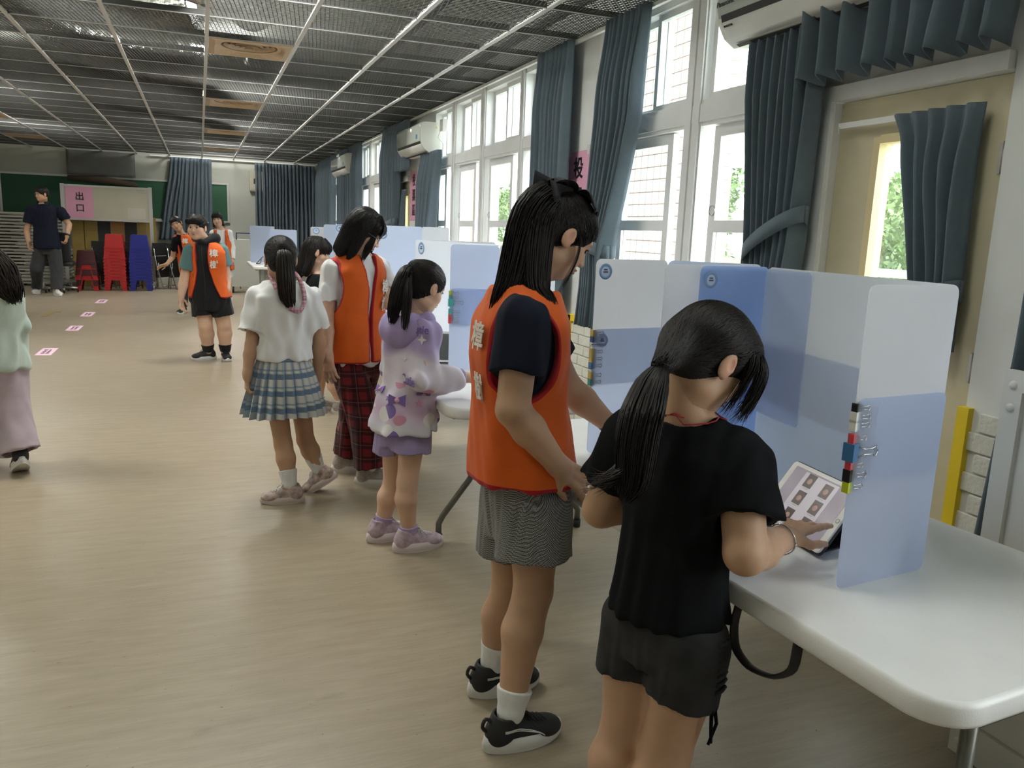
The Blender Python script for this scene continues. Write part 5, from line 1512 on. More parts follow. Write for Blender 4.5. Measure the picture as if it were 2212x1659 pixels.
# hair -----------------------------------------------------------------
def strands(parent, fld, roots, flow, n_steps, step, r0, m, seed=0, jitter=.25, name='hair_strands', lift=.0015):
    R_ = np.random.default_rng(seed); P = np.asarray(roots, float); path = []
    jit = R_.normal(size=P.shape) * jitter
    for k in range(n_steps):
        d, g = grad(fld, P); P = P - g * np.clip(d - lift, -.01, .01)[:, None]
        path.append(P.copy())
        t = flow(P) + jit; t = t - g * (t * g).sum(1)[:, None]; t /= np.linalg.norm(t, axis=1)[:, None] + 1e-6
        P = P + t * step * R_.uniform(.85, 1.15, len(P))[:, None]
    path = np.stack(path, 1)                                   # N,K,3
    return strand_mesh(parent, path, r0, m, name)
def strand_mesh(parent, path, r0, m, name='hair_strands'):
    N_, K, _ = path.shape
    t = np.gradient(path, axis=1); t /= np.linalg.norm(t, axis=2)[..., None] + 1e-9
    ref = np.array([.3, .5, .8]); a = np.cross(t, ref); a /= np.linalg.norm(a, axis=2)[..., None] + 1e-9; b = np.cross(t, a)
    rad = (r0 * np.sin(np.linspace(.5, math.pi * .97, K)) + r0 * .12)[None, :, None]
    V_ = np.stack([path + rad * (a * math.cos(th) + b * math.sin(th)) for th in (0, 2.094, 4.189)], 2)     # N,K,3,3
    base = (np.arange(N_) * K * 3)[:, None, None]; kk = (np.arange(K - 1) * 3)[None, :, None]; j = np.arange(3)[None, None, :]; j2 = (j + 1) % 3
    Q = np.stack([base + kk + j, base + kk + j2, base + kk + 3 + j2, base + kk + 3 + j], -1).reshape(-1, 4)
    return mesh_obj(name, V_.reshape(-1, 3), Q, m, parent)
def bezier_path(pts, K):
    pts = np.array(pts, float); n = len(pts); s = np.linspace(0, n - 1, K); out = []
    for x in s:
        i = min(int(x), n - 2); f_ = x - i; p0, p1, p2, p3 = pts[max(i - 1, 0)], pts[i], pts[i + 1], pts[min(i + 2, n - 1)]
        out.append(.5 * ((2 * p1) + (-p0 + p2) * f_ + (2 * p0 - 5 * p1 + 4 * p2 - p3) * f_ ** 2 + (-p0 + 3 * p1 - 3 * p2 + p3) * f_ ** 3))
    return np.array(out)
def tail(parent, pts, radii, side, n, r0, m, seed=0, name='ponytail', flat=.7, wisp=.3, K=16):
    """lock of hair: many tapered strands around a centre line"""
    R_ = np.random.default_rng(seed); c = bezier_path(pts, K); rr = np.interp(np.linspace(0, 1, K), np.linspace(0, 1, len(radii)), radii)
    t = np.gradient(c, axis=0); t /= np.linalg.norm(t, axis=1)[:, None]; s = np.asarray(nrm(side)); a = s - t * (t @ s)[:, None]; a /= np.linalg.norm(a, axis=1)[:, None]; b = np.cross(t, a)
    th = R_.uniform(0, 2 * math.pi, n); q = np.sqrt(R_.uniform(.15, 1, n)); ph = R_.uniform(0, 6.28, n)
    u = np.linspace(0, 1, K)
    path = np.zeros((n, K, 3)); endv = R_.uniform(.75, 1.06, n)
    for i in range(n):
        uu = np.clip(u * endv[i], 0, 1); ci = np.stack([np.interp(uu, u, c[:, k]) for k in range(3)], 1); ri = np.interp(uu, u, rr)
        tw = th[i] + .35 * np.sin(uu * 3 + ph[i]) * wisp
        path[i] = ci + (np.stack([np.interp(uu, u, a[:, k]) for k in range(3)], 1) * np.cos(tw)[:, None] + np.stack([np.interp(uu, u, b[:, k]) for k in range(3)], 1) * (np.sin(tw) * flat)[:, None]) * (ri * q[i])[:, None]
        path[i] += np.outer(uu ** 3, R_.normal(size=3)) * .012 * wisp
    return strand_mesh(parent, path, r0, m, name)
def cap_field(H, kind):
    """scalp volume in head units"""
    f = Fld()
    if kind == 'short':
        f.u(H.E((0, -.055, .17), (.365, .45, .385))); f.u(H.E((0, -.2, .0), (.31, .27, .24)), .05 * H.h)
        f.sub(H.E((0, .42, -.22), (.40, .30, .40)), .02 * H.h); f.sub(H.E((0, .55, -.02), (.33, .30, .24)), .02 * H.h)
        f.sub(lambda P: H_low(H, P, -.22), .02)
        for e in (-1, 1): f.sub(H.E((e * .40, -.0, -.10), (.12, .16, .20)), .02 * H.h)
    else:
        f.u(H.E((0, -.06, .15), (.358, .445, .385))); f.u(H.E((0, -.19, -.08), (.30, .28, .27)), .05 * H.h)
        f.sub(H.E((0, .46, -.16), (.36, .34, .40)), .03 * H.h)
        for e in (-1, 1): f.sub(H.E((e * .40, .06, -.14), (.12, .17, .19)), .03 * H.h); f.sub(H.E((e * .385, -.01, -.02), (.075, .105, .155)), .02 * H.h)
        f.sub(lambda P: H_low(H, P, -.34), .02)
    return f
def H_low(H, P, z):
    q = H.loc(P); return (q[:, 2] - z).astype(F4) * H.h
def mesh_from(fld, H, lo, hi, h): return sdf_mesh(fld, lo, hi, h)
# ------------------------------------------------------------------ person assembly
def lerp(a, b, t): return np.asarray(a) + (np.asarray(b) - np.asarray(a)) * t
TS = [(-.20, .84, .86), (0, .98, 1.0), (.22, .90, .93), (.45, .86, .90), (.68, .97, 1.0), (.85, .98, .90), (.95, .72, .66), (1.03, .40, .50)]
class Person:
    def __init__(s, label, base, fw, J, hh, headf, headu=(0, 0, 1), g=1.0, h=.006, skin=None, fat=1.0, hunch=0.0, group=None):
        s.t = thing('person', (base[0], base[1], 0), label, 'person', group)
        s.fw = nrm(V(fw[0], fw[1], 0)); s.rt = V(s.fw[1], -s.fw[0], 0)
        s.J = {k: np.asarray(v, float) for k, v in J.items()}; s.g = g; s.h = h; s.skin = skin or M_skin; s.hunch = hunch
        s.H = Head(J['hd'], headf, headu, hh, fat); s.hh = hh
        s.hands = {}
    def secs(s, grow=0.0, t0=-.2, t1=1.03, flare=0.0, wide=1.0):
        P, N = s.J['pel'], s.J['nb']; out = []
        ts = sorted(set([t0] + [q[0] for q in TS if t0 < q[0] < t1] + [t1]))
        for t in ts:
            kx = np.interp(t, [q[0] for q in TS], [q[1] for q in TS]); ky = np.interp(t, [q[0] for q in TS], [q[2] for q in TS])
            c = lerp(P, N, t) - s.fw * s.hunch * math.sin(min(max(t, 0), 1) * math.pi)
            fl = flare * max(0, .55 - t)
            out.append((c, (.122 * s.g * kx + grow + fl) * wide, .094 * s.g * ky + grow + fl))
        return out
    def body(s, arm=(.040, .031, .022), leg=(.066, .046, .031), hand=.15, hands=True, eyes_on=True, hh_res=None, legs=True):
        J, g = s.J, s.g; f = Fld(); s.ankr = leg[2]
        f.u(loft(s.secs(-.012), s.fw))
        f.u(cone(lerp(J['nb'], s.H.c, -.10), s.H.w(0, -.10, -.22), .050 * (g * .5 + .5), .046 * (g * .5 + .5)), .03)
        for e in 'LR':
            f.u(cone(lerp(J['nb'], J['sh' + e], .25) + V(0, 0, -.005), J['sh' + e], .040, arm[0]), .03)
            f.u(cone(J['sh' + e], J['el' + e], arm[0], arm[1]), .02); f.u(cone(J['el' + e], lerp(J['el' + e], J['wr' + e], .35), arm[1], arm[1] * 1.03), .01)
            f.u(cone(lerp(J['el' + e], J['wr' + e], .35), J['wr' + e], arm[1] * 1.03, arm[2]), .01)
            if legs:
                f.u(cone(J['hp' + e], J['kn' + e], leg[0], leg[1]), .03)
                k, a = J['kn' + e], J['an' + e]; c = lerp(k, a, .32) - s.fw * .010
                f.u(cone(k, c, leg[1], leg[1] * 1.06), .015); f.u(cone(c, a, leg[1] * 1.06, leg[2]), .015)
        pts = [v for k, v in J.items() if k[:2] in ('sh', 'el', 'wr', 'hp', 'kn', 'an', 'pe', 'nb')] + [s.H.c]
        lo, hi = bbox_pts(pts, .09 * max(1, g)); s.core = f
        # head cut from the coarse pass
        vs, qs = [], []
        v, q = sdf_mesh(f, lo, hi, s.h * 1.4); vs.append(v); qs.append(q); att = [np.zeros((len(v), 3))]
        hf = s.H.field(); hf.u(cone(lerp(J['nb'], s.H.c, .05), s.H.w(0, -.10, -.22), .049 * (g * .5 + .5), .046 * (g * .5 + .5)), .12 * s.hh)
        r_ = s.hh * .68
        v, q = sdf_mesh(hf, s.H.c - r_, s.H.c + r_, hh_res or s.h * .66); n0 = len(vs[0]); vs.append(v); qs.append(q + n0); att.append(np.stack(s.H.attrs(v), 1))
        if hands:
            for e in 'LR':
                sp = s.hands.get(e)
                if not sp: continue
                hfld = Fld(); d = nrm(J['wr' + e] - J['el' + e])
                hfld.u(cone(lerp(J['el' + e], J['wr' + e], .85), J['wr' + e], np.interp(.85, [0, .35, 1], [arm[1], arm[1] * 1.03, arm[2]]), arm[2]))
                dd = nrm(sp.get('d', d)); hand_prims(hfld, J['wr' + e] + dd * .008, dd, sp['n'], sp['s'], sp.get('L', hand), sp.get('curl', (.35, .4, .45, .5)), sp.get('thumb', .4), sp.get('spread', .12))
                c = J['wr' + e] + dd * hand * .5; v, q = sdf_mesh(hfld, c - hand * .85, c + hand * .85, min(s.h * .6, .0035) if s.h < .007 else .0045)
                n0 = sum(map(len, vs)); vs.append(v); qs.append(q + n0); att.append(np.zeros((len(v), 3)))
        A = np.concatenate(att)
        s.b = mesh_obj('body', np.concatenate(vs), np.concatenate(qs), s.skin, s.t, {'lip': A[:, 0], 'brow': A[:, 1], 'blush': A[:, 2]})
        if eyes_on: eyes(s.H, s.b)
        return s
    def tee(s, m, grow=.016, sl=.6, hem=-.30, flare=.03, amp=.0045, seed=1, name='t_shirt', sr=(.056, .060), neck=.058, zcut=None, wide=1.0, puff=0.0, cuff=None, h=None, label=None):
        J, g = s.J, s.g; f = Fld(); subs = []
        f.u(loft(s.secs(grow, hem, 1.0, flare, wide), s.fw))
        for e in 'LR':
            if sl is None: continue
            f.u(cone(lerp(J['nb'], J['sh' + e], .30) + V(0, 0, -.012), lerp(J['nb'], J['sh' + e], .96) + V(0, 0, -.006), .044 * (.35 + .65 * max(g, 1)), .046 * (.35 + .65 * max(g, 1))), .025)
            slv = sl if not isinstance(sl, dict) else sl[e]
            if slv <= 1: chain = [J['sh' + e], lerp(J['sh' + e], J['el' + e], slv)]
            else: chain = [J['sh' + e], J['el' + e], lerp(J['el' + e], J['wr' + e], slv - 1)]
            rr = np.linspace(sr[0], sr[1], len(chain))
            c_ = Fld()
            for a, b, ra, rb in zip(chain[:-1], chain[1:], rr[:-1], rr[1:]): c_.u(cone(a, b, ra, rb), .02)
            if puff: c_.u(cone(lerp(chain[-2], chain[-1], .75), lerp(chain[-2], chain[-1], .85), rr[-1] + puff, rr[-1] + puff), .02)
            dr = nrm(chain[-1] - chain[-2]); c_.cut(plane(chain[-1], dr), .002)
            subs.append(cone(chain[-1] - dr * .012, chain[-1] + dr * .03, rr[-1] - .010 - 2.6 * amp, rr[-1] - .008 - 2.6 * amp))
            f.u(c_, .03)
        f.sub(cone(lerp(J['nb'], s.H.c, .06), lerp(J['nb'], s.H.c, .9), neck, neck * 1.25), .006)
        f.add(folds(seed, amp * 1.5, 30)); f.add(folds(seed + 50, amp * .9, 75))
        for q_ in subs: f.sub(q_, .002)
        pts = [lerp(J['pel'], J['nb'], hem), J['nb'], J['shL'], J['shR'], J['pel']] + ([J['elL'], J['elR']] if sl is not None else [])
        if (sl if not isinstance(sl, dict) else 2) is not None and ((isinstance(sl, dict)) or (sl and sl > 1)): pts += [J['wrL'], J['wrR']]
        lo, hi = bbox_pts(pts, .15 * max(1, g) + grow + abs(flare) * .5)
        zh = lerp(J['pel'], J['nb'], hem)[2]; lo[2] = zh - .02
        v, q = sdf_mesh(f, lo, hi, h or s.h)
        o = mesh_obj(name, v, q, m, s.t, label=label); s.topf = f
        return o
    def vest(s, m, grow=.030, hem=-.22, flare=.03, hole=.085, hdrop=.045, openw=None, wide=1.0, amp=.005, seed=3, hole_z=1.25, back=0.0):
        J = s.J; f = Fld(); f.u(loft(s.secs(grow, hem, 1.0, flare, wide), s.fw))
        for e in 'LR': f.u(cone(lerp(J['nb'], J['sh' + e], .30) + V(0, 0, -.006), lerp(J['nb'], J['sh' + e], .88) + V(0, 0, .002), .050, .052), .025)
        f.add(folds(seed, amp, 24)); f.add(folds(seed + 50, amp * .4, 60))
        ed = []
        rt = s.rt.astype(F4); fw = s.fw.astype(F4)
        for e, sg in (('L', -1), ('R', 1)):
            c = (J['sh' + e] - V(0, 0, hdrop) - s.fw * back).astype(F4); ax = lerp(J['pel'], J['nb'], .8).astype(F4)
            def hf(P, c=c, sg=sg):
                q = P - c; a = q @ fw; b = q[:, 2] / hole_z; lat = (q @ rt) * sg
                d = np.sqrt(a * a + b * b) - hole
                return smax(d, -(lat + .035), .01)
            f.sub(hf, .004); ed.append(hf)
        nk = cone(lerp(J['nb'], s.H.c, .0), lerp(J['nb'], s.H.c, .9), .066, .08); f.sub(nk, .006); ed.append(nk)
        if openw is not None:
            zt, zb = J['nb'][2], lerp(J['pel'], J['nb'], hem)[2]; Pp = J['pel'].astype(F4); Nn = J['nb'].astype(F4)
            zs = np.linspace(zb, zt, len(openw))
            def of(P):
                t = (P[:, 2] - Pp[2]) / (Nn[2] - Pp[2]); c = Pp + t[:, None] * (Nn - Pp); q = P - c
                w = np.interp(P[:, 2], zs, openw); return smax(np.abs(q @ rt) - w, -(q @ fw) + .01, .004)
            f.sub(of, .004); ed.append(of)
        zh = lerp(J['pel'], J['nb'], hem)[2]
        lo, hi = bbox_pts([lerp(J['pel'], J['nb'], hem), J['nb'], J['shL'], J['shR'], J['pel']], .15 * max(1, s.g) + grow); lo[2] = zh - .02
        v, q = sdf_mesh(f, lo, hi, s.h); Pv = v.astype(F4)
        tr = np.minimum.reduce([np.abs(e(Pv)) for e in ed] + [np.abs(v[:, 2] - zh)])
        o = mesh_obj('vest', v, q, m, s.t, {'trim': tr}); s.vestf = f
        return o
    def shorts(s, m, frac=.55, r=(.082, .088), grow=.014, top=.12, name='shorts', amp=.003, seed=5, full=None, h=None, label=None, freq=30, bot=-.22):
        J, g = s.J, s.g; f = Fld(); subs = []; f.u(loft(s.secs(grow, bot, top, 0), s.fw), .02)
        pts = [J['pel'], lerp(J['pel'], J['nb'], top), lerp(J['pel'], J['nb'], -.22)]
        for e in 'LR':
            if full is None: ch = [J['hp' + e], lerp(J['hp' + e], J['kn' + e], frac)]
            else: ch = [J['hp' + e], J['kn' + e], lerp(J['kn' + e], J['an' + e], full)]
            rr = r if len(r) == len(ch) else np.interp(np.linspace(0, 1, len(ch)), [0, 1], r); L_ = Fld()
            for a, b, ra, rb in zip(ch[:-1], ch[1:], rr[:-1], rr[1:]): L_.u(cone(a, b, ra, rb), .03)
            d = nrm(ch[-1] - ch[-2]); L_.cut(plane(ch[-1], d), .002); subs.append(cone(ch[-1] - d * .010, ch[-1] + d * .04, rr[-1] - .011 - 1.8 * amp, rr[-1] - .009 - 1.8 * amp))
            f.u(L_, .010); pts += ch
        f.add(folds(seed, amp, freq)); f.add(folds(seed + 50, amp * .5, freq * 2.4))
        for q_ in subs: f.sub(q_, .002)
        lo, hi = bbox_pts(pts, max(r) + .03 + .05 * g)
        v, q = sdf_mesh(f, lo, hi, h or s.h); return mesh_obj(name, v, q, m, s.t, label=label)
    def feet(s, L_, dirs, mats, socks=None, sock_h=.06, pitch=None, h=None, laces=True, sole_t=.028):
        for e in 'LR':
            if dirs.get(e) is None: continue
            s.shoes = getattr(s, 'shoes', {}); s.shoes[e] = shoe(s.t, s.J['an' + e], dirs[e], L_, mats, h or max(.004, s.h * .8), (pitch or {}).get(e, 0), socks, sock_h, sock_r=s.ankr, laces=laces, sole_t=sole_t, leg=s.J['kn' + e])
    def hair(s, fld, h=None, m=None, flow=None, n=500, steps=8, step=.02, r0=.0014, seed=0, name='hair', lo=None, hi=None, jitter=.2, label=None):
        r_ = s.hh * .7
        lo = s.H.c - r_ if lo is None else lo; hi = s.H.c + r_ if hi is None else hi
        v, q = sdf_mesh(fld, lo, hi, h or s.h * .8); o = mesh_obj(name, v, q, m or M_hair, s.t, label=label)
        if flow is not None and len(v):
            R_ = np.random.default_rng(seed); ro = v[R_.integers(0, len(v), n)]
            strands(o, fld, ro, flow, steps, step, r0, m or M_hair, seed, jitter)
        return o
def to_point(p): return lambda P: (np.asarray(p) - P) / (np.linalg.norm(np.asarray(p) - P, axis=1)[:, None] + 1e-6)
def down(bias=(0, 0, -1)): return lambda P: np.tile(np.asarray(bias, float), (len(P), 1))
UP = V(0, 0, 1)
def tilt(fw, pitch):
    """forward and up vectors for a head facing fw (horizontal) pitched down by pitch degrees"""
    f = nrm(V(fw[0], fw[1], 0)); a = math.radians(pitch)
    return f * math.cos(a) - UP * math.sin(a), UP * math.cos(a) + f * math.sin(a)
S_blk = [mat('shoe_black_knit', (.010, .010, .011), .7, bump=.2, bscale=800), mat('shoe_sole_white', (.62, .61, .58), .6), mat('lace_black', (.008, .008, .008), .8)]
S_grey = [mat('shoe_grey_mesh', (.33, .29, .26), .6, var=.2, scale=60), mat('shoe_sole_grey', (.50, .46, .42), .6), mat('lace_grey', (.40, .37, .34), .8)]
S_lil = [mat('shoe_lilac', (.42, .32, .38), .5, var=.3, scale=50), mat('shoe_sole_pinkish', (.62, .54, .54), .6), mat('lace_white', (.7, .68, .68), .8)]
S_wht = [mat('shoe_white', (.62, .60, .57), .5), mat('shoe_sole_white', (.62, .61, .58), .6), mat('lace_white', (.7, .68, .68), .8)]
S_flow = [mat('shoe_patterned', (.40, .31, .28), .5, var=.5, scale=45), mat('shoe_sole_rose', (.55, .46, .43), .6), mat('lace_white', (.7, .68, .68), .8)]

# ================================================================== 1 front girl in black
fw = nrm(V(.914, .405, 0)); rt = V(fw[1], -fw[0], 0)
pel = at(1435, 1335, 1.27)
J = dict(pel=pel, nb=at(1482, 905, 1.29), hd=at(1532, 778, 1.29), shR=at(1598, 992, 1.20), shL=at(1358, 940, 1.40), elR=at(1610, 1196, 1.12), wrR=at(1688, 1165, 1.22), elL=at(1298, 1100, 1.46))
J['wrL'] = J['elL'] + V(.17, -.05, .03)
J['hpR'] = pel + rt * .068 - UP * .03; J['hpL'] = pel - rt * .068 - UP * .03
J['knR'] = V(.845, 1.225, .30); J['knL'] = V(.81, 1.325, .30); J['anR'] = V(.80, 1.215, .07); J['anL'] = V(.76, 1.325, .07)
hf, hu = tilt((1, -.02), 34)
p = Person('girl in black t-shirt and dark denim shorts touching the near tablet', pel[:2], fw, J, .205, hf, hu, g=.80, h=.005)
hd_dir = nrm(V(.9, .42, .10))
p.hands['R'] = dict(n=V(.25, .15, -1), s=-1, d=hd_dir, curl=(.10, .28, .42, .5), thumb=.3, spread=.3, L=.152)
p.body(hand=.15, arm=(.044, .039, .025), leg=(.070, .050, .033))
p.tee(M_tblack, grow=.018, sl=.62, hem=.03, flare=.018, amp=.0032, sr=(.056, .068), neck=.056, wide=1.05)
p.shorts(M_denim, frac=.44, r=(.075, .077), grow=.014, top=.10, bot=-.20)
p.feet(.205, {'L': fw, 'R': fw}, S_blk, M_sockw, laces=False)
H = p.H; tie = at(1430, 790, 1.24)
cap = cap_field(H, 'long'); cap.u(H.E((0, .20, .20), (.30, .22, .20)), .03)
cap.u(cone(H.w(0, -.40, -.02), tie, .035, .018), .03)
p.hair(cap, h=.0035, flow=to_point(tie), n=1900, steps=8, step=.017, r0=.0011, seed=1)
pt = [tie, at(1408, 830, 1.225), at(1385, 900, 1.20), at(1372, 970, 1.185), at(1365, 1040, 1.18), at(1350, 1075, 1.18)]
tail(p.t, pt, [.012, .034, .044, .042, .034, .016], rt, 800, .0017, M_hair, 2, flat=.6)
tail(p.t, [at(1375, 960, 1.185), at(1350, 1010, 1.19), at(1305, 1038, 1.20), at(1270, 1046, 1.21)], [.02, .02, .014, .010], rt, 70, .0008, M_hair2, 3, name='loose_lock', wisp=1.2)
for k, (a, c_) in enumerate((((.14, .14, .40), (.33, .36, -.30)), ((.18, .06, .38), (.345, .22, -.40)), ((.10, .18, .40), (.28, .45, -.34)), ((.04, .22, .40), (.20, .50, -.30)))):
    q0 = H.w(*a); q1 = H.w(*c_); mid = H.w(c_[0] * .98, c_[1] * .82, .18); m2 = H.w(c_[0] * 1.04, c_[1] * .99, -.05)
    tail(p.t, [q0, mid, m2, q1], [.010, .014, .009, .002], H.R[:, 1], 60, .0010, M_hair, 10 + k, name='fringe_lock', wisp=.6)
b = MB(); b.lathe([(.0125, -.006), (.017, 0), (.0125, .006)], tie, nrm(pt[1] - tie), 16); b.build('hair_tie', M_tblack, p.t)
# red cord at the neck
b = MB(); nk = lerp(J['nb'], H.c, .28); R2 = .052
ring = [nk + rt * R2 * math.cos(a) + fw * R2 * math.sin(a) * .95 + UP * (-.010 + .012 * math.sin(a)) for a in np.linspace(0, 2 * math.pi, 25)]

Q = np.array([nk + rt * .09 * math.cos(a) + fw * .09 * math.sin(a) + UP * (-.006 + .010 * math.sin(a)) for a in np.linspace(0, 2 * math.pi, 33)])
for _ in range(20):
    d, g_ = grad(lambda P: np.minimum(p.core(P), p.topf(P)), Q); g_[:, 2] *= .1; Q = Q - g_ * np.clip(d - .0012, -.02, .02)[:, None]
ring = Q
b.tube(ring, .0014, 6); bk_ = Q[24] - fw * .002; b.tube([bk_ + rt * -.012, bk_ + UP * .006 - fw * .003, bk_ + rt * .012 + UP * .002, bk_ + rt * .002 - fw * .003, bk_ + rt * .022 - fw * .001], .0014, 6)
b.build('red_cord', mat('red_cord', (.35, .015, .02), .7), p.t)
# bangle
b = MB(); wc = lerp(J['elR'], J['wrR'], .97); ax = nrm(J['wrR'] - J['elR']); a1 = nrm(np.cross(ax, UP)); a2 = np.cross(ax, a1)
b.tube([wc + a1 * .031 * math.cos(t) + a2 * .031 * math.sin(t) + ax * .006 * math.sin(2 * t) for t in np.linspace(0, 2 * math.pi, 28)], .0016, 8)
b.build('bangle', mat('silver', (.6, .58, .55), .2, 1.0), p.t)
b = MB(); hn = nrm(V(-.25, -.15, 1)); cc = J['wrR'] + hd_dir * .035 + hn * .0135; b.lathe([(.0085, 0), (.0085, .0008), (0, .001)], cc, hn, 18); b.build('round_sticker', mat('sticker_gold', (.70, .62, .22), .4), p.t)
# ruched side seam, drawstrings, back pocket seams
b = MB(); zz = J['hpR'][2]
for k in range(7):
    c = J['hpR'] + rt * .068 - fw * .0 + UP * (.03 - .016 * k); b.tube([c - fw * .018, c + rt * .004, c + fw * .018], .0045, 6)
b.build('ruched_seam', M_denim, p.t)
b = MB(); e0 = lerp(J['hpR'], J['knR'], .44) + rt * .074
for dx in (-.004, .006): b.tube([e0 + fw * dx, e0 + fw * dx * 2 - UP * .035 + rt * .004, e0 + fw * dx * -1 - UP * .075], [.004, .0035, .003], 6)
b.build('drawstring', M_tblack, p.t)

# ================================================================== 2 girl in orange vest, profile
k_ = .965
def ak(x, y, Y): return at(x, y, Y * k_)
fw = nrm(V(1.0, .03, 0)); rt = V(fw[1], -fw[0], 0)
J = dict(pel=ak(1135, 1065, 1.95), nb=ak(1133, 625, 1.96), hd=ak(1212, 512, 1.96), shR=ak(1130, 695, 1.84), shL=ak(1150, 680, 2.10), elR=ak(1108, 885, 1.80), wrR=ak(1205, 1005, 1.785), elL=ak(1225, 835, 2.12), wrL=ak(1318, 918, 2.10))
pel = J['pel']
J['hpR'] = pel + rt * .066 - UP * .03; J['hpL'] = pel - rt * .066 - UP * .03
J['knR'] = ak(1152, 1275, 1.85); J['knL'] = ak(1100, 1275, 2.03); J['anR'] = ak(1103, 1490, 1.795); J['anL'] = ak(1064, 1405, 2.05)
J['anR'][2] = .085; J['anL'][2] = .085
hf, hu = tilt((.99, -.05), 33)
p = Person('girl in orange vest and grey shorts looking down, seen from the side', pel[:2], fw, J, .208, hf, hu, g=.98, h=.005, hunch=.02)
p.hands['R'] = dict(n=nrm(V(.1, .9, -.4)), s=-1, d=nrm(V(.82, .1, -.55)), curl=(.5, .6, .7, .75), thumb=.6, L=.165)
p.hands['L'] = dict(n=nrm(V(0, -.3, -1)), s=1, d=nrm(V(.9, .05, -.35)), curl=(.2, .3, .3, .3), L=.16)
p.body(hand=.16, arm=(.047, .041, .027), leg=(.074, .050, .030))
p.tee(M_tnavy, grow=.012, sl=.58, hem=-.05, flare=.0, amp=.003, sr=(.060, .064), neck=.055)
for e in '':
    c0, c1 = lerp(J['shR'], J['elR'], .50), lerp(J['shR'], J['elR'], .58); b = MB(); b.tube([c0, lerp(c0, c1, .1), lerp(c0, c1, .9), c1], [.0635, .0655, .0655, .0635], 28, caps=False); b.build('sleeve_cuff', M_tnavy, p.t)
p.vest(M_vest, grow=.032, hem=.10, flare=.035, hole=.086, hdrop=.075, hole_z=1.32, seed=4, amp=.005, openw=[.012, .006, .003, .006])
def check_mat():
    m = cloth('grey_check_cotton', (.16, .16, .15)); nt, N, L, b = nodes(m)
    tc = N.new('ShaderNodeTexCoord'); ck = N.new('ShaderNodeTexChecker'); ck.inputs['Scale'].default_value = 330; ck.inputs['Color1'].default_value = (.34, .34, .32, 1); ck.inputs['Color2'].default_value = (.035, .035, .04, 1)
    L.new(tc.outputs['Object'], ck.inputs['Vector']); L.new(ck.outputs['Color'], b.inputs['Base Color']); return m
p.shorts(check_mat(), frac=.56, r=(.098, .102), grow=.020, top=.15, amp=.004)
p.feet(.225, {'R': (1, .08), 'L': (1, .05)}, S_blk, M_sockw, sock_h=.075, sole_t=.034)
for e in 'RL':
    so, A = p.shoes[e]; b = MB()
    for d_ in (0, .016):
        Q = bezier_path([A(-.12, .25, .30 - d_), A(.05, .25, .285 - d_), A(.20, .25, .25 - d_), A(.33, .25, .19), A(.38, .25, .15)], 16)
        for _ in range(20): d, g_ = grad(A.fld, Q); Q = Q - A.s[None] * np.clip(d, -.03, .03)[:, None] * .9
        b.tube(Q + A.s * .0005, .0016, 6)
    b.build('side_stripe', mat('stripe_silver', (.65, .65, .62), .3), so)
    b = MB(); b.tube(bezier_path([A(-.22, 0, .36), A(-.30, 0, .42), A(-.34, 0, .33), A(-.27, 0, .24)], 10), .005, 8); b.build('heel_loop', S_blk[0], so)
H = p.H; tie = H.w(0, -.30, .42)
cap = cap_field(H, 'long')
p.hair(cap, h=.0035, flow=to_point(tie), n=1700, steps=7, step=.016, r0=.0011, seed=3)
# long hair falling down the back and over the shoulder
hb = [H.w(.05, -.36, .28), H.w(.08, -.42, -.05), ak(1122, 600, 1.93), ak(1095, 660, 1.92), ak(1068, 735, 1.93)]
tail(p.t, hb, [.046, .052, .046, .034, .010], rt, 1300, .0017, M_hair, 5, name='long_hair', flat=1.3, K=14, wisp=.5)
hb = [H.w(.18, -.36, .20), H.w(.25, -.36, -.10), ak(1160, 615, 1.88), ak(1180, 650, 1.86), ak(1205, 700, 1.87)]
tail(p.t, hb, [.03, .040, .034, .024, .008], fw, 520, .0016, M_hair, 6, name='long_hair', flat=.6, K=16, wisp=.4)
tail(p.t, [H.w(.33, .10, .08), H.w(.34, .20, -.15), H.w(.28, .26, -.42), H.w(.22, .30, -.75)], [.004, .006, .008, .006], fw, 14, .0007, M_hair2, 7, name='loose_lock')
# bow
M_bow = cloth('black_chiffon', (.008, .007, .009)); t_ = p.t; bc = H.w(.02, -.16, .53); x, y, z = H.R[:, 0], H.R[:, 1], H.R[:, 2]; b = MB()
for (d_, w_, s_) in ((y * .8 + x * .55, .075, 1), (-y * .9 + x * .3, .08, 1), (y * .55 - x * .75, .06, 1), (-y * .5 - x * .8 + z * .1, .06, 1)):
    d_ = nrm(d_); s2 = nrm(np.cross(d_, z)); G = []
    for u in np.linspace(0, 1, 9):
        G.append([bc + d_ * w_ * u + s2 * v_ * (.008 + .030 * math.sin(u * math.pi * .8)) + z * (.018 * math.sin(u * math.pi) + .006 * math.cos(v_ * 5 + u * 6) * u - .018 * u) for v_ in np.linspace(-1, 1, 7)])
    b.grid(np.array(G), True)
for (d_, ln) in ((-y * .6 + x * .5 - z * .4, .11), (-y * .9 - z * .35, .12)):
    d_ = nrm(d_); s2 = nrm(np.cross(d_, x + z * .3)); b.grid(np.array([[bc + d_ * ln * u + s2 * v_ * (.010 + .018 * u) + x * .006 * math.sin(u * 8) for v_ in np.linspace(-1, 1, 4)] for u in np.linspace(0, 1, 8)]), True)
bo = b.build('hair_bow', M_bow, p.t); md = bo.modifiers.new('thickness', 'SOLIDIFY'); md.thickness = .0015
b = MB(); b.lathe([(0, -.016), (.012, -.012), (.015, 0), (.012, .012), (0, .016)], bc + z * .004, nrm(x + y * .2), 12); b.build('bow_knot', M_bow, bo)
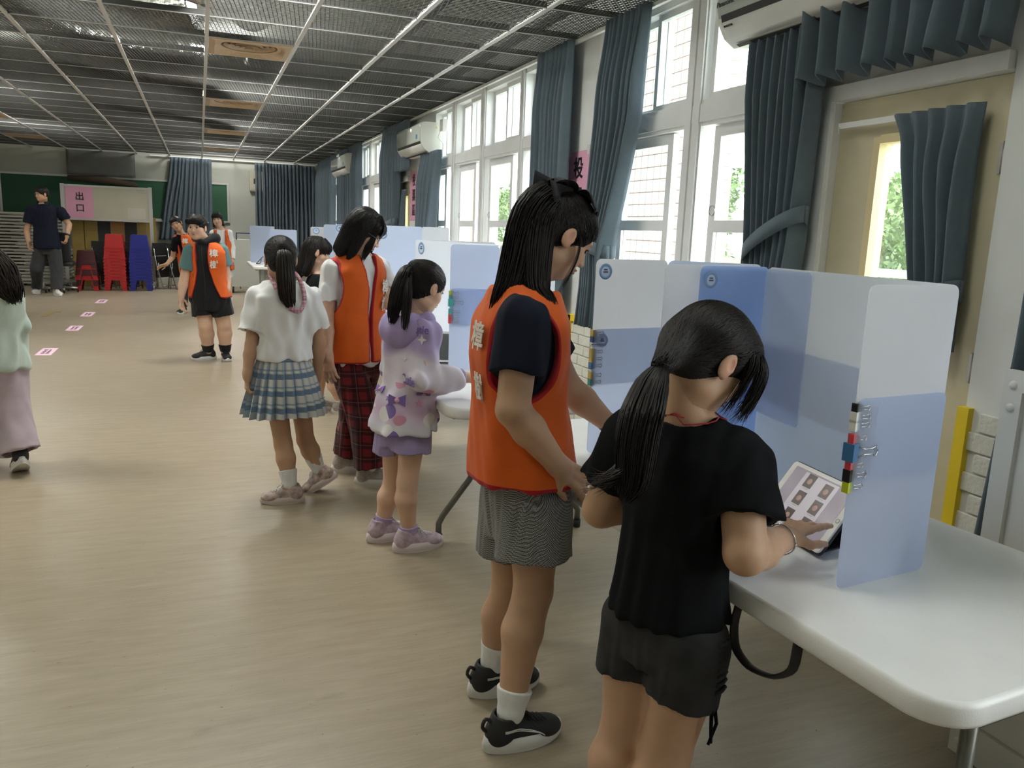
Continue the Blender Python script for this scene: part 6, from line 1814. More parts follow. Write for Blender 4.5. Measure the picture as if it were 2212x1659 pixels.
# wrist band on the far arm
b = MB(); ax = nrm(J['wrL'] - J['elL']); wc = lerp(J['elL'], J['wrL'], .94); b.tube([wc - ax * .012, wc - ax * .010, wc + ax * .010, wc + ax * .012], [.027, .0305, .0305, .027], 24); b.build('wrist_band', mat('navy_band', (.008, .010, .03), .5), p.t)
# print on the back of the vest
def vest_print(p, s, size, lat, z, back=True, gap=1.15, m=None):
    sg = -1 if back else 1
    for i, ch in enumerate(s):
        P0 = lerp(p.J['pel'], p.J['nb'], .6); P0 = np.array([P0[0], P0[1], z - i * size * gap]) + p.rt * lat
        Q = (P0 + p.fw * sg * .30)[None]
        for _ in range(25): d, g_ = grad(p.vestf, Q); Q = Q - p.fw[None] * sg * np.clip(d, -.05, .05)[:, None] * .9
        d, g_ = grad(p.vestf, Q); n = g_[0]; n = nrm(n)
        ax = nrm(np.cross(UP, n)); az = nrm(np.cross(n, ax))
        text_obj('vest_character', ch, size, m or mat('vest_print_white', (.72, .66, .60), .6), Q[0] + n * .008, ax, az, p.t, depth=.0012, bold=size * .02)
vest_print(p, '樟樹', .075, .03, 1.06, True, gap=1.7)

# ================================================================== 3 girl in purple jacket
fw = nrm(V(.86, .50, 0)); rt = V(fw[1], -fw[0], 0); Y = 3.13
J = dict(pel=at(872, 915, Y), nb=at(893, 690, Y), hd=at(918, 622, Y - .01), shR=at(922, 718, Y - .10), shL=at(868, 705, Y + .12), elR=at(912, 822, Y - .14), wrR=at(1005, 815, Y - .10), elL=at(848, 800, Y + .2), wrL=at(900, 830, Y + .28))
pel = J['pel']; J['hpR'] = pel + rt * .055 - UP * .02; J['hpL'] = pel - rt * .055 - UP * .02
J['knR'] = at(880, 1040, Y - .07); J['knL'] = at(850, 1045, Y + .07); J['anR'] = at(884, 1142, Y - .06); J['anL'] = at(826, 1125, Y + .08); J['anR'][2] = .075; J['anL'][2] = .075
hf, hu = tilt((.92, .35), 22)
p = Person('girl in purple and white hooded jacket leaning on the second table', pel[:2], fw, J, .200, hf, hu, g=.80, h=.0055, skin=M_skin2)
p.hands['R'] = dict(n=nrm(V(.2, .3, -1)), s=-1, d=nrm(V(.9, .1, -.1)), curl=(.3, .5, .6, .7), thumb=.5, L=.135)
p.body(hand=.135, arm=(.034, .028, .020), leg=(.056, .042, .027))
def jacket_mat():
    m = cloth('lilac_print_jacket', (.62, .56, .66)); nt, N, L, b = nodes(m)
    tc = N.new('ShaderNodeTexCoord'); sp = N.new('ShaderNodeSeparateXYZ'); L.new(tc.outputs['Object'], sp.inputs[0])
    rp = N.new('ShaderNodeValToRGB'); e = rp.color_ramp.elements
    e[0].position = 0; e[0].color = (.70, .62, .70, 1); e[1].position = 1; e[1].color = (.40, .32, .55, 1)
    for q, c in ((.18, (.66, .66, .74, 1)), (.34, (.60, .42, .60, 1)), (.50, (.62, .56, .66, 1)), (.78, (.66, .60, .68, 1)), (.90, (.42, .34, .58, 1))):
        x_ = e.new(q); x_.color = c
    mr = N.new('ShaderNodeMapRange'); mr.inputs['From Min'].default_value = .50; mr.inputs['From Max'].default_value = .98
    nz = N.new('ShaderNodeTexNoise'); nz.inputs['Scale'].default_value = 9
    L.new(tc.outputs['Object'], nz.inputs['Vector'])
    ad = N.new('ShaderNodeMath'); ad.operation = 'MULTIPLY_ADD'; ad.inputs[1].default_value = .12; L.new(nz.outputs['Fac'], ad.inputs[0]); L.new(sp.outputs['Z'], ad.inputs[2])
    L.new(ad.outputs[0], mr.inputs['Value']); L.new(mr.outputs['Result'], rp.inputs['Fac'])
    # scattered purple and pink print blobs in the lower half
    vo = N.new('ShaderNodeTexVoronoi'); vo.inputs['Scale'].default_value = 11; L.new(tc.outputs['Object'], vo.inputs['Vector'])
    ls = N.new('ShaderNodeMath'); ls.operation = 'LESS_THAN'; ls.inputs[1].default_value = .36; L.new(vo.outputs['Distance'], ls.inputs[0])
    lo = N.new('ShaderNodeMath'); lo.operation = 'LESS_THAN'; lo.inputs[1].default_value = .72; L.new(sp.outputs['Z'], lo.inputs[0])
    mu = N.new('ShaderNodeMath'); mu.operation = 'MULTIPLY'; L.new(ls.outputs[0], mu.inputs[0]); L.new(lo.outputs[0], mu.inputs[1])
    mx = N.new('ShaderNodeMixRGB'); L.new(mu.outputs[0], mx.inputs['Fac']); L.new(rp.outputs['Color'], mx.inputs['Color1'])
    r2 = N.new('ShaderNodeValToRGB'); r2.color_ramp.interpolation = 'CONSTANT'; e2 = r2.color_ramp.elements; e2[0].color = (.20, .14, .38, 1); e2[1].position = .45; e2[1].color = (.62, .30, .42, 1); x_ = e2.new(.7); x_.color = (.72, .70, .72, 1)
    sx = N.new('ShaderNodeSeparateColor'); L.new(vo.outputs['Color'], sx.inputs[0]); L.new(sx.outputs[0], r2.inputs['Fac']); L.new(r2.outputs['Color'], mx.inputs['Color2'])
    L.new(mx.outputs['Color'], b.inputs['Base Color']); return m
M_jk = jacket_mat()
p.tee(M_jk, grow=.022, sl=1.86, hem=-.05, flare=.05, amp=.006, sr=(.056, .044), name='jacket', puff=.006, seed=8)
c1 = lerp(J['elR'], J['wrR'], .88); ax = nrm(J['wrR'] - J['elR']); b = MB(); b.tube([c1 - ax * .014, c1 - ax * .006, c1 + ax * .006, c1 + ax * .014], [.034, .037, .037, .030], 20); b.build('elastic_cuff', M_lshort, p.t)
hoodf = Fld(); hc = J['nb'] - fw * .075 - UP * .03
hoodf.u(ell(hc, (.105, .055, .075), np.stack([rt, fw, UP], 1))); hoodf.u(cone(J['nb'] + rt * .075 + UP * .0, hc - UP * .01, .035, .05), .03); hoodf.u(cone(J['nb'] - rt * .085 + UP * .0, hc - rt * .04 - UP * .01, .035, .05), .03)
hoodf.sub(ell(J['nb'] + UP * .05, (.07, .07, .07)), .01); hoodf.sub(ell(hc + UP * .075, (.06, .03, .055), np.stack([rt, fw, UP], 1)), .015); hoodf.add(folds(2, .005, 35))
v, q = sdf_mesh(hoodf, hc - .17, hc + .17, .005); mesh_obj('hood', v, q, cloth('lilac_hood', (.36, .29, .52)), p.t)
p.shorts(M_lshort, frac=.42, r=(.074, .085), grow=.012, top=.05, amp=.004)
p.feet(.222, {'R': (1, .12), 'L': (.97, .2)}, S_lil, M_sockl, sock_h=.035, sole_t=.032)
H = p.H; tie = H.w(0, -.40, .30); cap = cap_field(H, 'long'); cap.u(cone(H.w(0, -.3, .25), tie, .03, .018), .03)
p.hair(cap, h=.004, flow=to_point(tie), n=1100, steps=8, step=.016, r0=.0012, seed=5)
tail(p.t, [tie, H.w(.0, -.56, .15), H.w(.02, -.60, -.25), H.w(.05, -.56, -.65), H.w(.08, -.52, -.92)], [.010, .030, .036, .032, .010], rt, 500, .002, M_hair, 6, flat=.6)
tail(p.t, [tie, H.w(.10, -.54, .10), H.w(.22, -.52, -.25), H.w(.30, -.46, -.60), H.w(.40, -.42, -.98)], [.006, .016, .022, .020, .006], rt, 120, .0024, M_hair, 7, name='ponytail_strand', flat=.6)
b = MB()
for k in range(5): b.lathe([(0, -.006), (.0055, -.003), (.0055, .003), (0, .006)], tie + H.R @ V((k - 2) * .045, -.02, .04 - .012 * abs(k - 2)) * H.h, (0, 0, 1), 10)
b.build('pearl_clip', mat('pearl', (.75, .73, .70), .25), p.t)

def on_cloth(fld, px, py, Y):
    q = at(px, py, Y - .5); d_ = nrm(ray(px, py)); Q = q[None]
    for _ in range(60):
        d = fld(Q.astype(F4)); Q = Q + d_[None] * np.clip(d, -.03, .03)[:, None] * .8
    d, n = grad(fld, Q); n = nrm(n[0]); ax = nrm(np.cross(UP, n)); return Q[0], n, ax, nrm(np.cross(n, ax))
JF = p.topf; M_pr = mat('print_purple', (.17, .11, .33), .7); M_pp = mat('print_pink', (.62, .30, .40), .7); M_pw = mat('print_white', (.72, .70, .72), .7)
for (s_, px, py, sz) in (('Cutie', 884, 822, .055), ('Cutie', 905, 712, .045)):
    q, n, ax, az = on_cloth(JF, px, py, Y); text_obj('jacket_lettering', s_, sz, M_pr, q + n * .006, ax, az, p.t, bold=.001)
def star(px, py, r_, m_, k=4):
    q, n, ax, az = on_cloth(JF, px, py, Y); ol = []
    for i in range(2 * k): a = math.pi * i / k + math.pi / 2; rr = r_ if i % 2 == 0 else r_ * .38; ol.append((rr * math.cos(a), rr * math.sin(a)))
    b = MB(); b.prism(ol, q + n * .002, ax, az, n, .003); b.build('printed_star', m_, p.t)
star(912, 734, .020, M_pw); star(876, 775, .012, M_pw); star(840, 860, .016, M_pr, 5); star(905, 872, .018, M_pp, 5)
def bow(px, py, r_):
    q, n, ax, az = on_cloth(JF, px, py, Y); b = MB()
    for sg in (-1, 1): b.prism([(0, -.25 * r_), (sg * r_, -.7 * r_), (sg * r_, .7 * r_), (0, .25 * r_)][::sg], q + n * .002, ax, az, n, .003)
    b.build('printed_bow', M_pr, p.t); b = MB(); b.lathe([(.3 * r_, 0), (.3 * r_, .006), (0, .006)], q, n, 12); b.build('printed_bow_knot', M_pp, p.t)
bow(858, 865, .034); bow(822, 840, .024); bow(915, 850, .028)

# ================================================================== 4 girl in vest and plaid trousers
fw = nrm(V(.42, -.90, 0)); rt = V(fw[1], -fw[0], 0); Y = 4.1
J = dict(pel=at(768, 770, Y), nb=at(774, 550, Y), hd=at(788, 500, Y - .04), shR=at(716, 585, Y - .05), shL=at(820, 580, Y + .05), elR=at(707, 690, Y - .06), wrR=at(708, 765, Y - .14), elL=at(838, 655, Y - .05), wrL=at(875, 668, Y - .12))
pel = J['pel']; J['hpR'] = pel + rt * .062 - UP * .02; J['hpL'] = pel - rt * .062 - UP * .02
J['knR'] = at(790, 905, Y - .12); J['knL'] = at(765, 885, Y + .06); J['anR'] = at(800, 1022, Y - .14); J['anL'] = at(748, 995, Y + .12); J['anR'][2] = .085; J['anL'][2] = .085
hf, hu = tilt((.97, -.2), 32)
p = Person('girl with glasses in orange vest and red plaid trousers', pel[:2], fw, J, .212, hf, hu, g=1.02, h=.006, skin=M_skin2)
p.hands['R'] = dict(n=nrm(V(.5, .8, 0)), s=-1, d=nrm(V(.1, -.1, -1)), curl=(.3, .35, .4, .45), L=.155)
p.hands['L'] = dict(n=nrm(V(0, 0, -1)), s=1, d=nrm(V(.95, -.2, -.1)), curl=(.25, .3, .3, .35), L=.15)
p.body(hand=.155, arm=(.040, .033, .023))
p.tee(M_twhite, grow=.010, sl=.62, hem=-.06, flare=.02, sr=(.052, .060), amp=.005, seed=12)
p.vest(M_vest, grow=.032, hem=-.03, flare=.03, hole=.085, hdrop=.075, hole_z=1.5, openw=[.008, .006, .012, .045], seed=7)
def plaid(name, base, bands, scale_u=1.0):
    """bands: list of (axis, freq, phase, width, colour, mix)"""
    m = cloth(name, base); nt, N, L, b = nodes(m); tc = N.new('ShaderNodeUVMap') if scale_u == 'uv' else N.new('ShaderNodeTexCoord'); sp = N.new('ShaderNodeSeparateXYZ'); L.new(tc.outputs['UV' if scale_u == 'uv' else 'Object'], sp.inputs[0])
    col = N.new('ShaderNodeRGB'); col.outputs[0].default_value = (*base, 1); prev = col.outputs[0]
    for (ax, fr, ph, wd, c, fac) in bands:
        if isinstance(ax, str): src = sp.outputs[ax]
        else:
            vm = N.new('ShaderNodeVectorMath'); vm.operation = 'DOT_PRODUCT'; vm.inputs[1].default_value = ax; L.new(tc.outputs['Object'], vm.inputs[0]); src = vm.outputs['Value']
        a = N.new('ShaderNodeMath'); a.operation = 'MULTIPLY_ADD'; a.inputs[1].default_value = fr; a.inputs[2].default_value = ph; L.new(src, a.inputs[0])
        fr_ = N.new('ShaderNodeMath'); fr_.operation = 'FRACT'; L.new(a.outputs[0], fr_.inputs[0])
        lt = N.new('ShaderNodeMath'); lt.operation = 'LESS_THAN'; lt.inputs[1].default_value = wd; L.new(fr_.outputs[0], lt.inputs[0])
        ml = N.new('ShaderNodeMath'); ml.operation = 'MULTIPLY'; ml.inputs[1].default_value = fac; L.new(lt.outputs[0], ml.inputs[0])
        mx = N.new('ShaderNodeMixRGB'); mx.inputs['Color2'].default_value = (*c, 1); L.new(ml.outputs[0], mx.inputs['Fac']); L.new(prev, mx.inputs['Color1']); prev = mx.outputs['Color']
    L.new(prev, b.inputs['Base Color']); return m
dx = tuple(nrm(V(.97, .25, 0)))
M_pl = plaid('red_black_plaid', (.16, .010, .016), [('Z', 14, 0, .48, (.012, .006, .008), .72), (dx, 15, .2, .48, (.010, .006, .008), .72), ('Z', 14, .75, .05, (.30, .10, .09), .4), (dx, 15, .9, .05, (.30, .10, .09), .4)])
p.shorts(M_pl, full=.93, r=(.092, .084, .080), grow=.014, top=.10, name='plaid_trousers', amp=.006, freq=18)
p.feet(.25, {'R': (1, -.25), 'L': (1, -.05)}, S_grey, M_sockw, sock_h=.06, sole_t=.034)
H = p.H; bob = cap_field(H, 'long')
bob.u(H.E((0, .20, .22), (.32, .23, .20)), .04 * H.h)
side = lambda e: cone(H.w(e * .26, -.05, .05), H.w(e * .30, .04, -.74), .125 * H.h, .07 * H.h)
bob.u(side(1), .06 * H.h); bob.u(side(-1), .06 * H.h); bob.u(cone(H.w(0, -.28, .0), H.w(0, -.30, -.66), .22 * H.h, .13 * H.h), .12 * H.h)
for e in (-1, 1): bob.u(cone(H.w(e * .15, -.25, .0), H.w(e * .22, -.22, -.70), .20 * H.h, .11 * H.h), .10 * H.h)
bob.add(folds(9, .003, 60, .05))
p.hair(bob, h=.0045, flow=lambda P: np.tile(-H.R[:, 2], (len(P), 1)), n=1200, steps=7, step=.02, r0=.0018, seed=6, lo=H.c - H.h * 1.05, hi=H.c + H.h * .75)
for k, (a, c_) in enumerate((((.24, .22, .10), (.30, .30, -.62)), ((-.24, .24, .10), (-.27, .34, -.66)))):
    tail(p.t, [H.w(*a), lerp(H.w(*a), H.w(*c_), .5) + H.R @ V(.02 * np.sign(a[0]), .02, 0) * H.h, H.w(*c_)], [.014, .022, .008], H.R[:, 1], 60, .0016, M_hair, 40 + k, name='front_lock')
def fringe(p, n, y=.40, zr=(.34, .06), half=.27, m=None, seed=0, r0=.0016):
    H = p.H; R_ = np.random.default_rng(seed); P = []
    for i in range(n):
        x = R_.uniform(-half, half); z1 = zr[1] + R_.uniform(-.03, .03); x1 = x * R_.uniform(.92, 1.12)
        yy = y - .55 * x * x
        q = bezier_path([H.w(x * .55, yy - .22, zr[0] + .16), H.w(x * .85, yy - .02, zr[0]), H.w(x1, yy + .035, (zr[0] + z1) / 2), H.w(x1 * 1.02, yy + .03, z1)], 9); P.append(q)
    return strand_mesh(p.t, np.array(P), r0, m or M_hair, 'fringe')
fringe(p, 420, y=.37, zr=(.36, .07), r0=.0026, seed=3)
def glasses(p, m, r=.075):
    H = p.H; b = MB()
    for e in (-1, 1):
        c = H.w(e * .135, .40, -.005); b.tube([c + H.R @ V(math.cos(t) * r * 1.15, -.01 * abs(math.cos(t)), math.sin(t) * r * .9) * H.h for t in np.linspace(0, 2 * math.pi, 21)], .0012, 6)
        b.tube([H.w(e * (.135 + r * 1.15), .39, .01), H.w(e * .33, .30, .02), H.w(e * .345, -.02, .02)], .0012, 6)
    b.tube([H.w(-.135 + r * 1.1, .40, .01), H.w(0, .415, .02), H.w(.135 - r * 1.1, .40, .01)], .0012, 6)
    b.build('glasses', m, p.t)
glasses(p, mat('glasses_frame', (.25, .22, .2), .3, .6))
vest_print(p, '樟樹', .075, -.085, 1.02, False)

# ================================================================== 5 girl in white shirt and plaid skirt
fw = nrm(V(-.10, .99, 0)); rt = V(fw[1], -fw[0], 0); Y = 3.9
J = dict(pel=at(612, 790, Y), nb=at(612, 612, Y), hd=at(606, 560, Y), shR=at(664, 645, Y - .0), shL=at(556, 650, Y + .02), elR=at(690, 740, Y + .02), wrR=at(684, 815, Y + .06), elL=at(543, 745, Y - .02), wrL=at(534, 806, Y - .05))
pel = J['pel']; J['hpR'] = pel + rt * .058 - UP * .0; J['hpL'] = pel - rt * .058 - UP * .0
J['knR'] = at(660, 950, Y + .06); J['knL'] = at(612, 960, Y - .04); J['anR'] = at(690, 1018, Y + .03); J['anL'] = at(627, 1046, Y - .10); J['anL'][2] = .075
hf, hu = tilt((-.05, 1), 5)
p = Person('girl in white shirt and pleated plaid skirt seen from behind', pel[:2], fw, J, .203, hf, hu, g=.95, h=.006)
p.hands['L'] = dict(n=nrm(rt), s=-1, d=nrm(V(-.05, -.05, -1)), curl=(.7, .8, .9, .9), thumb=.7, L=.13)
p.hands['R'] = dict(n=nrm(-rt), s=1, d=nrm(V(-.05, .15, -1)), curl=(.5, .5, .6, .6), thumb=.5, L=.13)
p.body(hand=.13, arm=(.036, .029, .020), leg=(.056, .042, .027), eyes_on=False)
p.tee(M_twhite, grow=.022, sl=.70, hem=.10, flare=.0, sr=(.056, .070), amp=.0048, seed=14, wide=1.04, label='loose white short-sleeved shirt')
# pleated skirt
n_p = 22; c0 = lerp(pel, J['nb'], .16); b = MB(); nu, nv = n_p * 6, 12; P = np.zeros((nu, nv, 3)); zt, zb = c0[2], at(620, 890, Y)[2]
uvs = np.zeros((nu, nv, 2))
for i in range(nu):
    a = 2 * math.pi * i / nu; ph = (i % 6) / 6
    for j in range(nv):
        v_ = j / (nv - 1); wx, wy = .105 + .085 * v_ ** .8, .088 + .085 * v_ ** .8; saw = (ph - .5) * .022 * (.25 + v_) * (1 if ph < .84 else -1)
        r2 = 1 + saw / .12
        P[i, j] = c0 * V(1, 1, 0) + rt * wx * r2 * math.cos(a) + fw * wy * r2 * math.sin(a) + UP * (zt + (zb - zt) * v_ + .006 * math.sin(a * 3) * v_)
b.grid(P, False, True)
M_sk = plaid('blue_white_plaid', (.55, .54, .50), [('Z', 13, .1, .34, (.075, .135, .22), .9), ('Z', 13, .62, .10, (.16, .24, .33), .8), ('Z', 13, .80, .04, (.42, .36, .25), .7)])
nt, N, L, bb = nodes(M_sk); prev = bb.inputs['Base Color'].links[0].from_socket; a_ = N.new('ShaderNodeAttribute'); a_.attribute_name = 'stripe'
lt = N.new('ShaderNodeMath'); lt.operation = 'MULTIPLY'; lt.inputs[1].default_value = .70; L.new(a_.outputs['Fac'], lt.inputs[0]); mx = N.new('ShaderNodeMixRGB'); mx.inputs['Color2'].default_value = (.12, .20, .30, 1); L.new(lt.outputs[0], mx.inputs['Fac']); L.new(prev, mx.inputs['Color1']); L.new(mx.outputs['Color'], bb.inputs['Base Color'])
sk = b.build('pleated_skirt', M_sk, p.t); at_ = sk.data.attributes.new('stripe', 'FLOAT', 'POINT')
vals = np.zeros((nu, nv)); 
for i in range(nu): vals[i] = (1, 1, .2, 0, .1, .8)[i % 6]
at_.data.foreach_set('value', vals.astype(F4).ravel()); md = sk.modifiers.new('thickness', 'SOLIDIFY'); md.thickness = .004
b = MB(); b.tube([c0 + UP * -.004, c0 + UP * .026], [(.092, .110), (.088, .106)], 40, flat=rt); 
wb_ = b.build('waistband', M_sk, p.t)
p.feet(.205, {'L': (-.93, .1)}, S_flow, M_sockw, sock_h=.085)
p.shoes['R'] = shoe(p.t, J['anR'], (-.75, .25), .205, S_flow, .005, pitch=.55, socks=M_sockw, sock_h=.085, sock_r=.027, leg=J['knR'])
H = p.H; tie = H.w(0, -.40, .20); cap = cap_field(H, 'long'); cap.u(cone(H.w(0, -.3, .18), tie, .03, .018), .03)
p.hair(cap, h=.0045, flow=to_point(tie), n=900, steps=8, step=.016, r0=.0014, seed=8)
tail(p.t, [tie, H.w(.0, -.58, .05), H.w(.02, -.62, -.40), H.w(.05, -.56, -.85), H.w(.12, -.50, -1.08)], [.010, .036, .042, .036, .012], rt, 360, .003, M_hair2, 9, flat=.6, wisp=.5)
b = MB(); b.lathe([(0, -.012), (.012, -.006), (.012, .006), (0, .012)], tie + UP * .012, rt, 10); b.build('hair_clip', mat('pearl', (.75, .73, .70), .25), p.t)
M_lan = plaid('pink_floral_ribbon', (.42, .20, .25), [('Z', 60, 0, .4, (.55, .42, .40), .7), ('X', 70, .3, .35, (.35, .08, .14), .7), ('Z', 37, .2, .25, (.5, .45, .5), .6)])
b = MB(); nb = J['nb']
def ribbon(b, pts, w, up): 
    pts = bezier_path(pts, 16); G = []
    for i, q in enumerate(pts):
        t_ = nrm(pts[min(i + 1, 15)] - pts[max(i - 1, 0)]); s_ = nrm(np.cross(t_, up)); G.append([q - s_ * w / 2, q + s_ * w / 2])
    b.grid(np.array(G), True)
bk = -fw
ribbon(b, [nb + rt * .055 + fw * .02 + UP * .05, nb + rt * .068 + bk * .05 + UP * .015, nb + rt * .075 + bk * .105 - UP * .06, nb + rt * .045 + bk * .128 - UP * .12, nb + rt * .0 + bk * .125 - UP * .105], .020, bk)
ribbon(b, [nb - rt * .06 + fw * .02 + UP * .05, nb - rt * .062 + bk * .03 + UP * .03, nb - rt * .05 + bk * .10 - UP * .02], .018, bk)
lo_ = b.build('lanyard', M_lan, p.t); md = lo_.modifiers.new('thickness', 'SOLIDIFY'); md.thickness = .002

# ================================================================== 6 long-haired girl in black behind
fw = nrm(V(.97, .1, 0)); rt = V(fw[1], -fw[0], 0); Y = 5.65
J = dict(pel=at(690, 735, Y), nb=at(688, 598, Y), hd=at(686, 545, Y), shR=at(690, 615, Y - .13), shL=at(690, 615, Y + .13), elR=at(712, 690, Y - .14), wrR=at(752, 680, Y - .10), elL=at(705, 690, Y + .16), wrL=at(752, 672, Y + .1))
pel = J['pel']; J['hpR'] = pel + rt * .058; J['hpL'] = pel - rt * .058
J['knR'] = at(718, 815, Y - .05); J['knL'] = at(692, 810, Y + .08); J['anR'] = at(737, 880, Y - .02); J['anL'] = at(690, 872, Y + .10); J['anR'][2] = .08; J['anL'][2] = .08
hf, hu = tilt((.98, -.1), 14)
p = Person('girl with long black hair in black shirt, behind the plaid skirt girl', pel[:2], fw, J, .205, hf, hu, g=.95, h=.008, skin=M_skin2)
p.hands['R'] = dict(n=-UP, s=-1, d=V(1, 0, 0)); p.hands['L'] = dict(n=-UP, s=1, d=V(1, 0, 0))
p.body(hand=.14, arm=(.036, .030, .021), leg=(.058, .043, .028)); p.tee(M_tblack, sl=.7, hem=-.25, grow=.018, sr=(.058, .066)); p.shorts(M_blkshort, frac=.5)
p.feet(.21, {'R': (1, -.1), 'L': (1, .1)}, S_grey, M_sockw, sock_h=.03, laces=False)
H = p.H; lg = cap_field(H, 'long'); lg.u(H.E((0, .20, .20), (.32, .23, .20)), .04 * H.h); lg.u(cone(H.w(0, -.26, .0), H.w(0, -.46, -.80), .25 * H.h, .20 * H.h), .12 * H.h)
for e in (-1, 1): lg.u(cone(H.w(e * .22, -.12, .05), H.w(e * .24, -.20, -.72), .15 * H.h, .12 * H.h), .08 * H.h)
lg.add(folds(4, .003, 60, .05))
p.hair(lg, h=.006, flow=lambda P: np.tile(-H.R[:, 2], (len(P), 1)), n=800, steps=8, step=.025, r0=.002, seed=7, lo=H.c - H.h * 1.35, hi=H.c + H.h * .75); fringe(p, 240, y=.37, zr=(.36, .05), r0=.003)

# ================================================================== 7 boy in black hooded top and open vest
fw = nrm(V(-.30, -.95, 0)); rt = V(fw[1], -fw[0], 0); Y = 8.15
J = dict(pel=at(455, 645, Y), nb=at(443, 524, Y), hd=at(426, 492, Y - .03), shR=at(411, 543, Y - .02), shL=at(477, 541, Y + .03), elR=at(399, 600, Y - .02), wrR=at(391, 641, Y - .08), elL=at(488, 592, Y + .02), wrL=at(491, 625, Y - .06))
pel = J['pel']; J['hpR'] = pel + rt * .075; J['hpL'] = pel - rt * .075
J['knR'] = at(444, 705, Y - .02); J['knL'] = at(484, 703, Y - .02); J['anR'] = at(450, 762, Y + .03); J['anL'] = at(487, 762, Y + .0); J['anR'][2] = .09; J['anL'][2] = .09
hf, hu = tilt((-.42, -.9), 2)
p = Person('boy in black hooded top and open orange vest facing the camera', pel[:2], fw, J, .225, hf, hu, g=1.28, h=.007, skin=M_skin2, fat=1.14)
p.hands['R'] = dict(n=nrm(rt * -1 + fw * .3), s=-1, d=nrm(V(.02, -.1, -1)), curl=(.4, .5, .5, .5), L=.16); p.hands['L'] = dict(n=nrm(rt + fw * .4), s=1, d=nrm(V(0, -.1, -1)), curl=(.6, .7, .8, .8), L=.155)
p.body(hand=.155, arm=(.050, .043, .030), leg=(.085, .064, .046), hh_res=.0045)
p.tee(M_teal, sl=.68, grow=.006, hem=.2, sr=(.068, .078), name='sleeves_shirt', neck=.07, amp=.003)
p.tee(M_hoodb, sl=None, grow=.020, hem=-.20, flare=.02, name='hooded_top', neck=.062, amp=.005)
hoodf = Fld(); nb = J['nb']
hoodf.u(cone(nb + rt * .02 + fw * .075 + UP * .0, nb + rt * .085 - fw * .02 + UP * .04, .032, .045)); hoodf.u(cone(nb - rt * .02 + fw * .075 + UP * .0, nb - rt * .09 - fw * .02 + UP * .045, .032, .048), .02); hoodf.u(cone(nb + rt * .07 - fw * .05 + UP * .03, nb - rt * .07 - fw * .05 + UP * .03, .055, .055), .02)
v, q = sdf_mesh(hoodf, nb - .2, nb + .2, .007); mesh_obj('hood', v, q, M_hoodb, p.t)
b = MB(); zc = lerp(J['pel'], nb, .55); 
P_ = []
for t_ in np.linspace(.95, .05, 10):
    Q = (lerp(J['pel'], nb, t_) + fw * .3)[None]
    for _ in range(20): d, g_ = grad(p.topf, Q); Q = Q - fw[None] * np.clip(d, -.05, .05)[:, None]
    P_.append(Q[0] + fw * .001)
b.tube(P_, .0022, 6); b.build('zip', M_ink, p.t)
p.vest(M_vest, grow=.034, hem=.04, flare=.02, hole=.092, hdrop=.07, hole_z=1.3, openw=[.13, .085, .055, .05, .06], seed=9)
vest_print(p, '樟樹', .078, -.10, 1.02, False, gap=1.3)
p.shorts(M_blkshort, frac=.62, r=(.108, .112), grow=.014, top=.1)
p.feet(.235, {'R': (-.95, -.25), 'L': (.12, -1)}, S_blk, M_sockb, sock_h=.06, h=.005)
H = p.H; cap = cap_field(H, 'short'); cap.u(H.E((0, .16, .30), (.33, .26, .17)), .04 * H.h)
p.hair(cap, h=.005, flow=lambda P: np.tile(H.R[:, 1] * .7 - H.R[:, 2] * .6, (len(P), 1)), n=900, steps=5, step=.014, r0=.0018, seed=9); fringe(p, 360, y=.36, zr=(.40, .17), half=.30, r0=.0028, seed=5)

# ================================================================== 8 boy leaning behind
fw = nrm(V(-.45, -.88, 0)); rt = V(fw[1], -fw[0], 0); Y = 12.3
J = dict(pel=at(412, 585, Y), nb=at(392, 507, Y), hd=at(381, 484, Y - .05), shR=at(379, 520, Y - .05), shL=at(409, 512, Y + .05), elR=at(373, 556, Y - .02), wrR=at(360, 571, Y - .14), elL=at(425, 550, Y + .05), wrL=at(425, 580, Y))
pel = J['pel']; J['hpR'] = pel + rt * .06; J['hpL'] = pel - rt * .06; J['knR'] = V(pel[0] - .1, Y - .02, .38); J['knL'] = V(pel[0] + .08, Y, .38); J['anR'] = V(pel[0] - .12, Y + .05, .085); J['anL'] = V(pel[0] + .08, Y + .05, .085)
hf, hu = tilt((-.2, -1), 5); hu = nrm(hu + V(-.45, 0, 0))
p = Person('boy in orange vest leaning sideways behind the big boy', pel[:2], fw, J, .205, hf, hu, g=.95, h=.010)
p.hands['R'] = dict(n=-UP + fw, s=-1, d=nrm(V(-.9, -.2, -.3)), curl=(.3, .3, .3, .3)); p.hands['L'] = dict(n=rt, s=1, d=-UP)
p.body(hh_res=.005); p.tee(M_tblack, sl=.6, hem=-.25); p.vest(M_vest, grow=.03, hem=-.15, hole=.085, hdrop=.06, openw=[.05, .03, .02, .03]); p.shorts(M_trouser, full=.93, r=(.08, .07, .06), name='trousers'); vest_print(p, '樟', .08, -.06, J['shL'][2] - .06, False)
p.feet(.23, {'R': fw, 'L': fw}, S_blk, laces=False, h=.008)
H = p.H; cap = cap_field(H, 'short'); cap.u(H.E((0, .16, .30), (.33, .26, .15)), .04 * H.h); p.hair(cap, h=.007)

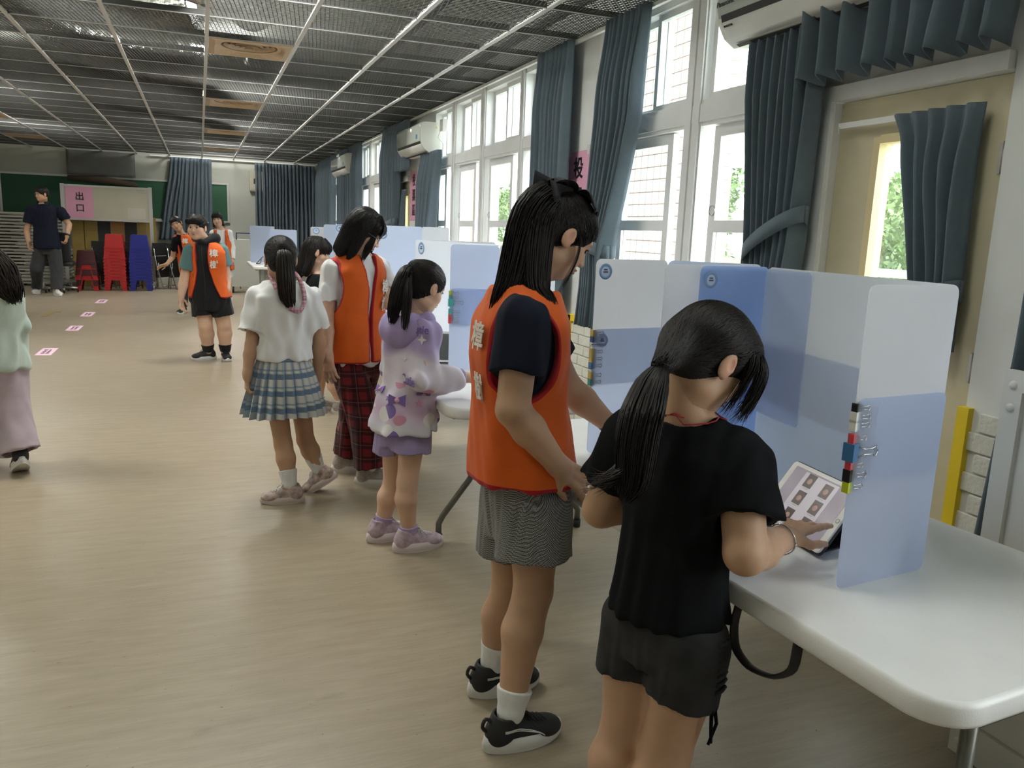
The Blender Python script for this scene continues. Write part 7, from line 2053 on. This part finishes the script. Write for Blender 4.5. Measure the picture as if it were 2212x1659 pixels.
# ================================================================== 9 girl in vest and white shirt, far
fw = nrm(V(-.05, -1, 0)); rt = V(fw[1], -fw[0], 0); Y = 13.3
J = dict(pel=at(482, 575, Y), nb=at(477, 497, Y), hd=at(470, 474, Y - .03), shR=at(460, 505, Y), shL=at(494, 504, Y), elR=at(457, 540, Y), wrR=at(460, 570, Y - .05), elL=at(500, 535, Y + .02), wrL=at(501, 562, Y - .05))
pel = J['pel']; J['hpR'] = pel + rt * .06; J['hpL'] = pel - rt * .06; J['knR'] = V(pel[0] - .07, Y, .42); J['knL'] = V(pel[0] + .07, Y, .42); J['anR'] = V(pel[0] - .08, Y + .02, .085); J['anL'] = V(pel[0] + .09, Y + .02, .085)
hf, hu = tilt((-.25, -1), 6); hu = nrm(hu + V(-.12, 0, 0))
p = Person('girl in orange vest over white shirt standing by the far table', pel[:2], fw, J, .215, hf, hu, g=.98, h=.010, skin=M_skin2)
p.hands['R'] = dict(n=-rt, s=-1, d=-UP); p.hands['L'] = dict(n=rt, s=1, d=-UP)
p.body(hh_res=.005); p.tee(M_twhite, sl=1.9, hem=-.32, sr=(.056, .045), name='white_shirt'); p.vest(M_vest, grow=.032, hem=-.10, hole=.088, hdrop=.06, openw=[.11, .075, .06, .06])
p.shorts(cloth('cream_skirt', (.6, .56, .5)), frac=.4, r=(.085, .09)); p.feet(.23, {'R': fw, 'L': fw}, S_wht, M_sockw, laces=False, h=.008)
H = p.H; lg = cap_field(H, 'long')
for e in (-1, 1): lg.u(cone(H.w(e * .27, -.04, .1), H.w(e * .33, -.02, -.42), .11 * H.h, .09 * H.h), .06 * H.h)
lg.u(cone(H.w(0, -.26, .0), H.w(0, -.32, -.40), .24 * H.h, .20 * H.h), .1 * H.h); lg.u(H.E((0, .15, .30), (.32, .27, .13)), .04 * H.h)
p.hair(lg, h=.007, lo=H.c - H.h, hi=H.c + H.h * .75); fringe(p, 160, y=.35, zr=(.40, .14), half=.28, r0=.004, seed=6)

# ================================================================== 10 man in navy polo
fw = nrm(V(-.30, -.95, 0)); rt = V(fw[1], -fw[0], 0); Y = 15.3
J = dict(pel=at(103, 530, Y), nb=at(93, 441, Y), hd=at(90, 420, Y - .05), shR=at(68, 455, Y - .02), shL=at(130, 457, Y + .04), elR=at(58, 497, Y), wrR=at(61, 520, Y - .06), elL=at(149, 485, Y + .08), wrL=at(145, 510, Y - .02))
pel = J['pel']; J['hpR'] = pel + rt * .085; J['hpL'] = pel - rt * .085; J['knR'] = at(80, 580, Y - .02); J['knL'] = at(123, 582, Y - .05); J['anR'] = at(80, 622, Y + .30); J['anL'] = at(122, 630, Y - .15); J['anR'][2] = .10; J['anL'][2] = .09
hf, hu = tilt((-.75, -.66), 4)
p = Person('man in navy polo shirt and grey trousers walking by the chalkboard', pel[:2], fw, J, .235, hf, hu, g=1.42, h=.010)
p.hands['R'] = dict(n=-rt, s=-1, d=nrm(V(.05, 0, -1)), curl=(.5, .5, .6, .6), L=.19); p.hands['L'] = dict(n=rt, s=1, d=nrm(V(-.25, -.1, -1)), curl=(.7, .8, .9, .9), L=.18)
p.body(hand=.19, arm=(.055, .046, .033), leg=(.095, .065, .045), hh_res=.005); p.tee(M_tnavy, sl=.62, hem=-.08, grow=.018, flare=.05, sr=(.078, .085), name='polo_shirt', neck=.07)
b = MB(); nb = J['nb']; G = []
for a in np.linspace(-2.5, 2.5, 15):
    d_ = fw * math.cos(a + math.pi) + rt * math.sin(a + math.pi); G.append([nb + d_ * .072 + UP * .05 , nb + d_ * .098 + UP * .012])
b.grid(np.array(G), True); o_ = b.build('collar', M_tnavy, p.t); md = o_.modifiers.new('thickness', 'SOLIDIFY'); md.thickness = .006
p.shorts(M_trouser, full=.96, r=(.122, .098, .080), grow=.016, top=.12, name='trousers', amp=.006, freq=18); p.feet(.29, {'R': (-.1, -1), 'L': (.45, -.9)}, S_wht, laces=False, h=.008)
H = p.H; cap = cap_field(H, 'short'); cap.u(H.E((0, .12, .34), (.30, .25, .13)), .04 * H.h); p.hair(cap, h=.007); glasses(p, mat('glasses_frame', (.25, .22, .2), .3, .6), .08)
b = MB(); ax = nrm(J['wrL'] - J['elL']); wc = lerp(J['elL'], J['wrL'], .93); b.tube([wc - ax * .015, wc + ax * .015], .043, 16); b.build('watch', M_ink, p.t)

# ================================================================== 11 girl in mint fleece at the left edge
fw = nrm(V(-.25, .97, 0)); rt = V(fw[1], -fw[0], 0); Y = 4.7
J = dict(pel=at(-14, 790, Y), nb=at(-28, 612, Y), hd=at(-40, 560, Y), shR=at(22, 640, Y), shL=at(-75, 648, Y), elR=at(35, 705, Y + .02), wrR=at(30, 760, Y + .1), elL=at(-90, 715, Y), wrL=at(-95, 780, Y))
pel = J['pel']; J['hpR'] = pel + rt * .06; J['hpL'] = pel - rt * .06; J['knR'] = at(22, 890, Y - .02); J['knL'] = at(-35, 890, Y + .10); J['anR'] = at(42, 975, Y - .10); J['anL'] = at(-40, 985, Y + .2); J['anL'][2] = .085
hf, hu = tilt((-.3, 1), 5)
p = Person('girl in mint green fleece and pale trousers cut by the left edge', pel[:2], fw, J, .21, hf, hu, g=1.0, h=.008)
p.hands['R'] = dict(n=-rt, s=1, d=nrm(V(-.2, .3, -1)))
p.body(eyes_on=False); p.tee(M_mint, sl=1.85, hem=-.05, grow=.028, flare=.03, sr=(.066, .055), name='fleece_jacket', amp=.007, seed=21, label='mint green fleece jacket')
p.shorts(M_lilacp, full=1.0, r=(.092, .092, .10), grow=.018, top=.1, name='wide_trousers', amp=.008, freq=14)
p.feet(.235, {'L': (-.4, .9)}, S_blk, None, laces=False); p.shoes['R'] = shoe(p.t, J['anR'], (-.3, .95), .235, S_blk, .006, pitch=.5, laces=False)
H = p.H; cap = cap_field(H, 'long'); p.hair(cap, h=.007)
tail(p.t, [H.w(.05, -.35, .1), H.w(.30, -.5, -.35), H.w(.46, -.62, -.75), H.w(.55, -.65, -1.0)], [.07, .085, .06, .02], rt, 420, .004, M_hair2, 31, name='long_hair', flat=.7, wisp=.9)
